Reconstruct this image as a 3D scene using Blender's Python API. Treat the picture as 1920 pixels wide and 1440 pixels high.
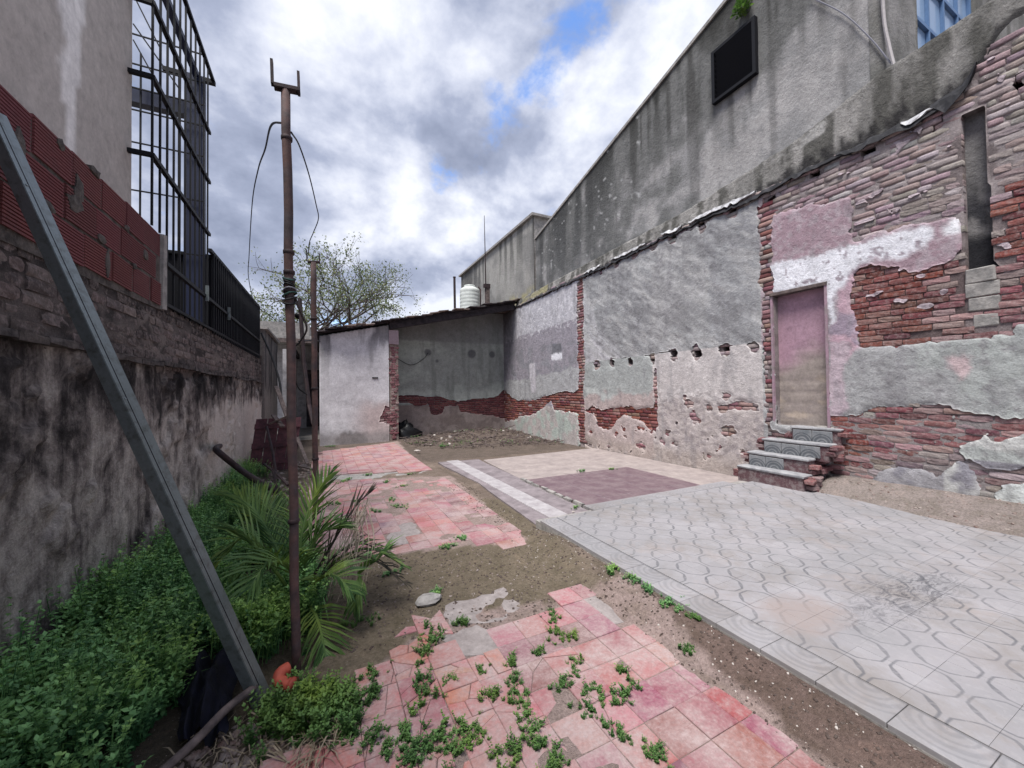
import bpy, math, random
import numpy as np
from mathutils import Vector, Matrix

random.seed(7)
RNG = np.random.default_rng(11)
S = bpy.context.scene
COL = S.collection
for o in list(bpy.data.objects):
    bpy.data.objects.remove(o)

# ------------------------------------------------------------------ camera
F = 721.0                                   # focal length in photo pixels (photo 1920 x 1440)
YAW, PITCH, ROLL = math.radians(26.248), math.radians(1.011), math.radians(-0.666)
CAMP = np.array([0.0, 0.0, 1.35])
_f = np.array([math.sin(YAW)*math.cos(PITCH), math.cos(YAW)*math.cos(PITCH), math.sin(PITCH)])
_r = np.array([math.cos(YAW), -math.sin(YAW), 0.0])
_u = np.cross(_r, _f)
R_ = math.cos(ROLL)*_r + math.sin(ROLL)*_u
U_ = -math.sin(ROLL)*_r + math.cos(ROLL)*_u
cd = bpy.data.cameras.new('camera')
cd.sensor_width = 36.0
cd.lens = 36.0*F/1920.0
cd.clip_start = 0.05
cd.clip_end = 4000
cam = bpy.data.objects.new('camera', cd)
COL.objects.link(cam)
cam.matrix_world = Matrix(((R_[0], U_[0], -_f[0], CAMP[0]), (R_[1], U_[1], -_f[1], CAMP[1]),
                           (R_[2], U_[2], -_f[2], CAMP[2]), (0, 0, 0, 1)))
S.camera = cam
S.render.resolution_x, S.render.resolution_y = 1024, 768

# ------------------------------------------------------------------ node helper
class NT:
    def __init__(s, tree):
        s.t = tree
        s.t.nodes.clear()
    def __call__(s, typ, ins=None, **props):
        n = s.t.nodes.new('ShaderNode' + typ)
        for k, v in props.items():
            setattr(n, k, v)
        for k, v in (ins or {}).items():
            sock = n.inputs[k]
            if isinstance(v, bpy.types.NodeSocket):
                s.t.links.new(v, sock)
            else:
                sock.default_value = v
        return n
    def math(s, op, a, b=0.0, c=0.0, clamp=False):
        return s('Math', {0: a, 1: b, 2: c}, operation=op, use_clamp=clamp).outputs[0]
    def noise(s, scale, detail=4, rough=0.6, vec=None, dist=0.0):
        i = {'Scale': scale, 'Detail': detail, 'Roughness': rough, 'Distortion': dist}
        if vec is not None:
            i['Vector'] = vec
        return s('TexNoise', i).outputs['Fac']
    def ramp(s, fac, stops):
        n = s('ValToRGB', {'Fac': fac})
        e = n.color_ramp.elements
        while len(e) < len(stops):
            e.new(0.5)
        for el, (p, c) in zip(e, stops):
            el.position = p
            el.color = c if len(c) == 4 else (*c, 1)
        return n.outputs['Color']
    def rng(s, v, a, b, c=0.0, d=1.0):
        return s('MapRange', {'Value': v, 'From Min': a, 'From Max': b, 'To Min': c, 'To Max': d}).outputs[0]
    def mix(s, fac, a, b, mode='MIX'):
        n = s('Mix', None, data_type='RGBA', blend_type=mode)
        for k, v in ((0, fac), (6, a), (7, b)):
            if isinstance(v, bpy.types.NodeSocket):
                s.t.links.new(v, n.inputs[k])
            else:
                n.inputs[k].default_value = v if not isinstance(v, tuple) or len(v) == 4 else (*v, 1)
        return n.outputs[2]
    def vec(s, v, sx=1, sy=1, sz=1):
        return s('Mapping', {'Vector': v, 'Scale': (sx, sy, sz)}).outputs[0]

def lin(r, g=None, b=None):
    """photo-like 0-255 sRGB to linear"""
    if g is None:
        r, g, b = r
    out = []
    for v in (r, g, b):
        v /= 255.0
        out.append(v/12.92 if v <= 0.04045 else ((v+0.055)/1.055)**2.4)
    return tuple(out)

def lina(a):
    a = np.asarray(a, float)/255.0
    return np.where(a <= 0.04045, a/12.92, ((a+0.055)/1.055)**2.4)

# ------------------------------------------------------------------ world and sun
w = bpy.data.worlds.new('World')
S.world = w
w.use_nodes = True
SUN_DIR = Vector((-0.34, -0.24, 0.91)).normalized()
n = NT(w.node_tree)
sky = n('TexSky', None, sky_type='NISHITA', sun_disc=False)
sky.sun_elevation = math.asin(SUN_DIR.z)
sky.sun_rotation = math.atan2(SUN_DIR.x, SUN_DIR.y)
sky.air_density = 1.0
sky.dust_density = 0.6
tc = n('TexCoord').outputs['Generated']
sep = n('SeparateXYZ', {0: tc})
zc = n.math('MAXIMUM', sep.outputs[2], 0.0)
den = n.math('ADD', zc, 0.50)
cx = n.math('DIVIDE', sep.outputs[0], den)
cy = n.math('DIVIDE', sep.outputs[1], den)
cv = n('CombineXYZ', {0: cx, 1: cy, 2: 0.35}).outputs[0]
c1 = n.noise(3.6, 7, 0.55, cv, 0.25)
c2 = n.noise(8.0, 6, 0.6, cv, 0.1)
cover = n.rng(n.math('ADD', c1, n.math('MULTIPLY', n.math('SUBTRACT', c2, 0.5), 0.35)), 0.28, 0.41)
cover = n('MapRange', {'Value': cover}, interpolation_type='SMOOTHSTEP').outputs[0]
c3 = n.noise(3.4, 8, 0.56, n('Mapping', {'Vector': cv, 'Location': (5.3, 2.1, 1.0)}).outputs[0], 0.08)
shade = n.ramp(c3, [(0.36, (1.0, 1.15, 1.6)), (0.46, (1.45, 1.62, 2.15)), (0.54, (2.3, 2.45, 2.95)), (0.63, (3.3, 3.4, 3.7))])
skyc = n.mix(1.0, sky.outputs[0], (0.72, 0.86, 1.08), 'MULTIPLY')
hz = n.rng(sep.outputs[2], 0.0, 0.30, 0.6, 0.0)
colr = n.mix(cover, skyc, shade)
colr = n.mix(hz, colr, (2.35, 2.6, 3.15))
bg = n('Background', {'Color': colr, 'Strength': 0.10})
n('OutputWorld', {'Surface': bg.outputs[0]})

sd = bpy.data.lights.new('sun', 'SUN')
sd.energy = 1.8
sd.angle = math.radians(20)
sd.color = (1.0, 0.965, 0.92)
sun = bpy.data.objects.new('sun', sd)
COL.objects.link(sun)
sun.rotation_euler = SUN_DIR.to_track_quat('Z', 'Y').to_euler()
sun.location = (0, 0, 30)

S.view_settings.view_transform = 'Standard'
S.view_settings.look = 'None'
S.view_settings.gamma = 1.0
S.view_settings.use_curve_mapping = False
S.view_settings.exposure = 1.6

# ------------------------------------------------------------------ geometry helpers
def at(px, py, axis, val):
    """photo pixel -> point on the plane axis = val"""
    d = (px-960.0)/F*R_ - (py-720.0)/F*U_ + _f
    i = 'XYZ'.index(axis)
    t = (val-CAMP[i])/d[i]
    return CAMP + t*d

_T = RNG.random((256, 256))
def vnoise(x, y, seed=0):
    x = np.asarray(x, float) + seed*17.31
    y = np.asarray(y, float) + seed*9.77
    xi = np.floor(x).astype(int); yi = np.floor(y).astype(int)
    fx = x-xi; fy = y-yi
    fx = fx*fx*(3-2*fx); fy = fy*fy*(3-2*fy)
    a = _T[xi % 256, yi % 256]; b = _T[(xi+1) % 256, yi % 256]
    c = _T[xi % 256, (yi+1) % 256]; d = _T[(xi+1) % 256, (yi+1) % 256]
    return (a*(1-fx)+b*fx)*(1-fy) + (c*(1-fx)+d*fx)*fy
def fbm(x, y, seed=0, octv=4, gain=0.5):
    s = 0.0; a = 1.0; t = 0.0
    x = np.asarray(x, float); y = np.asarray(y, float)
    for i in range(octv):
        s = s + a*vnoise(x*2**i, y*2**i, seed+i*3)
        t += a; a *= gain
    return s/t
def sstep(x, a, b):
    t = np.clip((x-a)/(b-a), 0, 1)
    return t*t*(3-2*t)
def inpoly(x, y, poly):
    x = np.asarray(x, float); y = np.asarray(y, float)
    r = np.zeros(x.shape, bool)
    k = len(poly); j = k-1
    for i in range(k):
        xi, yi = poly[i]; xj, yj = poly[j]
        c = ((yi > y) != (yj > y)) & (x < (xj-xi)*(y-yi)/((yj-yi) if yj != yi else 1e-9) + xi)
        r ^= c
        j = i
    return r

def link(o, parent=None):
    COL.objects.link(o)
    if parent is not None:
        o.parent = parent
        o.matrix_parent_inverse = Matrix.Translation(-wloc(parent))
    return o
def wloc(o):
    return BASE.get(o.name, Vector((0, 0, 0)))
def tag(o, label=None, cat=None, group=None, kind=None):
    if label: o['label'] = label
    if cat: o['category'] = cat
    if group: o['group'] = group
    if kind: o['kind'] = kind
    return o
BASE = {}
def thing(name, loc, label, cat, group=None, kind=None):
    o = bpy.data.objects.new(name, None)
    o.empty_display_size = 0.1
    COL.objects.link(o)
    o.location = [float(v) for v in loc]
    BASE[o.name] = o.location.copy()
    return tag(o, label, cat, group, kind)

def mk(name, V, Fc, mat, parent=None, col=None, smooth=False):
    me = bpy.data.meshes.new(name)
    V = np.asarray(V, np.float32).reshape(-1, 3)
    if isinstance(Fc, np.ndarray) and Fc.ndim == 2:
        k = Fc.shape[1]; nf = len(Fc)
        me.vertices.add(len(V)); me.vertices.foreach_set('co', V.ravel())
        me.loops.add(nf*k); me.loops.foreach_set('vertex_index', Fc.astype(np.int32).ravel())
        me.polygons.add(nf)
        me.polygons.foreach_set('loop_start', np.arange(0, nf*k, k, dtype=np.int32))
        me.polygons.foreach_set('loop_total', np.full(nf, k, np.int32))
        me.update(calc_edges=True)
    else:
        me.from_pydata(V.tolist(), [], [list(map(int, f)) for f in Fc])
        me.update()
    if smooth:
        me.polygons.foreach_set('use_smooth', np.ones(len(me.polygons), bool))
    if col is not None:
        ca = me.color_attributes.new('Col', 'FLOAT_COLOR', 'POINT')
        c = np.asarray(col, np.float32)
        if c.shape[1] == 3:
            c = np.concatenate([c, np.ones((len(c), 1), np.float32)], 1)
        ca.data.foreach_set('color', c.ravel())
    if mat is not None:
        me.materials.append(mat)
    o = bpy.data.objects.new(name, me)
    return link(o, parent)

class MB:
    def __init__(s):
        s.v = []; s.f = []
    def add(s, V, Fc):
        b = len(s.v)
        s.v += [tuple(map(float, p)) for p in V]
        s.f += [tuple(int(i)+b for i in f) for f in Fc]
        return s
    def box(s, c, size, rot=None, jit=0.0, bev=0.0):
        hx, hy, hz = size[0]/2, size[1]/2, size[2]/2
        if bev > 0:
            P = []
            for sx in (-1, 1):
                for sy in (-1, 1):
                    for sz in (-1, 1):
                        P += [(sx*(hx-bev), sy*(hy-bev), sz*hz), (sx*(hx-bev), sy*hy, sz*(hz-bev)), (sx*hx, sy*(hy-bev), sz*(hz-bev))]
            import bmesh
            bm = bmesh.new()
            for p in P: bm.verts.new(p)
            bmesh.ops.convex_hull(bm, input=bm.verts)
            bm.verts.index_update()
            V = [v.co.copy() for v in bm.verts]; Fc = [[v.index for v in f.verts] for f in bm.faces]
            bm.free()
        else:
            V = [Vector((x, y, z)) for x in (-hx, hx) for y in (-hy, hy) for z in (-hz, hz)]
            Fc = [(0, 1, 3, 2), (4, 6, 7, 5), (0, 4, 5, 1), (2, 3, 7, 6), (0, 2, 6, 4), (1, 5, 7, 3)]
        out = []
        for p in V:
            p = Vector(p)
            if jit: p += Vector([random.uniform(-jit, jit) for _ in range(3)])
            if rot is not None: p = rot @ p
            out.append(p + Vector(c))
        return s.add(out, Fc)
    def bar(s, a, b, wx, wz, up=(0, 0, 1), bev=0.0):
        a = Vector(a); b = Vector(b); d = (b-a)
        L = d.length; d.normalize()
        up = Vector(up)
        if abs(d.dot(up)) > 0.98: up = Vector((1, 0, 0))
        sx = d.cross(up).normalized(); uz = sx.cross(d).normalized()
        rot = Matrix((sx, d, uz)).transposed()
        return s.box((a+b)/2, (wx, L, wz), rot, 0, bev)
    def tube(s, pts, rad, k=8, cap=True):
        pts = [Vector(p) for p in pts]
        m = len(pts)
        if not hasattr(rad, '__len__'): rad = [rad]*m
        b = len(s.v)
        ref = None
        for i, p in enumerate(pts):
            d = (pts[min(i+1, m-1)]-pts[max(i-1, 0)])
            if d.length < 1e-9: d = Vector((0, 0, 1))
            d.normalize()
            if ref is None:
                ref = Vector((0, 0, 1)) if abs(d.z) < 0.9 else Vector((1, 0, 0))
            x = (ref - d*ref.dot(d))
            if x.length < 1e-6: x = d.orthogonal()
            x.normalize(); y = d.cross(x); ref = x
            for j in range(k):
                a = 2*math.pi*j/k
                s.v.append(tuple(p + rad[i]*(math.cos(a)*x + math.sin(a)*y)))
        for i in range(m-1):
            for j in range(k):
                s.f.append((b+i*k+j, b+i*k+(j+1) % k, b+(i+1)*k+(j+1) % k, b+(i+1)*k+j))
        if cap:
            s.f.append(tuple(b+j for j in reversed(range(k))))
            s.f.append(tuple(b+(m-1)*k+j for j in range(k)))
        return s
    def prism(s, poly, z0, z1):
        """poly: list of (x,y), extruded in z"""
        k = len(poly); b = len(s.v)
        s.v += [(float(x), float(y), float(z0)) for x, y in poly] + [(float(x), float(y), float(z1)) for x, y in poly]
        s.f.append(tuple(b+i for i in reversed(range(k)))); s.f.append(tuple(b+k+i for i in range(k)))
        for i in range(k):
            j = (i+1) % k
            s.f.append((b+i, b+j, b+k+j, b+k+i))
        return s
    def lathe(s, prof, c, k=20):
        b = len(s.v)
        for r, z in prof:
            for j in range(k):
                a = 2*math.pi*j/k
                s.v.append((c[0]+r*math.cos(a), c[1]+r*math.sin(a), c[2]+z))
        for i in range(len(prof)-1):
            for j in range(k):
                s.f.append((b+i*k+j, b+i*k+(j+1) % k, b+(i+1)*k+(j+1) % k, b+(i+1)*k+j))
        s.f.append(tuple(b+j for j in reversed(range(k)))); s.f.append(tuple(b+(len(prof)-1)*k+j for j in range(k)))
        return s
    def build(s, name, mat, parent=None, smooth=False):
        return mk(name, s.v, s.f, mat, parent, None, smooth)

def catmull(P, m=8):
    P = [Vector(p) for p in P]
    Q = [P[0]*2-P[1]] + P + [P[-1]*2-P[-2]]
    out = []
    for i in range(1, len(Q)-2):
        for k in range(m):
            t = k/m
            a, b, c, d = Q[i-1], Q[i], Q[i+1], Q[i+2]
            out.append(0.5*((2*b)+(c-a)*t+(2*a-5*b+4*c-d)*t*t+(3*b-a-3*c+d)*t**3))
    out.append(P[-1])
    return out

def grid_wall(name, us, vs, place, h, keep, col, mat, parent, skirt=None, smooth=True, rnd=1):
    """sheet over the u,v grid; place(u,v,h)->xyz; keep: cell mask; skirt: depth (h value) to which open edges return"""
    U, V = np.meshgrid(us, vs, indexing='ij')
    nu, nv = U.shape
    P = np.stack(place(U, V, h), -1).reshape(-1, 3)
    C = np.asarray(col).reshape(-1, 3)
    idx = np.arange(nu*nv).reshape(nu, nv)
    q = np.stack([idx[:-1, :-1], idx[1:, :-1], idx[1:, 1:], idx[:-1, 1:]], -1)
    quads = q[keep]
    UU = U.copy().ravel(); VV_ = V.copy().ravel()
    if skirt is not None:
        pad0 = np.zeros((nu+1, nv+1), bool); pad0[1:-1, 1:-1] = keep
        E_ = []
        d0 = pad0[:-1, 1:-1] != pad0[1:, 1:-1]
        i0, j0 = np.nonzero(d0); E_.append(np.stack([idx[i0, j0], idx[i0, j0+1]], -1))
        d0 = pad0[1:-1, :-1] != pad0[1:-1, 1:]
        i0, j0 = np.nonzero(d0); E_.append(np.stack([idx[i0, j0], idx[i0+1, j0]], -1))
        E_ = np.concatenate(E_)
        cnt = np.bincount(E_.ravel(), minlength=nu*nv).astype(float)
        on = (cnt == 2)
        on &= ~np.isin(np.arange(nu*nv), np.concatenate([idx[0], idx[-1], idx[:, 0], idx[:, -1]]))
        for _ in range(rnd):
            for A0 in (UU, VV_):
                sm = np.bincount(E_[:, 0], A0[E_[:, 1]], nu*nv)+np.bincount(E_[:, 1], A0[E_[:, 0]], nu*nv)
                A0[on] = 0.4*A0[on]+0.6*(sm[on]/cnt[on])
        U = UU.reshape(nu, nv); V = VV_.reshape(nu, nv)
        P = np.stack(place(U, V, h), -1).reshape(-1, 3)
    if skirt is not None:
        Hs = np.full(U.shape, skirt)
        P2 = np.stack(place(U, V, Hs), -1).reshape(-1, 3)
        N = nu*nv
        pad = np.zeros((nu+1, nv+1), bool)
        pad[1:-1, 1:-1] = keep
        ed = []
        # edges along v at u index i (between cells i-1 and i)
        d = pad[:-1, 1:-1] != pad[1:, 1:-1]
        i, j = np.nonzero(d)
        a = idx[i, j]; b = idx[i, j+1]
        ed.append(np.stack([a, b, b+N, a+N], -1))
        d = pad[1:-1, :-1] != pad[1:-1, 1:]
        i, j = np.nonzero(d)
        a = idx[i, j]; b = idx[i+1, j]
        ed.append(np.stack([a, b, b+N, a+N], -1))
        quads = np.concatenate([quads]+ed)
        P = np.concatenate([P, P2]); C = np.concatenate([C, C*0.9])
    used, inv = np.unique(quads.ravel(), return_inverse=True)
    return mk(name, P[used], inv.reshape(-1, 4), mat, parent, C[used], smooth)

# ------------------------------------------------------------------ materials
def newmat(name):
    m = bpy.data.materials.new(name)
    m.use_nodes = True
    return m, NT(m.node_tree)
def finish(n, col, rough=0.9, bump=None, bstr=0.3, bdist=0.01, metal=0.0, spec=0.3, trans=None, alpha=None):
    i = {'Base Color': col, 'Roughness': rough, 'Metallic': metal, 'Specular IOR Level': spec}
    p = n('BsdfPrincipled', i)
    if bump is not None:
        b = n('Bump', {'Height': bump, 'Strength': bstr, 'Distance': bdist})
        n.t.links.new(b.outputs[0], p.inputs['Normal'])
    out = p.outputs[0]
    if trans is not None:
        t = n('BsdfTranslucent', {'Color': trans})
        out = n('MixShader', {0: 0.3, 1: out, 2: t.outputs[0]}).outputs[0]
    n('OutputMaterial', {'Surface': out})

def mat_attr(name, rough=0.93, fine=60, var=0.25, bstr=0.5, bscale=35, bdist=0.012, spec=0.2):
    """colour from the 'Col' attribute, grain and relief from noise"""
    m, n = newmat(name)
    pos = n('NewGeometry').outputs['Position']
    a = n('Attribute', None, attribute_name='Col').outputs['Color']
    f1 = n.noise(fine, 6, 0.75, pos)
    f2 = n.noise(7.5, 7, 0.72, pos)
    f3 = n.noise(21, 6, 0.75, pos, 0.4)
    g = n.math('ADD', n.rng(f1, 0.3, 0.7, 1-var, 1+var), n.math('ADD', n.rng(f2, 0.3, 0.7, -0.17, 0.17), n.rng(f3, 0.35, 0.65, -0.10, 0.10)))
    c = n.mix(1.0, a, n('CombineColor', {0: g, 1: g, 2: g}).outputs[0], 'MULTIPLY')
    pit = n.rng(n.noise(bscale*2.2, 3, 0.6, pos), 0.66, 0.74, 0, 0.55)
    c = n.mix(pit, c, n.mix(1.0, c, (0.55, 0.53, 0.54, 1), 'MULTIPLY'))
    b = n.math('ADD', n.noise(bscale, 8, 0.72, pos), n.math('MULTIPLY', n.noise(bscale*3.5, 5, 0.7, pos, 0.5), 0.4))
    b = n.math('SUBTRACT', b, n.math('MULTIPLY', pit, 0.35))
    finish(n, c, rough, b, bstr, bdist, 0, spec)
    return m
def mat_plain(name, c, rough=0.8, var=0.2, scale=20, bstr=0.2, bdist=0.005, metal=0.0, spec=0.3, c2=None, objcol=False, lo=0.4, hi=0.65, bscale=None):
    m, n = newmat(name)
    pos = n('NewGeometry').outputs['Position']
    f = n.noise(scale, 6, 0.65, pos)
    base = n('ObjectInfo').outputs['Color'] if objcol else (*c, 1)
    if c2 is not None:
        base = n.mix(n.rng(f, lo, hi), base, (*c2, 1))
    f1 = n.noise(scale*3.3, 5, 0.7, pos)
    g = n.rng(f1, 0.25, 0.75, 1-var, 1+var)
    col = n.mix(1.0, base, n('CombineColor', {0: g, 1: g, 2: g}).outputs[0], 'MULTIPLY')
    finish(n, col, rough, n.noise((bscale or scale*4), 5, 0.65, pos), bstr, bdist, metal, spec)
    return m

M = {}
M['plaster'] = mat_attr('plaster', fine=55, var=0.16, bstr=0.8, bscale=16, bdist=0.03)
M['smooth_plaster'] = mat_attr('smooth_plaster', fine=30, var=0.10, bstr=0.25, bscale=18, bdist=0.008)
M['rough_render'] = mat_attr('rough_render', fine=40, var=0.25, bstr=1.0, bscale=11, bdist=0.06)
M['mortar'] = mat_attr('mortar', fine=70, var=0.3, bstr=0.8, bscale=45, bdist=0.015)
M['brick_mass'] = mat_attr('brick_mass', fine=80, var=0.28, bstr=0.7, bscale=60, bdist=0.008)
M['leaf_attr'] = None
def brick_mat():
    m, n = newmat('old_brick')
    pos = n('NewGeometry').outputs['Position']
    oc = n('ObjectInfo').outputs['Color']
    f = n.noise(26, 6, 0.7, pos)
    c = n.mix(n.rng(f, 0.46, 0.70, 0, 0.6), oc, (*lin(160, 146, 143), 1))
    g = n.rng(n.noise(75, 5, 0.7, pos), 0.25, 0.75, 0.68, 1.3)
    c = n.mix(1.0, c, n('CombineColor', {0: g, 1: g, 2: g}).outputs[0], 'MULTIPLY')
    finish(n, c, 0.93, n.noise(60, 6, 0.7, pos), 0.7, 0.008, 0, 0.2)
    return m
M['brick'] = brick_mat()
def mould_mat():
    m, n = newmat('mouldy_plaster')
    pos = n('NewGeometry').outputs['Position']
    a = n('SeparateColor', {0: n('Attribute', None, attribute_name='Col').outputs['Color']}).outputs[0]
    n1 = n.noise(2.4, 9, 0.64, pos, 0.35)
    n2 = n.noise(8.5, 9, 0.70, pos, 0.5)
    st = n.noise(1.0, 7, 0.66, n.vec(pos, 1, 8.5, 1.0), 0.2)
    f = n.math('ADD', n.math('ADD', n.math('MULTIPLY', n1, 0.50), n.math('MULTIPLY', n2, 0.24)), n.math('MULTIPLY', st, 0.26))
    f = n.math('ADD', f, n.math('MULTIPLY', n.math('SUBTRACT', a, 0.5), 0.26))
    c = n.ramp(f, [(0.40, lin(206, 199, 192)), (0.465, lin(172, 165, 159)), (0.52, lin(126, 119, 116)), (0.575, lin(70, 66, 66)), (0.64, lin(38, 36, 37))])
    g = n.rng(n.noise(60, 6, 0.75, pos), 0.3, 0.7, 0.72, 1.28)
    c = n.mix(1.0, c, n('CombineColor', {0: g, 1: g, 2: g}).outputs[0], 'MULTIPLY')
    b = n.math('ADD', n.noise(14, 8, 0.74, pos), n.math('MULTIPLY', n.noise(60, 5, 0.7, pos), 0.4))
    finish(n, c, 0.95, b, 0.9, 0.035, 0, 0.15)
    return m
M['mould'] = mould_mat()

def ground_mat():
    m, n = newmat('soil')
    pos = n('NewGeometry').outputs['Position']
    a = n('Attribute', None, attribute_name='Col').outputs['Color']
    f1 = n.noise(55, 6, 0.75, pos)
    f0 = n.noise(6.0, 7, 0.72, pos, 0.4)
    a = n.mix(n.rng(f0, 0.46, 0.62, 0, 0.55), a, n.mix(1.0, a, (0.62, 0.63, 0.55, 1), 'MULTIPLY'))
    a = n.mix(n.rng(f0, 0.46, 0.34, 0, 0.45), a, n.mix(1.0, a, (1.35, 1.28, 1.22, 1), 'MULTIPLY'))
    g = n.rng(f1, 0.3, 0.7, 0.62, 1.4)
    c = n.mix(1.0, a, n('CombineColor', {0: g, 1: g, 2: g}).outputs[0], 'MULTIPLY')
    sp = n.noise(130, 2, 0.5, pos)
    c = n.mix(n.rng(sp, 0.70, 0.74, 0, 0.7), c, (*lin(190, 180, 170), 1))
    b = n.math('ADD', n.noise(40, 7, 0.75, pos), n.math('MULTIPLY', n.noise(160, 3, 0.6, pos), 0.5))
    finish(n, c, 0.97, b, 0.9, 0.02, 0, 0.15)
    return m
M['soil'] = ground_mat()

def red_tile_mat():
    m, n = newmat('red_tile_worn')
    pos = n('NewGeometry').outputs['Position']
    oc = n('HueSaturation', {'Saturation': 1.0, 'Value': 0.88, 'Color': n('ObjectInfo').outputs['Color']}).outputs[0]
    f = n.noise(3.6, 7, 0.68, pos, 0.3)
    d = n.rng(f, 0.36, 0.62, 0.18, 0.92)
    f2 = n.noise(34, 6, 0.75, pos)
    d = n.math('ADD', d, n.rng(f2, 0.45, 0.8, -0.12, 0.45), clamp=True)
    c = n.mix(d, oc, (*lin(164, 146, 144), 1))
    scr = n.noise(14, 5, 0.7, n.vec(pos, 1, 7, 1))
    c = n.mix(n.rng(scr, 0.60, 0.72, 0, 0.30), c, (*lin(196, 170, 172), 1))
    g = n.rng(n.noise(70, 5, 0.7, pos), 0.25, 0.75, 0.8, 1.2)
    c = n.mix(1.0, c, n('CombineColor', {0: g, 1: g, 2: g}).outputs[0], 'MULTIPLY')
    finish(n, c, 0.85, n.noise(50, 6, 0.7, pos), 0.35, 0.004, 0, 0.3)
    return m
M['red_tile'] = red_tile_mat()

RX, RY, RP = 2.33, 2.82, 0.2325          # ring lattice of the white cement tiles
def white_tile_mat(border=False):
    m, n = newmat('patterned_cement_tile' if not border else 'border_cement_tile')
    pos = n('NewGeometry').outputs['Position']
    s = n('SeparateXYZ', {0: pos})
    wob = n.math('MULTIPLY', n.math('SUBTRACT', n.noise(30, 3, 0.6, pos), 0.5), 0.004)
    if not border:
        def cell(c, o):
            t = n.math('DIVIDE', n.math('SUBTRACT', n.math('ADD', c, wob), o), RP)
            return n.math('ABSOLUTE', n.math('SUBTRACT', t, n.math('ROUND', t)))
        def sgn(c, o):
            t = n.math('DIVIDE', n.math('SUBTRACT', c, o), RP)
            return n.math('SUBTRACT', t, n.math('ROUND', t))
        sneg = n.math('LESS_THAN', n.math('MULTIPLY', sgn(s.outputs[0], RX), sgn(s.outputs[1], RY)), 0.0)
        u = cell(s.outputs[0], RX); v = cell(s.outputs[1], RY)
        mx = n.math('MAXIMUM', u, v); mn = n.math('MINIMUM', u, v)
        dg = n.math('MULTIPLY', n.math('ADD', u, v), 0.74)
        dd = n.math('MAXIMUM', mx, dg)
        rr = n.math('SQRT', n.math('ADD', n.math('MULTIPLY', u, u), n.math('MULTIPLY', v, v)))
        dd = n.math('ADD', n.math('MULTIPLY', dd, 0.75), n.math('MULTIPLY', rr, 0.25))
        ang = n.math('DIVIDE', mn, n.math('MAXIMUM', mx, 0.001))     # 0 on axis, 1 on the diagonal
        wd = n.math('ADD', 0.020, n.math('MULTIPLY', n.rng(ang, 0.25, 0.95), n.math('SUBTRACT', n.math('MULTIPLY', sneg, 0.040), 0.008)))
        line = n.rng(n.math('SUBTRACT', n.math('ABSOLUTE', n.math('SUBTRACT', dd, 0.440)), wd), -0.012, 0.012, 1.0, 0.0)
        gap = n.rng(n.math('ABSOLUTE', n.math('SUBTRACT', ang, 0.50)), 0.035, 0.07, 0.12, 1.0)
        gap2 = n.rng(n.math('ABSOLUTE', n.math('SUBTRACT', ang, 0.93)), 0.015, 0.04, 0.25, 1.0)
        pat = n.math('MULTIPLY', line, gap2)
    else:
        oc = n('TexCoord').outputs['Object']
        so = n('SeparateXYZ', {0: oc})
        # each border tile carries concentric arcs that spring from its inner edge (local x = across, y = along)
        rr = n.math('SQRT', n.math('ADD', n.math('MULTIPLY', n.math('SUBTRACT', so.outputs[0], 0.075), n.math('SUBTRACT', so.outputs[0], 0.075)),
                                   n.math('MULTIPLY', so.outputs[1], n.math('MULTIPLY', so.outputs[1], 0.9))))
        rr = n.math('ADD', rr, wob)
        def rg(r0, wd):
            return n.rng(n.math('ABSOLUTE', n.math('SUBTRACT', rr, r0)), wd*0.6, wd*1.4, 1.0, 0.0)
        pat = n.math('ADD', n.math('ADD', rg(0.105, 0.011), rg(0.070, 0.006)), n.math('ADD', rg(0.028, 0.012), rg(0.14, 0.006)), clamp=True)
        ln = n.rng(n.math('ABSOLUTE', n.math('SUBTRACT', so.outputs[0], 0.086)), 0.004, 0.008, 1.0, 0.0)
        pat = n.math('MAXIMUM', n.math('MULTIPLY', pat, 0.36), n.math('MULTIPLY', ln, 0.7))
    wear = n.rng(n.noise(2.3, 6, 0.7, pos), 0.36, 0.68, 1.0, 0.45)
    wear2 = n.rng(n.noise(45, 5, 0.75, pos), 0.35, 0.7, 1.0, 0.6)
    pat = n.math('MULTIPLY', pat, n.math('MULTIPLY', wear, wear2), clamp=True)
    base = n.mix(n.rng(n.noise(1.7, 6, 0.65, pos), 0.35, 0.7), (*lin(152, 149, 152), 1), (*lin(135, 134, 136), 1))
    base = n.mix(n.rng(n.noise(24, 5, 0.75, pos), 0.52, 0.75, 0, 0.6), base, (*lin(164, 161, 162), 1))
    base = n.mix(n.rng(n.noise(3.1, 5, 0.7, n('Mapping', {'Vector': pos, 'Location': (3, 7, 0)}).outputs[0]), 0.55, 0.72, 0, 0.6), base, (*lin(152, 142, 138), 1))
    tv = n.rng(n('ObjectInfo').outputs['Random'], 0, 1, 0.93, 1.04)
    base = n.mix(1.0, base, n('CombineColor', {0: tv, 1: tv, 2: tv}).outputs[0], 'MULTIPLY')
    dirt = n.rng(n.noise(1.6, 8, 0.76, n('Mapping', {'Vector': pos, 'Location': (9, 4, 0)}).outputs[0], 0.3), 0.48, 0.66, 0, 0.65)
    base = n.mix(dirt, base, (*lin(126, 119, 114), 1))
    spk = n.rng(n.noise(95, 3, 0.6, pos), 0.68, 0.76, 0, 0.6)
    base = n.mix(spk, base, (*lin(96, 92, 92), 1))
    c = n.mix(n.math('MULTIPLY', pat, 0.9), base, (*lin(86, 87, 92), 1))
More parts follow.
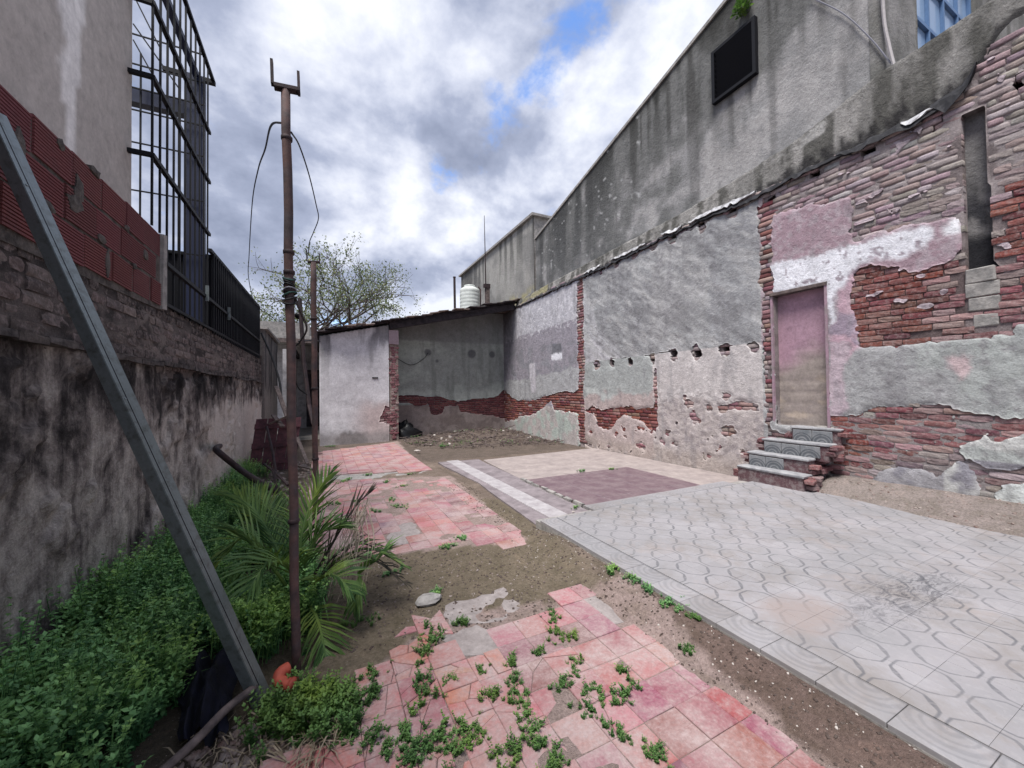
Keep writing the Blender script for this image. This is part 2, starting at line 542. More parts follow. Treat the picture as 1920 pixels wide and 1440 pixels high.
    # sandy spill and an old soot stain, each with its own ragged outline
    def blob(cx, cy, rx, ry, seed, lo, hi):
        ax = n.math('DIVIDE', n.math('SUBTRACT', s.outputs[0], cx), rx)
        ay = n.math('DIVIDE', n.math('SUBTRACT', s.outputs[1], cy), ry)
        r2 = n.math('SQRT', n.math('ADD', n.math('MULTIPLY', ax, ax), n.math('MULTIPLY', ay, ay)))
        r2 = n.math('ADD', r2, n.rng(n.noise(seed, 6, 0.7, pos), 0.2, 0.8, -0.5, 0.5))
        return n.rng(r2, lo, hi, 1.0, 0.0)
    c = n.mix(n.math('MULTIPLY', blob(2.40, 1.24, 0.27, 0.20, 6.0, 0.5, 1.1), n.rng(n.noise(40, 5, 0.8, pos), 0.3, 0.7, 0.5, 0.95)), c, (*lin(146, 134, 130), 1))
    soot = n.math('MULTIPLY', blob(3.15, 1.06, 0.62, 0.20, 5.0, 0.35, 1.2), n.rng(n.noise(16, 7, 0.8, n.vec(pos, 0.6, 1.6, 1), 1.6), 0.46, 0.60, 0, 0.75))
    c = n.mix(soot, c, (*lin(62, 62, 68), 1))
    finish(n, c, 0.75, n.noise(60, 5, 0.7, pos), 0.2, 0.003, 0, 0.35)
    return m
M['white_tile'] = white_tile_mat()
M['border_tile'] = white_tile_mat(True)
M['plum_tile'] = mat_plain('plum_tile', lin(104, 84, 91), 0.6, 0.18, 5, 0.15, c2=lin(124, 108, 111), spec=0.45)
M['beige_floor'] = mat_plain('beige_concrete', lin(162, 151, 147), 0.9, 0.16, 4, 0.4, c2=lin(140, 130, 128), lo=0.35)
M['strip_light'] = mat_plain('pale_tile_strip', lin(170, 166, 168), 0.8, 0.16, 6, 0.3, c2=lin(148, 142, 145))
M['strip_mauve'] = mat_plain('mauve_concrete', lin(138, 129, 132), 0.85, 0.18, 5, 0.3, c2=lin(112, 104, 107))
M['concrete'] = mat_plain('grey_concrete', lin(160, 156, 152), 0.95, 0.22, 9, 0.6, 0.012, c2=lin(126, 124, 122))
M['dusty'] = mat_plain('dusty_concrete', lin(152, 144, 142), 0.95, 0.22, 9, 0.6, 0.012, c2=lin(132, 124, 122))
M['rubble_dark'] = mat_plain('earthy_rubble', lin(88, 78, 73), 0.95, 0.35, 9, 0.5, c2=lin(70, 58, 54))
M['rubble'] = mat_plain('rubble', lin(150, 140, 134), 0.95, 0.3, 12, 0.5, objcol=False, c2=lin(110, 90, 84))
M['rust'] = mat_plain('rusty_steel', lin(92, 70, 67), 0.8, 0.4, 7, 0.4, 0.004, 0.0, 0.3, c2=lin(70, 62, 64), lo=0.40, hi=0.6)
M['rust_dark'] = mat_plain('dark_rusty_steel', lin(62, 48, 50), 0.7, 0.3, 16, 0.4, 0.003, 0.2, 0.35, c2=lin(40, 36, 40))
M['galv'] = mat_plain('galvanised_steel', lin(126, 134, 135), 0.40, 0.14, 22, 0.08, 0.002, 0.6, 0.5, c2=lin(98, 102, 100), lo=0.5, hi=0.7)
M['black_metal'] = mat_plain('black_painted_steel', lin(20, 21, 27), 0.6, 0.2, 10, 0.1, 0.002, 0.0, 0.2)
M['navy_metal'] = mat_plain('navy_painted_steel', lin(30, 38, 66), 0.5, 0.2, 6, 0.1, 0.002, 0.0, 0.4)
M['wire'] = mat_plain('cable_black', lin(28, 28, 32), 0.6, 0.1, 20, 0.0)
M['wire_grey'] = mat_plain('cable_grey', lin(120, 120, 130), 0.6, 0.1, 20, 0.0)
M['house'] = mat_attr('house_render', fine=18, var=0.06, bstr=0.15, bscale=30, bdist=0.006)
M['hollow'] = None
M['wood_old'] = mat_plain('weathered_wood', lin(112, 100, 96), 0.9, 0.3, 10, 0.5, 0.006, c2=lin(74, 66, 66))
M['wood_dark'] = mat_plain('dark_old_timber', lin(64, 58, 62), 0.9, 0.3, 8, 0.5, 0.006, c2=lin(38, 36, 40))
M['wood_red'] = mat_plain('dark_red_painted_wood', lin(88, 56, 62), 0.85, 0.3, 8, 0.4, 0.005, c2=lin(58, 40, 46))
M['slate'] = mat_plain('weathered_roof_tile', lin(74, 66, 68), 0.9, 0.35, 9, 0.5, 0.008, c2=lin(40, 38, 44))
M['felt_black'] = mat_plain('roofing_felt', lin(36, 36, 40), 0.75, 0.3, 10, 0.5, 0.006, c2=lin(70, 70, 74), lo=0.5, hi=0.7)
M['felt_white'] = mat_plain('torn_white_membrane', lin(196, 196, 199), 0.8, 0.2, 12, 0.3, 0.004, c2=lin(120, 119, 121), lo=0.42, hi=0.62)
M['tank'] = mat_plain('tank_plastic', lin(206, 210, 206), 0.5, 0.06, 5, 0.05, c2=lin(180, 186, 180))
M['terracotta'] = mat_plain('terracotta_pipe', lin(176, 84, 66), 0.6, 0.12, 9, 0.1, c2=lin(140, 66, 56))
M['cloth'] = mat_plain('navy_cloth', lin(15, 17, 34), 0.85, 0.3, 14, 0.5, 0.006, c2=lin(9, 10, 18))
M['plastic_black'] = mat_plain('black_plastic', lin(18, 18, 20), 0.4, 0.2, 14, 0.4, 0.006)
M['bark'] = mat_plain('tree_bark', lin(86, 76, 74), 0.95, 0.3, 8, 0.6, 0.02, c2=lin(56, 50, 50))
M['blue_frame'] = mat_plain('blue_window_frame', lin(92, 122, 160), 0.5, 0.12, 6, 0.1)
M['chip'] = mat_plain('pale_chips', lin(176, 168, 162), 0.9, 0.2, 15, 0.3)
M['dry_pale'] = mat_plain('pale_dry_leaf', lin(186, 174, 156), 0.9, 0.2, 18, 0.2, c2=lin(150, 138, 118))
M['dry'] = mat_plain('dry_leaf', lin(146, 134, 116), 0.9, 0.25, 18, 0.2, c2=lin(118, 104, 86))
M['dead_dark'] = mat_plain('dead_dark_leaf', lin(72, 66, 58), 0.9, 0.25, 18, 0.2, c2=lin(50, 50, 44))
M['dark_void'] = mat_plain('dark_interior', lin(26, 24, 26), 0.95, 0.2, 5, 0.1)  # near-black colour stands in for shade inside openings, pockets and slots

def leaf_mat(name, a, b, sc=9.0, rough=0.55, tr=0.9):
    m, n = newmat(name)
    pos = n('NewGeometry').outputs['Position']
    at_ = n('Attribute', None, attribute_name='Col').outputs['Fac']
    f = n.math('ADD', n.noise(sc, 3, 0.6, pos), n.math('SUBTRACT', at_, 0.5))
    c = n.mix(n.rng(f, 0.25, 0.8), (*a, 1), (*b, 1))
    hv_ = n.noise(2.6, 4, 0.6, pos)
    c = n.mix(n.rng(hv_, 0.50, 0.66, 0, 0.8), c, n.mix(1.0, c, (1.55, 1.22, 0.75, 1), 'MULTIPLY'))
    c = n.mix(n.rng(hv_, 0.48, 0.36, 0, 0.7), c, n.mix(1.0, c, (0.62, 0.74, 0.80, 1), 'MULTIPLY'))
    t = n.mix(1.0, c, (tr, tr*1.05, tr*0.6, 1), 'MULTIPLY')
    finish(n, c, rough, None, 0, 0, 0, 0.35, t)
    return m
M['leaf'] = leaf_mat('weed_leaf', lin(62, 106, 64), lin(152, 200, 128))
M['leaf_bright'] = leaf_mat('bright_weed_leaf', lin(66, 98, 52), lin(108, 144, 80))
M['leaf_palm'] = leaf_mat('palm_leaf', lin(58, 90, 50), lin(118, 148, 84), 5)
M['leaf_tree'] = leaf_mat('tree_leaf', lin(88, 102, 80), lin(130, 140, 104), 2.5)

def hollow_mat():
    m, n = newmat('hollow_clay_block')
    pos = n('NewGeometry').outputs['Position']
    oc = n('ObjectInfo').outputs['Color']
    f = n.noise(7, 6, 0.7, pos)
    c = n.mix(n.rng(f, 0.52, 0.75, 0, 0.55), oc, (*lin(92, 70, 74), 1))
    g = n.rng(n.noise(60, 4, 0.7, pos), 0.25, 0.75, 0.8, 1.2)
    c = n.mix(1.0, c, n('CombineColor', {0: g, 1: g, 2: g}).outputs[0], 'MULTIPLY')
    finish(n, c, 0.85, n.noise(70, 4, 0.6, pos), 0.3, 0.003, 0, 0.3)
    return m
M['hollow'] = hollow_mat()
def glass_mat():
    m, n = newmat('window_glass')
    finish(n, (*lin(140, 166, 196), 1), 0.12, None, 0, 0, 0.0, 0.9)
    return m
M['glass'] = glass_mat()
def riser_mat():
    m, n = newmat('arched_riser_tile')
    oc = n('TexCoord').outputs['Object']
    so = n('SeparateXYZ', {0: oc})
    pos = n('NewGeometry').outputs['Position']
    yy = so.outputs[1]; zz = n.math('ADD', so.outputs[2], 0.085)
    rr = n.math('SQRT', n.math('ADD', n.math('MULTIPLY', yy, yy), n.math('MULTIPLY', zz, zz)))
    rr = n.math('ADD', rr, n.math('MULTIPLY', n.math('SUBTRACT', n.noise(30, 3, 0.6, pos), 0.5), 0.01))
    def rg(r0, wd):
        return n.rng(n.math('ABSOLUTE', n.math('SUBTRACT', rr, r0)), wd*0.6, wd*1.4, 1.0, 0.0)
    pat = n.math('ADD', rg(0.112, 0.008), n.math('ADD', rg(0.080, 0.014), rg(0.040, 0.008)), clamp=True)
    base = n.mix(n.rng(n.noise(9, 5, 0.7, pos), 0.35, 0.7), (*lin(112, 116, 120), 1), (*lin(146, 146, 148), 1))
    c = n.mix(n.math('MULTIPLY', pat, 0.75), base, (*lin(74, 78, 84), 1))
    g = n.rng(n.noise(70, 5, 0.7, pos), 0.25, 0.75, 0.8, 1.2)
    c = n.mix(1.0, c, n('CombineColor', {0: g, 1: g, 2: g}).outputs[0], 'MULTIPLY')
    finish(n, c, 0.7, n.noise(60, 5, 0.7, pos), 0.2, 0.003, 0, 0.35)
    return m
M['riser'] = riser_mat()

# ------------------------------------------------------------------ ground
def ground_h(x, y):
    h = -0.035 + 0.02*(fbm(x*1.3, y*1.3, 1)-0.5) + 0.012*(fbm(x*7, y*7, 2)-0.5)
    h = h - 0.02*sstep(y, 5.5, 8)
    h = h + 0.0318*sstep(1.95-x, 0, 0.1)*sstep(x, -0.2, 0.1)*(y < 11)
    h = h + 0.072*sstep(x, 1.56, 1.84)*sstep(2.06-x, 0, 0.1)*sstep(3.4-y, 0, 0.6)
    # fill against the near right wall
    edge = 5.12 + 0.16*(fbm(y*1.7, x*0.3, 4)-0.5) - 0.25*sstep(2.4-y, 0, 1.2)
    h = h + sstep(x, edge, 5.8)*(0.24)*sstep(3.0-y, 0.0, 0.5) + sstep(x, edge-0.3, edge+0.1)*0.06*sstep(3.0-y, 0.0, 0.5)
    # rubble heap under the lean-to
    h = h + 0.16*np.exp(-(((x-4.6)/1.5)**2 + ((y-11.3)/1.1)**2))*(0.5+fbm(x*3, y*3, 5)) + 0.06*np.exp(-(((x-2.6)/0.8)**2+((y-10.6)/1.2)**2))
    # planting bed on the left
    h = h + 0.03*sstep(-0.1-x, 0, 0.6)*(fbm(x*3, y*3, 6))
    # the passage floor at the far left
    h = np.where((y > 12.5), np.maximum(h, 0.0), h)
    return h
xs = np.concatenate([[-900, -200, -60, -20, -8, -4, -2.4], np.arange(-1.6, 6.3, 0.045), [7, 9, 14, 25, 60, 200, 900]])
ys = np.concatenate([[-900, -200, -60, -20, -8, -3, -1.5], np.arange(-0.4, 13.2, 0.05), [14, 16, 20, 30, 60, 200, 900]])
X, Y = np.meshgrid(xs, ys, indexing='ij')
H = ground_h(X, Y)
A = fbm(X*0.9, Y*0.9, 8); B = fbm(X*4, Y*4, 9)
c_ = lina((120, 107, 98))*np.ones(X.shape+(1,))
def lay(c, mask, rgb):
    mask = np.clip(mask, 0, 1)[..., None]
    return c*(1-mask) + lina(rgb)*mask
c_ = lay(c_, sstep(B, 0.45, 0.7), (134, 120, 110))
c_ = lay(c_, 0.8*sstep(A+0.3*(B-0.5), 0.42, 0.6)*(X < 2.2)*(Y > 1.9)*(Y < 4.5), (116, 106, 90))     # mossy earth
c_ = lay(c_, 0.8*sstep(X, 1.2, 1.75)*(Y < 1.7), (112, 94, 88))                     # damp earth along the slab
c_ = lay(c_, 0.75*sstep(-0.05-X, 0, 0.4), (64, 58, 50))                            # leaf mould in the bed
c_ = lay(c_, 0.85*sstep(X, 4.9, 5.2)*(Y < 3.2), (148, 138, 134))                   # crumbled plaster along the wall
c_ = lay(c_, 0.8*sstep(Y, 7.2, 7.8)*(Y < 12.6), (98, 88, 82))
c_ = lay(c_, 0.9*(Y > 12.6)*(X < 0.5), (140, 136, 132))
for poly_ in ([(520, 1450), (662, 1290), (775, 1193), (815, 1150), (1030, 1126), (1180, 1092), (1330, 1250), (1570, 1448), (1700, 1560), (300, 1900)], [(590, 900), (845, 892), (990, 1014), (700, 1040), (560, 1010)], [(600, 844), (745, 827), (800, 882), (575, 892)]):
    c_ = lay(c_, 0.95*inpoly(X, Y, [tuple(at(a, b, 'Z', 0.0)[:2]) for a, b in poly_]), (158, 140, 135))
gnd = grid_wall('ground', xs, ys, lambda u, v, h: (u, v, h), H, np.ones((len(xs)-1, len(ys)-1), bool), c_, M['soil'], None)
tag(gnd, kind='structure')

def groundz(x, y):
    return float(ground_h(np.array(x, float), np.array(y, float)))
def gp(px, py, z=0.0):
    p = at(px, py, 'Z', z)
    return (p[0], p[1])

# ------------------------------------------------------------------ tiled floors
def voronoi_cells(x0, y0, x1, y1, k):
    """split a rectangle into k convex shards"""
    if k <= 1:
        return [[(x0, y0), (x1, y0), (x1, y1), (x0, y1)]]
    S_ = [(random.uniform(x0, x1), random.uniform(y0, y1)) for _ in range(k)]
    out = []
    for i, (ax, ay) in enumerate(S_):
        poly = [(x0, y0), (x1, y0), (x1, y1), (x0, y1)]
        for j, (bx, by) in enumerate(S_):
            if i == j: continue
            mx, my = (ax+bx)/2, (ay+by)/2; nx, ny = bx-ax, by-ay
            res = []
            for q in range(len(poly)):
                p, r = poly[q], poly[(q+1) % len(poly)]
                dp = (p[0]-mx)*nx+(p[1]-my)*ny; dr = (r[0]-mx)*nx+(r[1]-my)*ny
                if dp <= 0: res.append(p)
                if dp*dr < 0:
                    t = dp/(dp-dr)
                    res.append((p[0]+t*(r[0]-p[0]), p[1]+t*(r[1]-p[1])))
            poly = res
            if len(poly) < 3: break
        if len(poly) >= 3:
            out.append(poly)
    return out
def inset(poly, d):
    cx = sum(p[0] for p in poly)/len(poly); cy = sum(p[1] for p in poly)/len(poly)
    out = []
    for x, y in poly:
        L = math.hypot(x-cx, y-cy)
        f = max(0.3, 1-d*1.35/max(L, 1e-4))
        out.append((cx+(x-cx)*f, cy+(y-cy)*f))
    return out
def area(poly):
    return 0.5*abs(sum(poly[i][0]*poly[(i+1) % len(poly)][1]-poly[(i+1) % len(poly)][0]*poly[i][1] for i in range(len(poly))))

REDS = [(154, 92, 96), (164, 100, 102), (148, 88, 94), (170, 108, 106), (140, 88, 96), (158, 96, 100), (166, 104, 104)]
PLUMS = [(122, 82, 90), (116, 82, 88), (130, 78, 84)]
def tile_floor(name, outline, pitch, ox, oy, mat, crack, pick, skip=None, ztop=0.0, thick=0.03, tilt=0.0025, gap=0.0016):
    fl = bpy.data.objects.new(name, None)
    COL.objects.link(fl)
    tag(fl, kind='structure')
    x0 = min(p[0] for p in outline); x1 = max(p[0] for p in outline)
    y0 = min(p[1] for p in outline); y1 = max(p[1] for p in outline)
    for i in range(math.floor((x0-ox)/pitch), math.ceil((x1-ox)/pitch)):
        for j in range(math.floor((y0-oy)/pitch), math.ceil((y1-oy)/pitch)):
            ax, ay = ox+i*pitch, oy+j*pitch
            cxm, cym = ax+pitch/2, ay+pitch/2
            k = crack(cxm, cym)
            base = pick(cxm, cym)
            for sh in voronoi_cells(ax, ay, ax+pitch, ay+pitch, k):
                mx = sum(p[0] for p in sh)/len(sh); my = sum(p[1] for p in sh)/len(sh)
                if area(sh) < 0.0008: continue
                if not inpoly(np.array(mx), np.array(my), outline): continue
                if skip and skip(mx, my): continue
                pl = inset(sh, gap if k == 1 else gap*random.uniform(0.4, 1.1))
                dz = random.uniform(-tilt, tilt)*(1 if k == 1 else 2.2)
                tx, ty = random.uniform(-tilt, tilt)*4, random.uniform(-tilt, tilt)*4
                mb = MB()
                q = len(pl)
                pin = inset(pl, 0.003)
                zf = lambda x, y: ztop+dz+(x-mx)*tx+(y-my)*ty
                mb.v = [(x, y, ztop-thick) for x, y in pl]+[(x, y, zf(x, y)-0.003) for x, y in pl]+[(x, y, zf(x, y)) for x, y in pin]
                mb.f = [tuple(range(2*q, 3*q))]
                for a in range(q):
                    b = (a+1) % q
                    mb.f += [(a, b, q+b, q+a), (q+a, q+b, 2*q+b, 2*q+a)]
                o = mb.build('tile' if k == 1 else 'tile_fragment', mat, fl)
                cc = lin([max(0, min(255, v+random.uniform(-9, 9))) for v in base])
                o.color = (*cc, 1)
    return fl

# near red floor
out1 = [gp(*p) for p in [(520, 1450), (590, 1400), (640, 1330), (662, 1290), (690, 1250), (745, 1208), (775, 1193), (752, 1176), (765, 1163),
        (815, 1150), (840, 1170), (960, 1158), (990, 1140), (1030, 1126), (1100, 1098), (1180, 1092), (1235, 1140), (1270, 1180), (1330, 1250), (1410, 1330), (1570, 1448), (1700, 1560), (300, 1900)]]
def crack1(x, y):
    d = x - 0.55*(1.0) - 0.12*math.sin(y*5)
    if d < 0: return random.choice([3, 4, 4, 5, 6])
    if d < 0.35: return random.choice([1, 2, 3, 4])
    if d < 0.55: return random.choice([1, 1, 2, 3])
    return 1
def pick1(x, y):
    if x > 1.14 and y < 1.42: return random.choice([(134, 70, 78), (142, 76, 82), (138, 72, 82)])
    v = float(fbm(np.array(x*2.2), np.array(y*2.2), 21))
    if x < 0.80: return random.choice([(176, 108, 102), (168, 102, 100), (162, 96, 96), (174, 114, 106), (156, 90, 92)])
    if v > 0.58: return random.choice(PLUMS)
    return random.choice(REDS)
patches = [[gp(*p) for p in [(1085, 1128), (1110, 1108), (1190, 1110), (1215, 1135), (1190, 1165), (1110, 1170)]],
           [gp(*p) for p in [(830, 1190), (900, 1172), (950, 1195), (940, 1225), (860, 1235)]],
           ]
tile_floor('red_tile_floor', out1, 0.172, 1.339-0.172*9, 1.19-0.172*9, M['red_tile'], crack1, pick1,
           lambda x, y: any(inpoly(np.array(x), np.array(y), p) for p in patches) or y < 0.15)
# middle red floor
out2 = [gp(*p) for p in [(590, 905), (700, 898), (845, 896), (870, 925), (920, 965), (990, 1014), (960, 1026), (860, 1018), (770, 1030), (700, 1040), (650, 1038), (600, 1030), (560, 1000), (570, 940)]]
def crack2(x, y):
    return random.choice([1, 1, 1, 1, 2]) if x > 0.5 else random.choice([1, 1, 2, 3])
def pick2(x, y):
    v = float(fbm(np.array(x*1.6), np.array(y*1.6), 25))
    if v > 0.56: return random.choice(PLUMS+[(140, 74, 82)])
    return random.choice(REDS)
gap2 = [gp(*p) for p in [(725, 1005), (740, 985), (775, 978), (785, 1000), (765, 1020), (735, 1022)]]
tile_floor('red_tile_floor', out2, 0.172, 0.0, 3.0, M['red_tile'], crack2, pick2, lambda x, y: inpoly(np.array(x), np.array(y), gap2))
# far red floor
out3 = [gp(*p) for p in [(600, 846), (745, 829), (770, 850), (800, 880), (760, 884), (690, 886), (600, 892), (575, 880)]]
tile_floor('red_tile_floor', out3, 0.19, 0.0, 7.0, M['red_tile'], lambda x, y: random.choice([1, 1, 1, 2]), lambda x, y: random.choice(REDS))

# concrete patches let into the red floor
def slab_patch(name, poly, z0, z1, mat, jag=0.012, up=0.0):
    pts = []
    for i in range(len(poly)):
        a = poly[i]; b = poly[(i+1) % len(poly)]
        for k in range(4):
            t = k/4
            pts.append((a[0]+(b[0]-a[0])*t+random.uniform(-jag, jag), a[1]+(b[1]-a[1])*t+random.uniform(-jag, jag)))
    o = MB().prism(pts, z0, z1).build(name, mat)
    return tag(o, kind='structure')
for p in patches:
    slab_patch('concrete_patch', p, -0.04, -0.002, M['dusty'], 0.02)
slab_patch('concrete_patch', gap2, -0.04, -0.002, M['dusty'], 0.02)
slab_patch('concrete_patch', [gp(*p) for p in [(815, 1152), (850, 1128), (920, 1110), (965, 1098), (982, 1122), (970, 1135), (1000, 1142), (960, 1158), (850, 1172)]], -0.05, -0.006, M['dusty'], 0.03)
slab_patch('concrete_patch', [gp(*p) for p in [(600, 892), (700, 886), (800, 880), (850, 894), (845, 898), (700, 900), (600, 907)]], -0.05, -0.012, M['concrete'], 0.03)

# strips and rooms without walls: pale strip, mauve concrete, beige floor, plum tiles
ZS = -0.012
slab_patch('mauve_pavement', [(1.96, 3.45), (2.70, 3.45), (2.74, 5.2), (2.80, 7.25), (2.0, 7.35), (2.08, 5.4)], -0.10, ZS-0.004, M['strip_mauve'], 0.015)
pst = bpy.data.objects.new('pale_strip_pavement', None); COL.objects.link(pst); tag(pst, kind='structure')
for k in range(16):
    y0 = 3.5+k*0.24
    MB().box((2.29+random.uniform(-.003, .003), y0+0.12, ZS-0.01), (0.235, 0.236, 0.03), Matrix.Rotation(random.uniform(-.006, .006), 3, 'Z'), 0, 0.003).build('tile', M['strip_light'], pst)
slab_patch('beige_floor', [(2.74, 5.1), (2.86, 7.15), (5.74, 7.3), (5.74, 3.45), (4.6, 3.45), (4.6, 5.1)], -0.10, ZS-0.008, M['beige_floor'], 0.006)
plum = bpy.data.objects.new('plum_tile_floor', None); COL.objects.link(plum); tag(plum, kind='structure')
PP = 0.40
for i in range(5):
    for j in range(5):
        ax = 2.78+i*PP; ay = 3.47+j*PP
        wx = min(PP, 4.92-ax); wy = min(PP, 5.18-ay)
        if wx < 0.05 or wy < 0.05: continue
        MB().box((ax+wx/2, ay+wy/2, ZS-0.007+random.uniform(-.001, .001)), (wx-0.010, wy-0.010, 0.03), None, 0, 0.003).build('tile', M['plum_tile'], plum)
slab_patch('grout_bed', [(2.79, 3.48), (4.77, 3.48), (4.77, 5.16), (2.79, 5.16)], -0.09, ZS+0.0055, M['strip_mauve'], 0.0)
kerb = MB()
for k in range(9):
    a = 3.6+k*0.2
    kerb.box((2.735+random.uniform(-.01, .01), a, ZS+0.004), (0.05, 0.17+random.uniform(-.05, .02), 0.04), Matrix.Rotation(random.uniform(-.05, .05), 3, 'Z'), 0.006)
tag(kerb.build('low_kerb', M['concrete']), kind='structure')

# white patterned floor on its raised slab
ZW = 0.09
wf = bpy.data.objects.new('white_tile_floor', None); COL.objects.link(wf); tag(wf, kind='structure')
slab = MB().prism([(1.892, -1.6), (5.9, -1.6), (5.9, 3.40), (2.62, 3.40), (2.60, 3.33), (1.892, 3.34)], -0.12, ZW-0.022).build('slab', M['concrete'], wf)
x_in = 2.085
gx = [x_in] + [RX+RP*i for i in range(0, 17) if RX+RP*i > x_in+0.02]
gy = [RY+RP*j for j in range(-13, 3)]
gy = [y for y in gy if y < 3.25] + [3.255]
for i in range(len(gx)-1):
    for j in range(len(gy)-1):
        x0, x1, y0, y1 = gx[i], gx[i+1], gy[j], gy[j+1]
        if x0 > 5.75: continue
        g = 0.0004
        dz = random.uniform(-0.0009, 0.0009)
        b = 0.0008
        mb = MB()
        mb.v = [(x0+g, y0+g, ZW-0.03), (x1-g, y0+g, ZW-0.03), (x1-g, y1-g, ZW-0.03), (x0+g, y1-g, ZW-0.03),
                (x0+g, y0+g, ZW+dz-b), (x1-g, y0+g, ZW+dz-b), (x1-g, y1-g, ZW+dz-b), (x0+g, y1-g, ZW+dz-b),
                (x0+g+b, y0+g+b, ZW+dz), (x1-g-b, y0+g+b, ZW+dz), (x1-g-b, y1-g-b, ZW+dz), (x0+g+b, y1-g-b, ZW+dz)]
        mb.f = [(8, 9, 10, 11)]+[(a, (a+1) % 4, 4+(a+1) % 4, 4+a) for a in range(4)]+[(4+a, 4+(a+1) % 4, 8+(a+1) % 4, 8+a) for a in range(4)]
        mb.build('tile', M['white_tile'], wf)
tb = MB().box((0, 0, -0.015), (0.186, RP-0.003, 0.03), None, 0, 0.002)
first = None
def border_tile(x, y, rz):
    global first
    if first is None:
        first = tb.build('border_tile', M['border_tile'], None)
        o = first
        o.parent = wf
    else:
        o = first.copy(); COL.objects.link(o)
    o.location = (x, y, ZW+random.uniform(-.001, .001)); o.rotation_euler = (random.uniform(-.003, .003), random.uniform(-.003, .003), rz)
for k in range(21):
    y = 3.17-RP*k-0.03
    if y > -1.4: border_tile(1.986, y, 0)
for k in range(12):
    x = 2.205+RP*(k+0.0)
    if x > 2.6: border_tile(x, 3.352, -math.pi/2)

# ------------------------------------------------------------------ bricks
def brick_proto():
    """unit brick: front at x=0 facing -x, y in -.5...5, z in -.5...5, depth in metres"""
    ny, nz = 5, 4
    V = []; Fc = []
    for i in range(ny):
        for j in range(nz):
            u = i/(ny-1)-0.5; v = j/(nz-1)-0.5
            e = 0.0
            if i in (0, ny-1): e += 0.0025
            if j in (0, nz-1): e += 0.002
            if i in (0, ny-1) and j in (0, nz-1): e += 0.004
            V.append((e+random.uniform(-0.0025, 0.003), u+random.uniform(-.012, .012), v+random.uniform(-.04, .04)))
    for i in range(ny-1):
        for j in range(nz-1):
            a = i*nz+j
            Fc.append((a, a+1, a+nz+1, a+nz))
    ring = [i*nz for i in range(ny)]+[(ny-1)*nz+j for j in range(1, nz)]+[i*nz+nz-1 for i in range(ny-2, -1, -1)]+[j for j in range(nz-2, 0, -1)]
    b = len(V)
    for r in ring:
        V.append((0.08, V[r][1]*0.98, V[r][2]*0.96))
    m = len(ring)
    for k in range(m):
        Fc.append((ring[k], ring[(k+1) % m], b+(k+1) % m, b+k))
    return np.array(V), np.array(Fc)
BV = [brick_proto() for _ in range(8)]
BMESH = {}
def brick_mesh(k):
    if k not in BMESH:
        me = bpy.data.meshes.new('brick')
        me.from_pydata(BV[k][0].tolist(), [], BV[k][1].tolist())
        me.materials.append(M['brick'])
        me.update()
        BMESH[k] = me
    return BMESH[k]
def lay_bricks(parent, blist, rotz, limit, origin):
    """blist: (pos xyz of front centre, length, height, colour lin, roll); nearest `limit` become parts, the rest one mass"""
    blist = sorted(blist, key=lambda b: float(np.linalg.norm(np.array(b[0])-CAMP)))
    R3 = Matrix.Rotation(rotz, 3, 'Z')
    for b in blist[:limit]:
        o = bpy.data.objects.new('brick', brick_mesh(random.randrange(8)))
        link(o, parent)
        o.location = b[0]; o.scale = (1, b[1], b[2])
        o.rotation_euler = (b[4], 0, rotz)
        o.color = (*b[3], 1)
    rest = blist[limit:]
    if rest:
        VV = []; FF = []; CC = []; base = 0
        Rn = np.array(R3)
        for b in rest:
            v, f = BV[random.randrange(8)]
            p = v*np.array([1, b[1], b[2]])
            c, s_ = math.cos(b[4]), math.sin(b[4])
            p = np.stack([p[:, 0], p[:, 1]*c-p[:, 2]*s_, p[:, 1]*s_+p[:, 2]*c], -1)
            VV.append(p@Rn.T+np.array(b[0])); FF.append(f+base); base += len(v)
            CC.append(np.tile(b[3], (len(v), 1)))
        o = mk('brickwork', np.concatenate(VV), np.concatenate(FF), M['brick_mass'], parent, np.concatenate(CC), False)
        tag(o, kind='stuff')
def courses(u0, u1, v0, v1, L, Hh, test, front, colour, joint=0.008, wob=0.006, jitd=0.006, skip=0.0):
    """running-bond bricks on a plane; test(u,v)->wanted; front(u,v)->xyz; returns list for lay_bricks"""
    out = []
    nrow = int((v1-v0)/Hh)
    for r in range(nrow):
        v = v0+(r+0.5)*Hh
        u = u0-random.uniform(0, L)
        while u < u1:
            l = L*random.choice([1, 1, 1, 1, 0.5, 0.92, 1.06, 0.75])
            uc = u+l/2
            vv = v+wob*math.sin(uc*1.3+r*0.15)+random.uniform(-.003, .003)
            if any(test(uc+a*l*0.5, vv+b*Hh*0.5) for a, b in ((0, 0), (-0.9, 0), (0.9, 0), (0, .9), (0, -.9))) and random.random() > skip:
                d = random.uniform(-jitd, jitd)
                out.append((tuple(front(uc, vv, d)), l-joint, Hh-joint*random.uniform(0.75, 1.25), colour(uc, vv), random.uniform(-.022, .022)))
            u += l
    return out

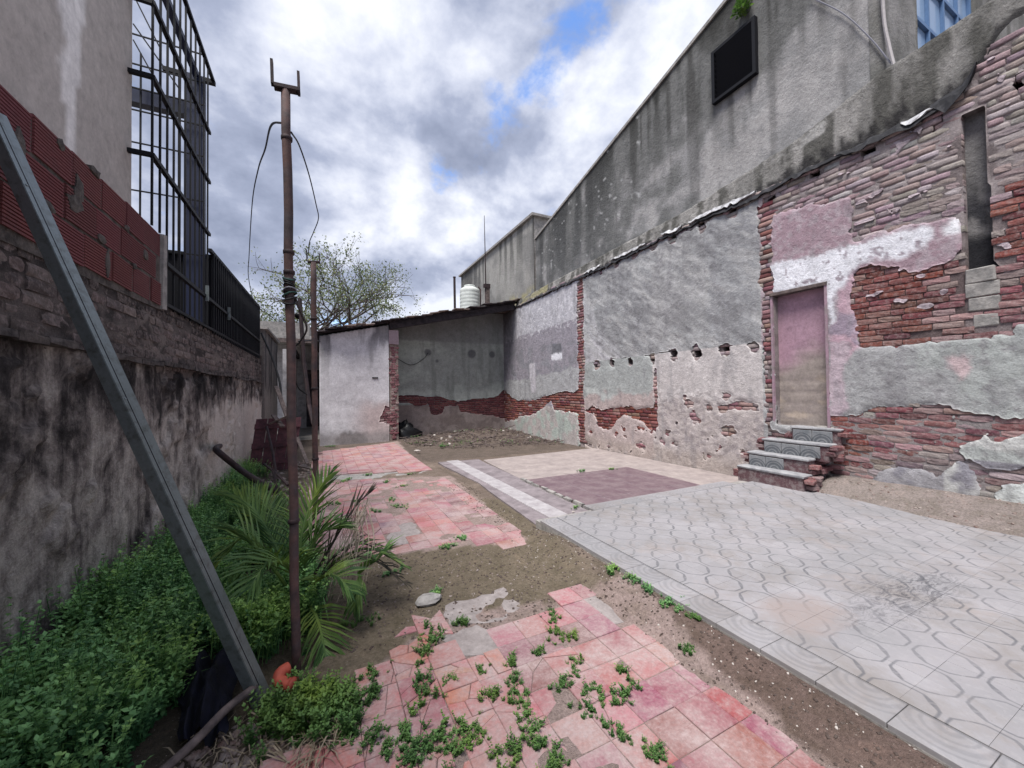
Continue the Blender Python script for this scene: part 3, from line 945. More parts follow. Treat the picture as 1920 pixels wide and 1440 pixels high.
# ------------------------------------------------------------------ right party wall
XW = 5.75
wallR = thing('party_wall', (XW, 6.0, 0.0), 'long ruined wall with torn plaster, joist pockets and bare brick on the right', 'wall')
def pw(poly):
    return [tuple(at(px, py, 'X', XW)[1:]) for px, py in poly]
us = np.concatenate([np.arange(-1.5, 0.9, 0.06), np.arange(0.9, 6.2, 0.02), np.arange(6.2, 12.5, 0.03)])
vs = np.arange(-0.35, 4.62, 0.02)
UC, VC = np.meshgrid((us[1:]+us[:-1])/2, (vs[1:]+vs[:-1])/2, indexing='ij')
UG, VG = np.meshgrid(us, vs, indexing='ij')
def warp(u, v, amp, sc, seed):
    return u+amp*(fbm(u*sc, v*sc, seed)-0.5)*2, v+amp*(fbm(u*sc, v*sc, seed+5)-0.5)*2

DOOR = [(2.615, 0.835), (3.245, 0.835), (3.25, 2.655), (2.62, 2.655)]
SLOT = [(1.235, 2.51), (1.415, 2.53), (1.415, 4.08), (1.265, 4.08)]
BLOCKS = pw([(1808, 500), (1870, 490), (1878, 612), (1812, 625)])
POCK_T = [(1105, 512), (1127, 500), (1153, 490), (1190, 470), (1222, 458), (1262, 440), (1313, 417), (1372, 392), (1444, 380), (1527, 325), (1625, 288), (1755, 228), (1906, 150)]
POCK_M = [(1117, 684), (1147, 679), (1181, 677), (1222, 672), (1262, 664), (1307, 659), (1360, 653), (1412, 652)]
pockets = []
for p in POCK_T:
    c = at(*p, 'X', XW)
    pockets.append((c[1], min(c[2], 4.16), 0.055*random.uniform(0.8, 1.2), 0.075*random.uniform(0.8, 1.25)))
for p in POCK_M:
    c = at(*p, 'X', XW)
    pockets.append((c[1], c[2]-0.01, 0.05*random.uniform(0.8, 1.2), 0.06*random.uniform(0.8, 1.2)))
def pocket_mask(u, v, grow=1.0, seed=31):
    wu, wv = warp(u, v, 0.045, 13, seed)
    m = np.zeros(np.shape(u), bool)
    for (a, b, ru, rv) in pockets:
        m |= (np.abs(wu-a) < ru*grow) & (np.abs(wv-b) < rv*grow)
    return m
def top_z(u):
    z = 4.22 + 0.02*(6-u)*0.5 + 0.04*(fbm(u*2.2, u*0+3.3, 33)-0.5)*2 + 0.05*(fbm(u*13, u*0+1.3, 34)-0.5)*2
    z = z + 0.55*sstep(1.45-u, 0, 0.4)
    return z

EXPOSED = [pw(p) for p in [
    [(1081, 530), (1093, 522), (1096, 852), (1085, 850)],
    [(944, 730), (961, 745), (969, 750), (990, 752), (1009, 748), (1032, 739), (1063, 734), (1086, 734), (1086, 776), (1038, 768), (1033, 752), (1027, 756), (1015, 766), (998, 777), (973, 779), (969, 787), (944, 790)],
    [(1093, 768), (1112, 762), (1126, 770), (1160, 764), (1182, 760), (1192, 768), (1230, 764), (1230, 806), (1216, 802), (1206, 790), (1192, 786), (1170, 777), (1158, 786), (1140, 806), (1122, 800), (1112, 776)],
    [(1224, 690), (1231, 690), (1233, 800), (1226, 800)],
    [(1419, 388), (1442, 376), (1447, 560), (1453, 800), (1437, 800), (1431, 640)],
    [(1345, 760), (1380, 752), (1420, 760), (1420, 772), (1375, 768), (1350, 775)],
    [(1290, 780), (1300, 768), (1315, 790), (1300, 800)],
    [(1350, 800), (1372, 796), (1380, 815), (1360, 822)]]]
PLAST = [pw(p) for p in [
    [(1446, 400), (1520, 385), (1590, 372), (1604, 396), (1592, 430), (1606, 452), (1690, 428), (1755, 416), (1800, 406), (1806, 450), (1790, 478), (1760, 494), (1735, 503), (1706, 511),
     (1685, 504), (1660, 503), (1655, 497), (1625, 498), (1603, 507), (1590, 560), (1600, 600), (1606, 652), (1700, 646), (1800, 637), (1960, 618), (1960, 790), (1860, 783), (1810, 770),
     (1760, 760), (1640, 760), (1620, 770), (1590, 776), (1562, 780), (1553, 780), (1546, 536), (1446, 556)],
    [(1628, 905), (1645, 882), (1690, 872), (1740, 886), (1772, 915), (1775, 965), (1590, 935)],
    [(1745, 905), (1775, 880), (1800, 862), (1828, 880), (1838, 920), (1830, 958), (1770, 962)],
    [(1862, 918), (1960, 896), (1960, 985), (1862, 970)],
    [(1798, 838), (1830, 822), (1870, 835), (1960, 800), (1960, 870), (1880, 882), (1840, 868), (1810, 862)],
    [(1446, 790), (1556, 790), (1562, 806), (1446, 806)]]]
# walls beyond the near end of the photograph: plaster lower band simply runs on
PLAST.append([(-1.6, 1.05), (1.12, 1.10), (1.12, 1.92), (-1.6, 1.95)])

def plaster_keep(u, v):
    wu, wv = warp(u, v, 0.045, 5.0, 41)
    wu, wv = warp(wu, wv, 0.030, 19.0, 43)
    wu, wv = warp(wu, wv, 0.014, 47.0, 44)
    k = u > 3.36
    for p in EXPOSED:
        k &= ~inpoly(wu, wv, p)
    island = np.zeros(np.shape(u), bool)
    for p in PLAST:
        island |= inpoly(wu, wv, p)
    k |= (island & (u < 3.40))
    # small scabs of plaster left on the bare brick, small losses in the plaster
    scab = fbm(u*5.5, v*9, 47)
    k |= (u < 3.3) & (scab > 0.735)
    loss = fbm(u*6, v*6, 49)
    rough = inpoly(u, v, pw([(1236, 740), (1436, 730), (1436, 880), (1236, 850)])) | inpoly(u, v, pw([(1095, 790), (1230, 790), (1230, 850), (1095, 845)]))
    k &= ~(rough & (loss > 0.70))
    for (a, b, ru, rv) in pockets:
        k &= ~((np.hypot((wu-a)/(ru*1.5+0.03), (wv-b)/(rv*1.5+0.035))) < 0.50+0.8*(fbm(u*9, v*9, 52)))
    k &= ~((np.abs(v-2.03-0.05*(fbm(u*3, v*0, 53)-0.5)) < 0.003+0.016*(fbm(u*6, v*0+3, 54)-0.35)) & (u > 3.4) & (u < 7.7))
    k &= ~inpoly(u, v, DOOR)
    k &= ~inpoly(u, v, [(a+(0.02 if a > 1.3 else -0.02), b) for a, b in SLOT])
    k &= ~inpoly(u, v, BLOCKS)
    k &= v < top_z(u)-0.10-0.06*(fbm(u*4, v*0+7, 51)-0.3)
    return k
keep = plaster_keep(UC, VC)

# colour of the plaster (paint, cement patches, lime)
def wall_colour(u, v):
    def pm(poly, amp=0.05, sc=4, seed=61, soft=False):
        wu, wv = warp(u, v, amp+0.02, sc, seed)
        wu, wv = warp(wu, wv, 0.03, 17, seed+2)
        pl = pw(poly); sf = 0.022
        return (1.0*inpoly(wu, wv, pl)+inpoly(wu+sf, wv, pl)+inpoly(wu-sf, wv, pl)+inpoly(wu, wv+sf, pl)+inpoly(wu, wv-sf, pl))/5.0
    n1 = fbm(u*0.9, v*0.9, 71); n2 = fbm(u*4, v*4, 72); n3 = fbm(u*9, v*2.2, 73); n4 = fbm(u*16, v*16, 74)
    c = lina((172, 168, 172))*np.ones(np.shape(u)+(1,))
    # far bay
    far = (u > 7.75).astype(float)
    c = lay(c, far, (186, 184, 190))
    c = lay(c, far*pm([(930, 648), (1000, 622), (1087, 596), (1087, 780), (930, 800)], 0.06), (152, 147, 155))
    c = lay(c, far*0.7*sstep(n2, 0.45, 0.65)*pm([(930, 660), (1087, 640), (1087, 740), (930, 760)]), (140, 140, 146))
    c = lay(c, far*pm([(930, 720), (1087, 690), (1087, 740), (930, 760)], 0.16, 2.5), (170, 170, 172))
    c = lay(c, far*pm([(992, 683), (1003, 680), (1006, 735), (996, 738)], 0.02), (196, 192, 198))
    c = lay(c, far*pm([(1034, 662), (1054, 660), (1054, 674), (1034, 675)], 0.01, 8), (226, 226, 232))
    c = lay(c, far*pm([(1034, 645), (1053, 643), (1053, 661), (1034, 663)], 0.01, 8), (118, 118, 124))
    c = lay(c, far*pm([(930, 760), (1087, 760), (1087, 860), (930, 830)], 0.05), (184, 176, 174))
    c = lay(c, far*sstep(n2, 0.48, 0.6)*pm([(960, 770), (1087, 770), (1087, 860), (960, 830)], 0.05), (178, 186, 180))
    c = lay(c, far*0.8*sstep(n4, 0.55, 0.7)*(v > 3.0), (206, 204, 208))
    # second and third bay, upper storey: cement render
    up = ((u < 7.75) & (u > 3.36) & (v > 2.03)).astype(float)
    c = lay(c, up, (150, 150, 152))
    c = lay(c, up*pm([(1215, 380), (1460, 300), (1460, 700), (1222, 700)], 0.05)*0.9, (158, 157, 158))
    c = lay(c, up*pm([(1322, 400), (1440, 360), (1440, 680), (1330, 690)], 0.03), (148, 148, 151))
    c = lay(c, up*pm([(1088, 540), (1104, 552), (1112, 585), (1120, 615), (1140, 632), (1160, 642), (1166, 690), (1086, 690)], 0.05), (190, 188, 192))
    c = lay(c, up*0.5*sstep(n1, 0.5, 0.65), (166, 167, 168))
    tr_ = fbm((u+0.7*v)*2.2, (v-0.7*u)*7.0, 83, 5)
    c = lay(c, up*0.75*sstep(tr_, 0.52, 0.66), (176, 175, 175))
    c = lay(c, up*0.55*sstep(0.5-tr_, 0.02, 0.16), (128, 127, 129))
    # lower storey
    lo = ((u < 7.75) & (u > 3.36) & (v <= 2.03)).astype(float)
    c = lay(c, lo, (196, 190, 189))
    c = lay(c, lo*(u > 5.5), (164, 167, 166))
    c = lay(c, lo*(u > 5.5)*pm([(1094, 725), (1120, 730), (1160, 745), (1166, 765), (1140, 752), (1100, 742)], 0.03), (186, 190, 188))
    c = lay(c, lo*(u > 5.4)*sstep(1.2-v+0.5*(n2-0.5), -0.06, 0.06), (180, 166, 164))
    c = lay(c, lo*(u <= 5.5)*sstep(1.25-v+0.3*(n2-0.5), 0, 0.25), (184, 175, 173))
    c = lay(c, lo*(u <= 5.5)*0.7*sstep(n4, 0.5, 0.65)*sstep(1.3-v, 0, 0.2), (150, 142, 144))
    c = lay(c, lo*0.6*sstep(0.35-v+0.2*(n2-.5), 0, 0.25), (172, 160, 152))
    # around the bricked-up door
    nr = (u < 3.42).astype(float)
    c = lay(c, nr*(v > 1.9), (160, 146, 152))
    c = lay(c, nr*pm([(1446, 396), (1520, 380), (1600, 366), (1612, 400), (1610, 452), (1700, 420), (1820, 400), (1820, 450), (1790, 490), (1706, 520), (1600, 520), (1540, 560), (1438, 560)], 0.02), (166, 143, 152))
    c = lay(c, nr*(v > 1.9)*sstep(n4, 0.48, 0.62)*0.7, (172, 160, 166))
    wh = pm([(1438, 498), (1600, 458), (1690, 430), (1752, 418), (1754, 442), (1736, 462), (1702, 470), (1694, 482), (1640, 484), (1600, 508), (1590, 530), (1570, 548), (1566, 605), (1553, 612), (1546, 536), (1438, 558)], 0.03)
    c = lay(c, nr*wh, (232, 232, 238))
    c = lay(c, nr*wh*sstep(n4+0.3*n2, 0.80, 0.86), (158, 148, 156))
    c = lay(c, nr*pm([(1772, 426), (1806, 404), (1806, 428), (1780, 444)], 0.03), (228, 228, 232))
    pk = pm([(1553, 612), (1566, 600), (1580, 540), (1606, 505), (1612, 652), (1553, 700)], 0.03)
    c = lay(c, nr*pk, (190, 160, 172))
    c = lay(c, nr*pk*sstep(n2, 0.5, 0.6), (158, 144, 158))
    band = ((v <= 1.92) & (u < 3.42)).astype(float)
    c = lay(c, band*(1-pk), (164, 164, 165))
    c = lay(c, band*(1-pk)*sstep(n1, 0.42, 0.6), (172, 176, 174))
    c = lay(c, band*0.7*sstep(n4, 0.56, 0.68), (138, 136, 138))
    c = lay(c, band*pm([(1553, 640), (1590, 640), (1585, 770), (1553, 790)], 0.06), (186, 170, 178))
    c = lay(c, band*pm([(1770, 670), (1815, 660), (1815, 690), (1800, 715)], 0.03), (194, 174, 176))
    c = lay(c, band*(v < 0.62), (138, 136, 144))
    c = lay(c, band*(v < 0.62)*sstep(n2, 0.47, 0.6), (160, 158, 162))
    c = lay(c, band*(u < 1.62)*(v < 0.95)*sstep(n2, 0.40, 0.55), (196, 196, 194))
    c = lay(c, pm([(1862, 916), (1960, 900), (1960, 980), (1862, 968)], 0.02), (206, 210, 208))
    # grey streaks of rain dirt from the old roof line and overall mottling
    st = sstep(fbm(u*5.5, v*0.8, 81), 0.50, 0.72)*sstep(v, 2.9, 4.2)
    c = lay(c, 0.45*st, (96, 94, 98))
    c = lay(c, 0.30*far*sstep(u, 9.5, 12.3)*sstep(n1+0.4*n2, 0.5, 0.85), (92, 92, 94))
    c = lay(c, 0.7*far*sstep(u-11.0, 0, 0.9)*sstep(v, 2.6, 3.6), (78, 76, 80))        # soot and roof shadow below the lean-to, both painted in
    c = lay(c, 0.35*sstep(n3, 0.55, 0.75), (128, 126, 130))
    return c*(0.88+0.24*n4)[..., None]
# relief of the plaster: 0 = wall plane, positive towards the yard
hp = 0.020*(fbm(UG*1.6, VG*1.6, 91)-0.5) + 0.014*(fbm(UG*6, VG*6, 92)-0.5)
hm_dummy = 0
hp += 0.016*(fbm(UG*13, VG*15, 93)-0.5)*(((UG < 5.5) & (VG < 1.35)) | ((UG < 3.3) & (VG < 2.0)))
hp += 0.020*(fbm((UG+0.7*VG)*3, (VG-0.7*UG)*9, 94)-0.5)*((UG > 3.4) & (UG < 7.7) & (VG > 2.03))
def edge_soft(kc, it=5):
    b = np.pad(kc.astype(float), 1, mode='edge')
    for _ in range(it):
        b[1:-1, 1:-1] = (b[1:-1, 1:-1]*2+b[:-2, 1:-1]+b[2:, 1:-1]+b[1:-1, :-2]+b[1:-1, 2:])/6
    return (b[:-1, :-1]+b[1:, :-1]+b[:-1, 1:]+b[1:, 1:])/4
hp -= 0.040*np.clip(1-edge_soft(keep), 0, 0.6)*sstep(fbm(UG*2.2, VG*2.2, 99), 0.42, 0.62)
placeR = lambda u, v, h: (XW-h, u, v)
grid_wall('plaster', us, vs, placeR, hp, keep, wall_colour(UG, VG), M['plaster'], wallR, -0.05)

# mortar bed behind, with the door, the chase and the joist pockets left open
mk_keep = ~pocket_mask(UC, VC) & (VC < top_z(UC)) & ~inpoly(UC, VC, DOOR) & ~inpoly(UC, VC, SLOT) & ~inpoly(UC, VC, pw([(1808, 500), (1870, 490), (1878, 540), (1812, 545)]))
hm = -0.030 + 0.012*(fbm(UG*9, VG*14, 95)-0.5)
hm = np.where(inpoly(UG, VG, pw([(1440, 378), (1570, 290), (1800, 160), (1960, -20), (1960, 340), (1880, 345), (1800, 440), (1600, 470), (1440, 500)])), -0.0225+0.010*(fbm(UG*7, VG*11, 97)-0.5), hm)
hm = np.where((UG < 3.3) & (VG < 1.05), -0.0230+0.012*(fbm(UG*6, VG*10, 98)-0.5), hm)
cm = lina((128, 118, 118))*np.ones(UG.shape+(1,))
nn = fbm(UG*5, VG*5, 96)
pale = inpoly(UG, VG, pw([(1440, 378), (1570, 290), (1800, 160), (1960, -20), (1960, 340), (1880, 345), (1800, 440), (1600, 470), (1440, 500)]))
cm = lay(cm, pale*1.0, (148, 139, 139))
cm = lay(cm, 0.8*sstep(nn, 0.5, 0.65), (104, 94, 94))
cm = lay(cm, 0.7*inpoly(UG, VG, pw([(1590, 495), (1810, 495), (1810, 655), (1590, 655)])), (84, 70, 70))
cm = lay(cm, 0.9*((UG < 3.3) & (VG < 1.1)), (140, 133, 133))
cm = lay(cm, 0.9*((UG > 3.5) & (VG < 1.5)), (160, 148, 147))
grid_wall('mortar', us, vs, placeR, hm, mk_keep, cm, M['mortar'], wallR, -0.19, True, 1)
MB().box((XW+0.19+0.13, 5.5, 1.9), (0.24, 14.0, 4.7)).build('wall_core', M['dark_void'], wallR)

RZ = [pw(p) for p in [[(1590, 495), (1760, 495), (1735, 560), (1765, 655), (1600, 660)], [(1868, 350), (1960, 330), (1960, 480), (1868, 500)],
      [(1560, 780), (1622, 770), (1630, 850), (1570, 870)], [(944, 725), (1090, 725), (1090, 800), (944, 800)], [(1093, 755), (1232, 755), (1232, 812), (1093, 812)]]]
RZ2 = [pw(p) for p in [[(1735, 495), (1960, 470), (1960, 640), (1735, 655)], [(1560, 860), (1640, 860), (1640, 930), (1560, 930)], [(1419, 388), (1442, 376), (1453, 800), (1437, 800)],
       [(1630, 760), (1960, 770), (1960, 830), (1630, 860)], [(1081, 530), (1093, 522), (1096, 852), (1085, 850)]]]
def bcol(u, v):
    j = np.array([random.uniform(-10, 10)]*3)+np.array([random.uniform(-5, 5) for _ in range(3)])
    a = np.array(u); b = np.array(v)
    if any(inpoly(a, b, p) for p in RZ):
        base = random.choice([(120, 72, 68), (126, 76, 71), (112, 68, 66), (134, 86, 80), (106, 68, 68), (132, 100, 96)])
    elif any(inpoly(a, b, p) for p in RZ2):
        base = random.choice([(128, 84, 84), (144, 114, 112), (120, 86, 88), (152, 126, 124), (112, 78, 80), (140, 120, 120)])
    elif u > 3.5 and v < 1.6:
        base = random.choice([(160, 136, 136), (150, 120, 120), (166, 150, 148), (140, 104, 106)])
    elif v < 1.2:
        base = random.choice([(136, 124, 124), (148, 138, 136), (124, 106, 107), (158, 150, 148), (114, 97, 98)])
    else:
        base = random.choice([(146, 131, 132), (152, 142, 141), (138, 122, 124), (160, 150, 149), (146, 134, 132), (150, 132, 133)])
    return tuple(lina(np.clip(np.array(base)+j, 0, 255)))
def idx_keep(u, v):
    i = np.searchsorted(us, u)-1; jx = np.searchsorted(vs, v)-1
    if i < 0 or jx < 0 or i >= len(us)-1 or jx >= len(vs)-1: return True
    return bool(keep[i, jx])
mkf = lambda u, v: bool(mk_keep[min(max(np.searchsorted(us, u)-1, 0), len(us)-2), min(max(np.searchsorted(vs, v)-1, 0), len(vs)-2)])
bl = courses(0.3, 12.3, 0.05, 4.9, 0.225, 0.0675, lambda u, v: (not idx_keep(u, v)) and mkf(u, v) , lambda u, v, d: (XW+0.016+d, u, v), bcol, 0.009, 0.008, 0.005, 0.012)
bl = [b for b in bl if not (inpoly(np.array(b[0][1]), np.array(b[0][2]), DOOR) or inpoly(np.array(b[0][1]), np.array(b[0][2]), SLOT) or inpoly(np.array(b[0][1]), np.array(b[0][2]), BLOCKS)) and mkf(b[0][1], b[0][2]) and b[0][1] > 0.6]
# keep long bricks out of the door opening and the chase
def clip_brick(b):
    (x, u, v), L, h, c, r = b
    for (u0, u1, v0, v1) in ((2.615, 3.25, 0.83, 2.66), (1.25, 1.415, 2.5, 4.08)):
        if v0 < v < v1:
            um = (u0+u1)/2
            if u > um and u-L/2 < u1: nl = (u+L/2)-u1; return ((x, u1+nl/2, v), max(nl-0.004, 0.03), h, c, r)
            if u <= um and u+L/2 > u0: nl = u0-(u-L/2); return ((x, u0-nl/2, v), max(nl-0.004, 0.03), h, c, r)
    return b
bl = [clip_brick(b) for b in bl]
lay_bricks(wallR, bl, 0.0, 300, XW)

# blocked doorway infill, set back in the opening
du = np.arange(2.55, 3.32, 0.03); dv = np.arange(0.80, 2.72, 0.03)
DU, DV = np.meshgrid(du, dv, indexing='ij')
dn = fbm(DU*3, DV*3, 101); dn2 = fbm(DU*5, DV*16, 102)
dc = lina((168, 136, 150))*np.ones(DU.shape+(1,))
dc = lay(dc, 0.6*sstep(dn, 0.4, 0.7), (160, 132, 145))
dc = lay(dc, sstep(1.78-DV+0.35*(dn-0.5)+0.30*(DU-2.93)*-1.0, -0.16, 0.20), (150, 140, 134))
dc = lay(dc, 0.6*sstep(dn2, 0.52, 0.68)*sstep(1.6-DV, 0, 0.2), (186, 170, 154))
dc = lay(dc, 0.5*sstep(dn2, 0.30, 0.42)*(1-sstep(dn2, 0.42, 0.46))*sstep(1.7-DV, 0, 0.2), (138, 128, 126))
grid_wall('door_infill', du, dv, lambda u, v, h: (XW+0.115-h, u, v), 0.010*(fbm(DU*4, DV*8, 103)-0.5)-0.006*(np.abs(((DV/0.075) % 1)-0.5) > 0.40)*(fbm(DU*3, DV*3, 104) > 0.42)*sstep(2.0-DV, 0, 0.2), np.ones((len(du)-1, len(dv)-1), bool), dc, M['smooth_plaster'], wallR)
jam = MB()
jam.box((XW+0.056, 3.262, 1.745), (0.118, 0.028, 1.83)).box((XW+0.056, 2.603, 1.745), (0.118, 0.028, 1.83))
jam.build('door_jamb', mat_plain('mauve_jamb', lin(160, 132, 146), 0.9, 0.2, 9, 0.4, c2=lin(140, 128, 130)), wallR)
MB().box((XW+0.050, 2.932, 2.672), (0.13, 0.70, 0.045), None, 0.004, 0.004).build('lintel', M['wood_old'], wallR)
# chase: its back and two grey blocks under it
cu = np.arange(1.18, 1.48, 0.03); cv_ = np.arange(2.4, 4.16, 0.03)
CU, CV = np.meshgrid(cu, cv_, indexing='ij')
cc = lina((126, 124, 124))*np.ones(CU.shape+(1,))
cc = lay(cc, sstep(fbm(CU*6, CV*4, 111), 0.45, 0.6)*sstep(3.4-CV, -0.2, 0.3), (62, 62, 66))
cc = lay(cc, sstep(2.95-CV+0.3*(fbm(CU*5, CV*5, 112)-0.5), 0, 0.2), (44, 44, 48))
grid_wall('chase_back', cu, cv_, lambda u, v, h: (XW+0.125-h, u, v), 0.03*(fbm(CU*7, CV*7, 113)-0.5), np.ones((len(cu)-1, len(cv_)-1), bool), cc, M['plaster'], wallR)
b0 = at(1840, 515, 'X', XW)
for k, (w_, h_) in enumerate([(0.19, 0.145), (0.22, 0.135), (0.20, 0.13), (0.16, 0.12)]):
    MB().box((XW+0.075+0.004*k, 1.325-0.008*k, 2.43-0.142*k-0.02*(k > 2)), (0.14, w_, h_), Matrix.Rotation(random.uniform(-.03, .03), 3, 'X'), 0.004, 0.008).build('cement_block', M['concrete'], wallR)

# torn remains of the roofing along the old roof line
def scrap(mat, u0, u1, seed, zoff, wd, name):
    k = max(6, int((u1-u0)/0.05))
    V = []; Fc = []
    for i in range(k+1):
        u = u0+(u1-u0)*i/k
        t = float(top_z(np.array(u)))+zoff
        e1 = 0.5+float(fbm(np.array(u*26), np.array(seed*1.7), seed)); e2 = float(fbm(np.array(u*9), np.array(seed*2.3), seed+4))
        ta = min(1.0, 4*min(i, k-i)/k+0.05)
        V += [(XW-0.022-0.03*e2*ta, u, t-0.03-wd*(e1-0.5)*ta*1.3), (XW-0.012, u, t-0.01), (XW+0.03, u, t+wd*e2*ta*0.5), (XW+0.03, u, t-0.05)]
    for i in range(k):
        a = i*4
        Fc += [(a, a+1, a+5, a+4), (a+1, a+2, a+6, a+5), (a+3, a, a+4, a+7), (a+2, a+3, a+7, a+6)]
    mk(name, V, Fc, mat, wallR)
scrap(M['felt_black'], 1.30, 1.62, 3, 0.06, 0.16, 'roofing_felt')
scrap(M['felt_black'], 1.52, 2.45, 5, 0.00, 0.08, 'roofing_felt')
scrap(M['felt_black'], 2.3, 4.4, 7, -0.02, 0.06, 'roofing_felt')
scrap(M['felt_white'], 3.45, 4.6, 9, 0.05, 0.06, 'white_membrane')
scrap(M['felt_white'], 4.75, 5.2, 11, 0.04, 0.05, 'white_membrane')
scrap(M['felt_white'], 5.6, 6.6, 13, 0.04, 0.05, 'white_membrane')
scrap(M['felt_white'], 1.6, 1.85, 15, 0.035, 0.05, 'white_membrane')
scrap(M['felt_white'], 7.0, 7.6, 19, 0.03, 0.05, 'white_membrane')
scrap(M['felt_black'], 4.4, 11.3, 17, -0.03, 0.05, 'roofing_felt')

# ------------------------------------------------------------------ gabled building above the wall
XG = 6.05
gab = thing('gabled_building', (7.5, 6.2, 0), 'tall grey rendered building with sloping parapet and black louvre behind the ruined wall', 'building')
def gtop(u):
    return 7.79-0.2565*(u-4.0)
gu = np.concatenate([np.arange(2.07, 10.52, 0.05)]); gv = np.linspace(0, 1, 64)
GU, GV = np.meshgrid(gu, gv, indexing='ij')
GZ = 4.2+GV*(gtop(GU)-4.2)
LV = [tuple(at(px, py, 'X', XG)[1:]) for px, py in [(1341, 95), (1420, 42), (1423, 140), (1344, 188)]]
n1 = fbm(GU*0.7, GZ*0.7, 121, 5); n2 = fbm(GU*3, GZ*3, 122); stv = fbm(GU*4.5, GZ*0.35, 123); n4 = fbm(GU*10, GZ*10, 124)
gc = lina((112, 112, 111))*np.ones(GU.shape+(1,))
gc = lay(gc, sstep(n1+0.5*(n2-0.5), 0.42, 0.60), (146, 145, 145))
gc = lay(gc, 0.8*sstep(n1*0.6+n2*0.5, 0.58, 0.70), (172, 169, 168))
gc = lay(gc, 0.85*sstep(stv+0.4*(n2-0.5), 0.36, 0.60)*sstep(GV+0.6*(n1-0.5), 0.30, 0.90), (68, 68, 66))
s9 = fbm(GU*10, GZ*0.35, 127, 4)
gc = lay(gc, 0.75*sstep(s9+0.25*(n1-0.5), 0.46, 0.62)*sstep(GV+0.5*(n2-0.5), 0.35, 0.85), (62, 62, 60))
gc = lay(gc, 0.45*sstep(s9, 0.55, 0.7), (84, 83, 82))
gc = lay(gc, 0.85*sstep(GV+0.25*(stv-0.5), 0.88, 1.0), (52, 52, 50))
gc = lay(gc, 0.7*sstep(GU, 5.5, 9.0)*sstep(stv+0.3*(n2-.5), 0.3, 0.6), (76, 77, 78))
gc = lay(gc, 0.9*sstep(n4, 0.76, 0.80)*(GU > 6), (170, 170, 170))
gc = lay(gc, 0.5*sstep(0.10-GV, 0, 0.08), (120, 118, 116))
gcell = np.ones((len(gu)-1, len(gv)-1), bool)
grid_wall('side_wall', gu, gv, lambda u, v, h: (XG-h, u, 4.2+v*(gtop(u)-4.2)), 0.02*(fbm(GU*2, GZ*2, 125)-0.5)+0.008*(fbm(GU*9, GZ*9, 126)-0.5), gcell, gc, M['plaster'], gab)
mb = MB()
mb.bar((XG+0.10, 2.0, gtop(2.0)+0.02), (XG+0.10, 10.52, gtop(10.52)+0.02), 0.26, 0.06)
mb.build('parapet_coping', M['concrete'], gab)
pv = [(XG+0.04, 2.07, 4.2), (XG+0.04, 10.5, 4.2), (XG+0.04, 10.5, gtop(10.5)), (XG+0.04, 2.07, gtop(2.07))]
# body behind and the front face with the blue window
body = MB().add([(x, y, z) for x in (XG+0.045, 13.5) for y, z in ((2.075, 0), (10.5, 0), (10.5, gtop(10.5)-0.02), (2.075, gtop(2.075)-0.02))],
                [(0, 1, 2, 3), (7, 6, 5, 4), (1, 5, 6, 2), (2, 6, 7, 3), (0, 4, 5, 1)])
body.build('rear_walls', M['concrete'], gab)
fu = np.arange(XG-0.01, 13.5, 0.08); fv = np.arange(4.0, 8.35, 0.08)
FU, FV = np.meshgrid(fu, fv, indexing='ij')
fn = fbm(FU*2, FV*2, 131); fs = fbm(FU*5, FV*0.5, 132)
fc = lina((128, 127, 124))*np.ones(FU.shape+(1,))
fc = lay(fc, sstep(fn, 0.45, 0.65), (146, 144, 142)); fc = lay(fc, 0.7*sstep(fs, 0.45, 0.65), (84, 84, 78))
W0 = at(1720, 80, 'Y', 2.07); W1 = at(1826, 12, 'Y', 2.07)
wx0, wx1 = W0[0], W1[0]; wz0 = W0[2]-0.25; wz1 = 7.6
fk = ~(((FU[:-1, :-1]+0.04) > wx0) & ((FU[:-1, :-1]+0.04) < wx1) & ((FV[:-1, :-1]+0.04) > wz0) & ((FV[:-1, :-1]+0.04) < wz1))
grid_wall('front_wall', fu, fv, lambda u, v, h: (u, 2.07-h, v), 0.012*(fbm(FU*5, FV*5, 133)-0.5), fk, fc, M['plaster'], gab, -0.14)
win = MB()
for t in (0, 0.25, 0.5, 0.75, 1):
    x = wx0+(wx1-wx0)*t
    win.box((x, 2.13, (wz0+wz1)/2), (0.06 if t in (0, 1) else 0.035, 0.05, wz1-wz0))
for t in (0, 0.34, 0.67, 1):
    win.box(((wx0+wx1)/2, 2.128, wz0+(wz1-wz0)*t), (wx1-wx0, 0.044, 0.05))
wo = win.build('window', M['blue_frame'], gab)
for i in range(4):
    for j in range(3):
        a = wx0+(wx1-wx0)*i/4; b = wz0+(wz1-wz0)*j/3
        MB().box((a+(wx1-wx0)/8, 2.15, b+(wz1-wz0)/6), ((wx1-wx0)/4-0.04, 0.008, (wz1-wz0)/3-0.05)).build('pane', M['glass'], wo)
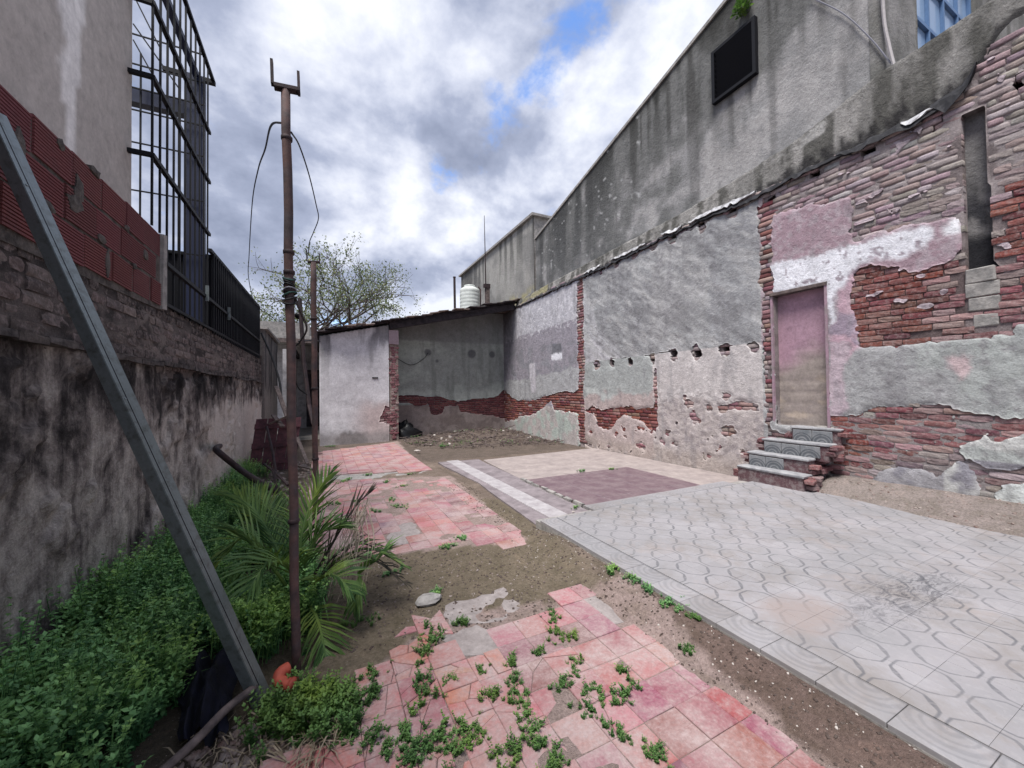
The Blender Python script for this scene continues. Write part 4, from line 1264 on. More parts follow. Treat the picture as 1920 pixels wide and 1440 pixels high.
# black louvre
lc = np.mean(np.array(LV), 0)
ly0, ly1 = 3.56, 4.25; lz0, lz1 = 6.22, 7.06
fr = MB()
fr.box((XG-0.03, ly0, (lz0+lz1)/2), (0.10, 0.05, lz1-lz0+0.05)).box((XG-0.03, ly1, (lz0+lz1)/2), (0.10, 0.05, lz1-lz0+0.05))
fr.box((XG-0.032, (ly0+ly1)/2, lz0), (0.096, ly1-ly0-0.05, 0.05)).box((XG-0.032, (ly0+ly1)/2, lz1), (0.096, ly1-ly0-0.05, 0.05))
fr.box((XG+0.0, (ly0+ly1)/2, (lz0+lz1)/2), (0.05, ly1-ly0, lz1-lz0))
lo_ = fr.build('louvre', M['black_metal'], gab)
for k in range(9):
    z = lz0+0.06+k*0.09
    MB().box((XG-0.045, (ly0+ly1)/2, z), (0.012, ly1-ly0-0.06, 0.085), Matrix.Rotation(math.radians(-32), 3, 'Y')).build('slat', M['black_metal'], lo_)
# conduits at the corner
mb = MB().tube(catmull([at(1653, -40, 'X', XG-0.05), at(1658, 40, 'X', XG-0.05), at(1668, 90, 'X', XG-0.05), at(1676, 122, 'X', XG-0.06)], 6), 0.018, 6)
mb.build('conduit', mat_plain('pale_conduit', lin(170, 165, 165), 0.7, 0.2, 9, 0.1), gab)
MB().tube(catmull([at(1520, -5, 'X', XG-0.03), at(1580, 25, 'X', XG-0.03), at(1630, 70, 'X', XG-0.03), at(1670, 118, 'X', XG-0.04)], 8), 0.008, 5).build('wire', M['wire_grey'], gab)
# little plant on the parapet
# ledge: sloping cement flashing between the wall top and the gable
ledge_t = [(1.0, 5.25), (2.0, 5.14), (3.0, 4.86), (4.72, 4.66), (7.0, 4.60), (9.9, 4.52), (11.5, 4.46)]
lu = np.arange(-1.2, 11.4, 0.035); lv = np.linspace(0, 1, 22)
LU, LVv = np.meshgrid(lu, lv, indexing='ij')
ztop = np.interp(LU, [a for a, b in ledge_t], [b for a, b in ledge_t])
zbot = top_z(LU)-0.01
xx = XW-0.035+LVv**1.05*(XG-XW+0.04)
zz = zbot+(ztop-zbot)*LVv
hn = 0.03*(fbm(LU*4, LVv*3, 141)-0.5)+0.035*(fbm(LU*18, LVv*9, 142, 5)-0.5)
ln1 = fbm(LU*2.2, LVv*2, 143); ls = fbm(LU*8, LVv*0.8, 144); ln3 = fbm(LU*18, LVv*7, 145)
lcx = lina((134, 132, 129))*np.ones(LU.shape+(1,))
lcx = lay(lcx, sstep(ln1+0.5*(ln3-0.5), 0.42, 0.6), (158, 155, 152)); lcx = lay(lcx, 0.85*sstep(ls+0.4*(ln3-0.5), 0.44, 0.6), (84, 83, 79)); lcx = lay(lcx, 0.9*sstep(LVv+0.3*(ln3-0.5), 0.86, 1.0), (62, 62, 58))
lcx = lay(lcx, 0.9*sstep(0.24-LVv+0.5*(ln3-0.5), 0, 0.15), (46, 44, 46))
lcx = lay(lcx, 0.9*((LU > 2.6) & (LU < 3.4))*sstep(ln1, 0.5, 0.55)*(LVv > 0.5), (176, 174, 172))
lcx = lay(lcx, 0.8*(LU > 9.4)*sstep(ln1, 0.4, 0.6), (158, 152, 120))
kl = (np.ones((len(lu)-1, len(lv)-1), bool))
def ledge_place(u, v, h):
    zt_ = np.interp(u, [a for a, b in ledge_t], [b for a, b in ledge_t])
    zb_ = top_z(u)-0.06
    zm_ = np.maximum(zt_-0.14, zb_+0.05)
    a_ = np.clip(v/0.72, 0, 1); b_ = np.clip((v-0.72)/0.28, 0, 1)
    x_ = XW+0.022+0.05*a_+(XG-XW-0.05)*b_
    z_ = zb_+(zm_-zb_)*a_+(zt_-zm_)*b_
    return (x_-h*0.6, u, z_+h*0.4)
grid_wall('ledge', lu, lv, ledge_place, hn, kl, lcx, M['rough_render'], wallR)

# farther block
blk = thing('concrete_block_building', (8.0, 14.5, 0), 'stained grey concrete block building beyond the lean-to roof', 'building')
bu = np.arange(10.85, 18.2, 0.06); bv = np.arange(3.6, 7.1, 0.06)
BU, BV_ = np.meshgrid(bu, bv, indexing='ij')
n1 = fbm(BU*0.8, BV_*0.8, 151); st = fbm(BU*4, BV_*0.4, 152); n2 = fbm(BU*4, BV_*4, 153)
bc = lina((132, 131, 129))*np.ones(BU.shape+(1,))
bc = lay(bc, sstep(n1, 0.42, 0.6), (158, 156, 152)); bc = lay(bc, 0.8*sstep(st, 0.42, 0.6)*sstep(BV_, 4.8, 6.9), (88, 88, 86))
bc = lay(bc, 0.7*sstep(BU, 14.5, 16.5)*sstep(st, 0.35, 0.6), (96, 96, 96)); bc = lay(bc, 0.7*sstep(4.9-BV_, 0, 0.3)*sstep(n2, 0.4, 0.6), (168, 160, 118))
grid_wall('side_wall', bu, bv, lambda u, v, h: (6.2-h, u, v), 0.02*(fbm(BU*2, BV_*2, 154)-0.5), np.ones((len(bu)-1, len(bv)-1), bool), bc, M['plaster'], blk)
MB().box((8.23, 14.53, 3.53), (4.0, 7.3, 7.06)).build('rear_walls', M['concrete'], blk)
MB().box((8.1, 14.5, 7.09), (4.0, 7.5, 0.07), None, 0.006).build('parapet_coping', M['concrete'], blk)

# ------------------------------------------------------------------ lean-to shed at the end of the yard
YS, YB = 11.4, 12.3
shed = thing('lean_to_shed', (2.8, 11.9, 0), 'white rendered lean-to shed with open bay and sloping slate roof', 'shed')
def rz_(x):
    return 2.93+0.231*(x+0.05)
su = np.arange(-0.07, 1.72, 0.025); sv = np.arange(-0.15, 3.32, 0.025)
SU, SV = np.meshgrid(su, sv, indexing='ij')
n1 = fbm(SU*1.5, SV*1.5, 161); st = fbm(SU*7, SV*0.6, 162); n2 = fbm(SU*7, SV*7, 163)
sc = lina((206, 204, 208))*np.ones(SU.shape+(1,))
sc = lay(sc, 0.5*sstep(n1, 0.45, 0.65), (188, 186, 190))
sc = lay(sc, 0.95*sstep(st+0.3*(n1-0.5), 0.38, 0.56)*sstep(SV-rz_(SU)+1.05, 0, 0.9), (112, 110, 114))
sc = lay(sc, 0.8*sstep(st, 0.6, 0.75)*sstep(SV, 1.0, 2.6), (150, 148, 150))
sc = lay(sc, 0.8*sstep(1.1-SV+0.8*(n1-0.5)+0.4*(SU-0.9), 0, 0.5)*sstep(SU, 0.5, 1.3), (184, 166, 164))
sc = lay(sc, 0.95*sstep(1.0-np.hypot((SU-0.72)/0.5, (SV-0.02)/0.34)+0.6*(n2-0.5), 0, 0.4), (96, 92, 92))
sc = lay(sc, 0.7*sstep(0.35-SV+0.2*(n2-.5), 0, 0.2), (150, 144, 144))
sk = np.ones((len(su)-1, len(sv)-1), bool)
SUc, SVc = SU[:-1, :-1]+0.0125, SV[:-1, :-1]+0.0125
wu, wv = warp(SUc, SVc, 0.05, 6, 165)
brk = inpoly(wu, wv, [(1.72, 0.92), (1.62, 0.98), (1.55, 0.80), (1.45, 0.62), (1.45, 0.50), (1.60, 0.47), (1.72, 0.45)])
sk &= ~brk & (SVc < rz_(SUc)-0.06)
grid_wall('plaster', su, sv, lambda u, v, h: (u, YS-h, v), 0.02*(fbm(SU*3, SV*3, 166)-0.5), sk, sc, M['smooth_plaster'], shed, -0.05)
MB().add([(x, y, z) for x in (-0.05, 1.70) for y, z in ((YS+0.04, -0.2), (YB, -0.2), (YB, rz_(x)-0.08), (YS+0.04, rz_(x)-0.08))],
         [(0, 1, 2, 3), (7, 6, 5, 4), (0, 4, 5, 1), (1, 5, 6, 2), (2, 6, 7, 3), (3, 7, 4, 0)]).build('front_wall', M['rubble'], shed)
MB().box((1.33, YS-0.004, 1.76), (0.16, 0.02, 0.035), None, 0.003).build('vent_slot', M['dark_void'], shed)
# pier of old bricks
MB().box((1.845, YS+0.14, 1.5), (0.245, 0.24, 3.3)).build('pier', M['rubble'], shed)
def pcol(u, v):
    return lin(random.choice([(122, 74, 82), (136, 96, 100), (112, 70, 78), (150, 128, 128), (104, 66, 72)]))
bl = courses(1.715, 1.96, -0.05, 2.72, 0.13, 0.066, lambda u, v: 1.70 < u < 1.98, lambda u, v, d: (u, YS+0.005+d, v), pcol, 0.012, 0.004, 0.012)
bl = [b for b in bl if 1.74 < b[0][0] < 1.94]
bl += courses(1.42, 1.73, 0.40, 1.05, 0.20, 0.066, lambda u, v: inpoly(np.array(u), np.array(v), [(1.72, 0.95), (1.60, 1.0), (1.42, 0.62), (1.42, 0.45), (1.72, 0.42)]), lambda u, v, d: (u, YS+0.012+d, v), pcol, 0.011)
lay_bricks(shed, bl, math.pi/2, 300, YS)
MB().box((1.845, YS+0.10, 2.93), (0.262, 0.26, 0.40), None, 0.01).build('pier_cap', mat_plain('mauve_render', lin(160, 142, 148), 0.9, 0.2, 9, 0.4), shed)
# back wall of the open bay
au = np.arange(1.9, 5.80, 0.03); av = np.arange(-0.1, 4.1, 0.03)
AU, AV = np.meshgrid(au, av, indexing='ij')
n1 = fbm(AU*1.1, AV*1.1, 171); n2 = fbm(AU*4, AV*4, 172); st = fbm(AU*6, AV*0.7, 173)
ac = lina((148, 152, 148))*np.ones(AU.shape+(1,))
ac = lay(ac, sstep(n1, 0.42, 0.62), (166, 172, 166))
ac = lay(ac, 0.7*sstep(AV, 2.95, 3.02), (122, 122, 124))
ac = lay(ac, 0.8*sstep(1.55-AV+0.3*(n2-.5), 0, 0.3)*(AV > 1.0), (178, 184, 178))
ac = lay(ac, 0.5*sstep(st, 0.5, 0.7), (118, 122, 118))
for (a, b, r) in ((3.05, 2.62, 0.12), (4.55, 2.62, 0.15), (5.3, 2.62, 0.12), (3.35, 2.35, 0.06)):
    ac = lay(ac, 0.75*sstep(r-np.hypot(AU-a, AV-b)+0.04*(n2-0.5), -0.02, 0.03), (78, 78, 84))
ac = lay(ac, (AV < 0.95)*1.0, (134, 122, 118))
ac = lay(ac, (AV < 0.95)*sstep(n2, 0.45, 0.6), (152, 140, 136))
wu, wv = warp(AU[:-1, :-1], AV[:-1, :-1], 0.06, 4, 175)
band = [(1.8, 1.22), (2.3, 1.24), (2.9, 1.20), (3.4, 1.16), (4.05, 1.0), (4.3, 1.02), (4.9, 1.08), (5.3, 1.10), (5.55, 1.22), (5.80, 1.45), (5.80, 0.30), (5.3, 0.45), (4.6, 0.60), (4.15, 0.62), (4.05, 0.85), (3.6, 0.82), (3.5, 0.62), (3.1, 0.60), (3.05, 0.92), (2.6, 0.90), (2.4, 1.0), (1.8, 1.02)]
ak = ~inpoly(wu, wv, band) & (AV[:-1, :-1] < rz_(AU[:-1, :-1])-0.05)
akf = lambda u, v: not ak[min(max(int((u-1.9)/0.03), 0), ak.shape[0]-1), min(max(int((v+0.1)/0.03), 0), ak.shape[1]-1)]
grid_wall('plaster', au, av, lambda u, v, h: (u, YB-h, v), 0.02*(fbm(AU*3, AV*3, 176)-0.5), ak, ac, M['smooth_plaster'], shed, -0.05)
MB().add([(x, y, z) for x in (1.70, 6.0) for y, z in ((YB+0.036, -0.2), (YB+0.26, -0.2), (YB+0.26, rz_(x)-0.08), (YB+0.036, rz_(x)-0.08))],
         [(0, 1, 2, 3), (7, 6, 5, 4), (0, 4, 5, 1), (1, 5, 6, 2), (2, 6, 7, 3), (3, 7, 4, 0)]).build('back_wall', M['rubble'], shed)
acol = lambda u, v: lin(random.choice([(112, 68, 72), (120, 74, 76), (104, 66, 70), (98, 64, 70), (128, 84, 84)]))
bl = courses(1.95, 5.75, 0.2, 1.6, 0.235, 0.066, akf, lambda u, v, d: (u, YB+0.014+d, v), acol, 0.012, 0.004, 0.004)
lay_bricks(shed, bl, math.pi/2, 0, YB)
MB().tube(catmull([(2.0, YB-0.02, 2.45), (2.5, YB-0.02, 2.20), (2.9, YB-0.02, 2.40), (3.05, YB-0.02, 2.6)], 6), 0.008, 5).build('wire', M['wire'], shed)
# front beam, rafters and tiled roof
MB().bar((1.72, YS-0.02, rz_(1.72)-0.10), (5.74, YS-0.02, rz_(5.74)-0.12), 0.10, 0.20, bev=0.01).build('beam', M['wood_dark'], shed)
for k in range(6):
    pass
sl = math.atan(0.231)
dk = MB().add([(x, y, z) for x in (-0.15, 5.85) for y, z in ((YS-0.06, rz_(x)+0.0), (16.5, rz_(x)+0.0), (16.5, rz_(x)+0.03), (YS-0.06, rz_(x)+0.03))],
              [(0, 1, 2, 3), (7, 6, 5, 4), (0, 4, 5, 1), (1, 5, 6, 2), (2, 6, 7, 3), (3, 7, 4, 0)])
roof = dk.build('roof', M['wood_dark'], shed)
rot = Matrix.Rotation(-sl, 3, 'Y')
for r in range(4):
    for k in range(26):
        x = -0.12+k*0.235
        o = MB().box((x+0.09, YS-0.07+r*0.30+random.uniform(-.10, .06), rz_(x+0.09)+0.045+random.uniform(-.025, .04)), (0.30, 0.33, 0.022),
                     rot @ Matrix.Rotation(0.09+random.uniform(-.07, .08), 3, 'Y') @ Matrix.Rotation(random.uniform(-.08, .08), 3, 'Z'), 0.006).build('roof_tile', M['slate'] if random.random() < 0.6 else M['rubble'], roof)
rest = MB()
for r in range(4, 15):
    for k in range(13):
        x = -0.12+k*0.47
        rest.box((x+0.18, YS-0.10+r*0.34, rz_(x+0.18)+0.055+random.uniform(-.008, .012)), (0.52, 0.36, 0.022), rot @ Matrix.Rotation(0.04, 3, 'Y'), 0.008)
tag(rest.build('roof_tiles', M['slate'], roof), kind='stuff')

# water tank, post and antenna on the roof
tk = at(881, 580, 'Y', 13.4)
tank = thing('water_tank', (tk[0], 13.4, tk[2]-0.05), 'white ribbed plastic water tank on the shed roof', 'water tank')
R0 = 0.36
prof = [(R0, 0)]
zt = 0.0
for k in range(6):
    prof += [(R0, zt+0.02), (R0+0.005, zt+0.04), (R0+0.005, zt+0.10), (R0, zt+0.12)]; zt += 0.13
prof += [(R0-0.02, zt+0.04), (R0-0.12, zt+0.10), (R0-0.16, zt+0.12)]
MB().lathe(prof, (tk[0], 13.4, tk[2]-0.08), 28).build('body', M['tank'], tank, True)
MB().lathe([(0.21, 0), (0.215, 0.03), (0.20, 0.06), (0.05, 0.075)], (tk[0], 13.4, tk[2]-0.08+zt+0.115), 24).build('lid', M['tank'], tank)
MB().tube([(tk[0]+0.39, 13.3, tk[2]-0.1), (tk[0]+0.39, 13.3, tk[2]+0.75), (tk[0]+0.30, 13.3, tk[2]+0.85)], 0.025, 8).build('pipe', M['rust'], tank)
p = at(853, 582, 'Y', 13.4); q = at(852, 520, 'Y', 13.4)
vp = thing('vent_pipe', p, 'dark metal vent pipe standing left of the white water tank', 'pipe')
MB().tube([(p[0], 13.4, p[2]-0.15), (q[0], 13.4, q[2])], 0.045, 10).build('tube', M['rust_dark'], vp)
MB().tube([(q[0], 13.4, q[2]-0.01), (q[0], 13.4, q[2]+0.02)], 0.055, 10).build('cap', M['rust_dark'], vp)
p = at(912, 578, 'Y', 13.6); q = at(908, 404, 'Y', 13.6)
an = thing('antenna_mast', p, 'thin antenna mast rising behind the water tank', 'antenna')
MB().tube([(p[0], 13.6, p[2]-0.3), ((p[0]*0.5+q[0]*0.5), 13.6, (p[2]+q[2])/2), (q[0], 13.6, q[2])], [0.035, 0.022, 0.010], 7).build('mast', M['rust_dark'], an)
MB().box((p[0]+0.02, 13.58, p[2]+0.85), (0.25, 0.1, 0.16), None, 0.02).build('bracket', M['rust_dark'], an)
MB().box((p[0]+0.05, 13.62, p[2]+0.35), (0.16, 0.12, 1.0), None, 0.01).build('base_post', M['wood_old'], an)

# ------------------------------------------------------------------ left boundary wall
XL = -1.25
wallL = thing('boundary_wall', (XL, 6, 0), 'mould-stained old plaster wall topped with bare bricks along the left side', 'wall')
lu = np.concatenate([np.arange(-1.5, 1.8, 0.06), np.arange(1.8, 7, 0.02), np.arange(7, 10.42, 0.03)]); lv = np.arange(-0.15, 1.70, 0.02)
LU, LW = np.meshgrid(lu, lv, indexing='ij')
wz = np.interp(LU, [2.4, 4.3, 10.4], [1.60, 1.60, 1.60])
n1 = fbm(LU*1.5, LW*1.5+0.4*fbm(LU*3, LW*3, 185), 181, 6, 0.58); n2 = fbm(LU*5.0+0.6*fbm(LW*4, LU*4, 197), LW*4.2, 182, 6, 0.58); st = fbm(LU*7, LW*0.9, 183); n4 = fbm(LU*14, LW*14, 184)
pc = lina((172, 165, 160))*np.ones(LU.shape+(1,))
pc = lay(pc, sstep(n1, 0.40, 0.58), (196, 189, 183))
pc = lay(pc, 0.8*sstep(n2+0.25*(n1-0.5), 0.52, 0.57), (218, 212, 206))
light = sstep(LU, 4.8, 6.4)*sstep(1.35-LW, 0, 0.3)
pc = lay(pc, 0.7*light, (168, 162, 156))
dk_ = sstep(0.52*n1+0.55*n2+0.16*sstep(LW, 0.5, 1.5)-0.13*light, 0.535, 0.635)
pc = lay(pc, 0.80*dk_, (58, 54, 56))
pc = lay(pc, 0.85*sstep(st+0.30*(n2-0.5)+0.24*(sstep(LW, 0.5, 1.55)-0.5), 0.48, 0.70), (46, 44, 46))
pc = lay(pc, 0.5*sstep(fbm(LU*15, LW*1.1, 198), 0.52, 0.70)*sstep(LW, 0.2, 1.2), (60, 57, 58))
pc = lay(pc, 0.75*sstep(LW-1.38+0.5*(st-0.5)+0.3*(n2-.5), 0, 0.18), (46, 43, 44))
pc = lay(pc, 0.6*sstep(0.42-LW+0.5*(n2-0.5), 0, 0.35), (84, 78, 72))
pc = lay(pc, 0.7*sstep(fbm(LU*22, LW*18, 195, 4), 0.60, 0.68), (46, 43, 44))
pc = lay(pc, 0.6*sstep(fbm(LU*17, LW*20, 196, 4), 0.62, 0.70), (206, 200, 194))
pc = pc*(0.70+0.60*n4)[..., None]
peel = fbm(LU*2.0, LW*2.2, 186, 5)
hp = 0.03*(fbm(LU*1.3, LW*1.3, 187)-0.5)+0.016*(n2-0.5)+0.014*(fbm(LU*12, LW*12, 188)-0.5) + 0.022*sstep(peel, 0.50, 0.515)+0.014*sstep(peel, 0.58, 0.59)
LUc, LWc = LU[:-1, :-1], LW[:-1, :-1]
edge = 1.60+0.05*(fbm(LUc*2, LUc*0+2, 189)-0.5)+0.03*(fbm(LUc*12, LUc*0+5, 190)-0.5)
kL = (LWc < edge)
grid_wall('plaster', lu, lv, lambda u, v, h: (XL+h, u, v), hp, kL, np.stack([np.clip(0.34+0.42*sstep(LW, 0.75, 1.55)-0.38*light+0.35*(fbm(LU*0.8, LW*0.8, 199)-0.5)+0.25*sstep(0.35-LW, 0, 0.3), 0, 1)]*3, -1), M['mould'], wallL, -0.05)
def wl_top(u):
    return np.interp(u, [2.4, 4.3, 4.35, 10.4], [2.02, 2.10, 2.10, 2.20])
MB().add([(x, y, z) for x in (XL-0.28, XL-0.06) for y, z in ((-1.5, -0.2), (10.42, -0.2), (10.42, 2.16), (4.3, 2.07), (2.4, 1.99), (-1.5, 1.9))],
         [(5, 4, 3, 2, 1, 0), (6, 7, 8, 9, 10, 11), (1, 2, 8, 7), (2, 3, 9, 8), (3, 4, 10, 9), (4, 5, 11, 10)]).build('wall_core', mat_plain('dirty_mortar', lin(84, 78, 78), 0.95, 0.3, 14, 0.8, 0.015, c2=lin(48, 45, 46)), wallL)
bu_ = np.concatenate([np.arange(-1.5, 1.8, 0.1), np.arange(1.8, 10.42, 0.03)]); bv_ = np.linspace(0, 1, 30)
BUU, BVV = np.meshgrid(bu_, bv_, indexing='ij')
BZ = 1.5+BVV*(wl_top(BUU)-0.012-1.5)
bn = fbm(BUU*7, BZ*12, 192); bn1 = fbm(BUU*1.3, BZ*3, 193)
bcc = lina((96, 89, 87))*np.ones(BUU.shape+(1,))
bcc = lay(bcc, sstep(bn1, 0.45, 0.6), (118, 110, 106)); bcc = lay(bcc, 0.8*sstep(bn, 0.5, 0.65), (50, 47, 47)); bcc = lay(bcc, 0.7*sstep(BVV, 0.82, 1.0), (42, 40, 40))
grid_wall('mortar', bu_, bv_, lambda u, v, h: (XL-0.006+h, u, 1.5+v*(wl_top(u)-0.012-1.5)), 0.022*(fbm(BUU*6, BZ*9, 194, 5)-0.5), np.ones((len(bu_)-1, len(bv_)-1), bool), bcc, M['mortar'], wallL)
def lcol(u, v):
    d = float(fbm(np.array(u*1.5), np.array(v*4), 191))
    base = random.choice([(100, 92, 89), (90, 83, 82), (110, 101, 97), (80, 73, 72), (96, 85, 83)])
    k = 0.8 if d > 0.5 else 1.05
    if v > 1.98: k *= 0.62
    return lin([c*k for c in base])
bl = courses(2.0, 10.4, 1.57, 2.22, 0.235, 0.072, lambda u, v: v < wl_top(u)+0.01, lambda u, v, d: (XL-0.002+d*-1, u, v), lcol, 0.010, 0.006, 0.005, 0.02)
lay_bricks(wallL, bl, math.pi, 300, XL)
# drip moulding where the plaster stops
md = MB()
for k in range(40):
    a = 1.6+k*0.22
    md.box((XL+0.012, a+0.11, 1.615+0.012*math.sin(a*3)+random.uniform(-.004, .004)), (0.07, 0.218, 0.035), None, 0.006)
tag(md.build('moulding', mat_plain('dirty_render', lin(96, 90, 88), 0.95, 0.3, 12, 0.7, 0.012, c2=lin(50, 47, 48)), wallL))

# hollow clay blocks on top
hw = thing('hollow_block_wall', (XL, 3.2, 2.05), 'red ribbed hollow clay blocks with grey mortar on top of the left wall', 'wall')
def hollow_proto(L, Hh):
    k = 11
    V = []; Fc = []
    prof = []
    for i in range(k):
        z = -Hh/2+Hh*i/k
        s_ = Hh/k
        prof += [(0.0, z+0.12*s_), (0.0, z+0.66*s_), (-0.010, z+0.74*s_), (-0.010, z+1.0*s_)]
    prof = [(-0.1, -Hh/2), (0.0, -Hh/2)]+prof[1:]+[(-0.006, Hh/2), (-0.1, Hh/2)]
    m = len(prof)
    for y in (-L/2, L/2):
        for x, z in prof: V.append((x, y, z))
    for i in range(m-1):
        Fc.append((i, i+1, m+i+1, m+i))
    Fc.append(tuple(range(m-1, -1, -1))); Fc.append(tuple(range(m, 2*m)))
    return V, Fc
hcols = [(114, 66, 69), (110, 64, 67), (117, 69, 71), (107, 63, 66), (112, 67, 70)]
hh = 0.190
mortar_h = mat_plain('grey_mortar', lin(104, 98, 94), 0.95, 0.3, 14, 0.8, 0.015, c2=lin(66, 62, 60))
for r in range(3):
    u = 4.27 - [0.0, 0.10, 0.0][r]
    z0 = 2.115+r*(hh+0.020)+hh/2
    first_ = True
    while u > 0.8:
        L = 0.325 if not (r == 1 and first_) else 0.30
        if r == 2 and first_: L = 0.33
        if r == 0 and first_: L = 0.21
        first_ = False
        gap_ = random.choice([0.014, 0.018, 0.03, 0.014])
        drop = 0.010*max(0, 4.27-u)*0.9 if r == 0 else 0.0
        V, Fc = hollow_proto(L-gap_, hh)
        o = mk('hollow_block', [(x, y, z) for x, y, z in V], Fc, M['hollow'], hw)
        o.location = (XL+0.012+random.uniform(-.006, .006), u-L/2, z0-0.014*max(0, 4.27-u))
        o.rotation_euler = (random.uniform(-.012, .012)-0.014, 0, random.uniform(-.012, .012))
        c = random.choice(hcols)
        o.color = (*lin([v*random.uniform(0.97, 1.03)*1.0 for v in c]), 1)
        u -= L
mbm = MB()
MB().add([(x, y, z) for x in (XL-0.11, XL+0.002) for y, z in ((0.7, 1.98), (4.27, 2.08), (4.27, 2.70), (0.7, 2.66))],
         [(3, 2, 1, 0), (4, 5, 6, 7), (1, 2, 6, 5), (2, 3, 7, 6), (0, 1, 5, 4), (3, 0, 4, 7)]).build('mortar', mortar_h, hw)
for (u, z, a, b) in ((3.02, 2.52, 0.05, 0.09), (2.98, 2.42, 0.10, 0.05), (3.62, 2.53, 0.04, 0.03), (3.35, 2.2, 0.03, 0.09), (3.28, 2.33, 0.05, 0.03), (2.75, 2.3, 0.05, 0.03), (3.75, 2.30, 0.04, 0.02), (2.55, 2.5, 0.03, 0.08), (3.95, 2.44, 0.05, 0.04), (2.85, 2.68, 0.03, 0.03), (3.2, 2.71, 0.06, 0.03)):
    V = []; k = 9
    pts = [(XL+0.017, u+math.cos(2*math.pi*i/k)*a*random.uniform(0.6, 1.25), z+math.sin(2*math.pi*i/k)*b*random.uniform(0.6, 1.25)) for i in range(k)]
    pts2 = [(XL-0.01, y+random.uniform(-.01, .01), zz) for _, y, zz in pts]
    mk('mortar_smear', pts+pts2+[(XL+0.024, u, z)], [(i, (i+1) % k, 2*k) for i in range(k)]+[(i, k+i, k+(i+1) % k, (i+1) % k) for i in range(k)], mortar_h, hw)
MB().box((XL-0.02, 4.30, 2.41), (0.10, 0.055, 0.64), None, 0.012).build('end_post', M['concrete'], hw)

# rendered house behind
house = thing('rendered_house', (-4, 1.2, 0), 'plain taupe rendered house wall with a white patched crack at the upper left', 'house')
hu = np.arange(-1.0, 4.17, 0.05); hv = np.arange(0.0, 4.78, 0.05)
HU, HV = np.meshgrid(np.append(hu, 4.17), hv, indexing='ij')
hc = lina((184, 178, 172))*np.ones(HU.shape+(1,))
hc = lay(hc, 0.5*sstep(fbm(HU*0.8, HV*0.8, 201), 0.4, 0.65), (172, 167, 162))
cu_ = np.interp(HV, [2.6, 3.2, 3.5, 3.7, 4.0, 4.4, 6], [3.34, 3.31, 3.34, 3.30, 3.36, 3.36, 3.38])+0.04*(fbm(HV*3, HV*0+1, 203)-0.5)
cwid = np.interp(HV, [2.6, 3.1, 3.35, 3.5, 3.8, 4.0, 4.3, 6], [0.045, 0.05, 0.11, 0.07, 0.14, 0.09, 0.07, 0.07])*(0.5+1.1*fbm(HU*5, HV*6, 204))
house_crack = sstep(cwid-np.abs(HU-cu_), -0.01, 0.02)
hc = lay(hc, 0.95*house_crack, (236, 234, 231))
grid_wall('side_wall', np.append(hu, 4.17), hv, lambda u, v, h: (-1.40+h, u, v), 0.004*(fbm(HU*3, HV*3, 205)-0.5), np.ones((len(hu), len(hv)-1), bool), hc, M['house'], house)
MB().box((-3.91, 1.587, 2.36), (5.0, 5.16, 4.72)).build('walls', mat_plain('house_paint', lin(150, 144, 138), 0.9, 0.08, 4, 0.1), house)
MB().box((-3.88, 1.55, 4.79), (4.94, 5.2, 0.10)).build('parapet_coping', M['concrete'], house)

# ------------------------------------------------------------------ steel cage and fence on the left wall
cage = thing('steel_cage', (XL-0.5, 5.0, 2.1), 'tall black steel bar cage with navy column beside the rendered house', 'cage')
YC0, YC1 = 4.10, 5.86
def bar(a, b, r, parent, name='bar', m='black_metal'):
    return MB().bar(a, b, r*2, r*2).build(name, M[m], parent)
k = 0
y = YC0
while y < YC1+0.02:
    bar((XL, y, 2.12 if y > 4.35 else 2.74), (XL, y, 5.36), 0.0075, cage)
    y += 0.17
for z in (3.32, 3.97, 4.59):
    MB().bar((XL, YC0-0.01, z), (XL, YC1+0.02, z), 0.035, 0.035).build('rail', M['black_metal'], cage)
    MB().bar((XL, YC0, z+0.001), (-2.6, YC0, z+0.001), 0.033, 0.033).build('rail', M['black_metal'], cage)
MB().bar((XL, 3.0, 5.38), (XL, 6.10, 5.38), 0.035, 0.035).build('rail', M['black_metal'], cage)
MB().bar((XL-0.14, 3.0, 5.30), (XL-0.14, 6.0, 5.30), 0.06, 0.06).build('rail', M['navy_metal'], cage)
MB().bar((XL+0.02, 6.06, 5.36), (-1.75, 6.06, 5.36), 0.06, 0.05).build('rail', M['black_metal'], cage)
# far face: thin horizontal bars and uprights
for z in (3.05, 3.72, 4.28, 4.66, 4.92, 5.2, 5.55):
    MB().bar((XL-0.05, YC1+0.01, z), (-2.9, YC1+0.01, z), 0.014, 0.014).build('bar', M['black_metal'], cage)
for i in range(3):
    x = XL-0.30-0.35*i
    bar((x, YC1+0.03, 2.6), (x, YC1+0.03, 5.36), 0.008, cage)
for (a, b) in (((250, 45), (335, 165)), ((250, 75), (300, 165)), ((255, 0), (300, 90))):
    MB().bar(at(*a, 'Y', YC1-0.1), at(*b, 'Y', YC1-0.1), 0.014, 0.014).build('brace', M['black_metal'], cage)
cl = at(366, 300, 'Y', 5.98)
col_ = MB()
col_.box((cl[0], 5.98, 3.7), (0.012, 0.15, 3.2)).box((cl[0]-0.085, 5.98, 3.7), (0.014, 0.15, 3.2)).box((cl[0]+0.085, 5.98, 3.7), (0.014, 0.15, 3.2)).box((cl[0], 5.905, 3.7), (0.156, 0.01, 3.2))
col_.build('column', M['navy_metal'], cage)
ba = at(250, 190, 'Y', 6.0)
MB().box(((ba[0]+cl[0])/2-0.3, 6.0, at(300, 195, 'Y', 6.0)[2]), (abs(cl[0]-ba[0])+0.5, 0.12, 0.16)).build('beam', M['navy_metal'], cage)
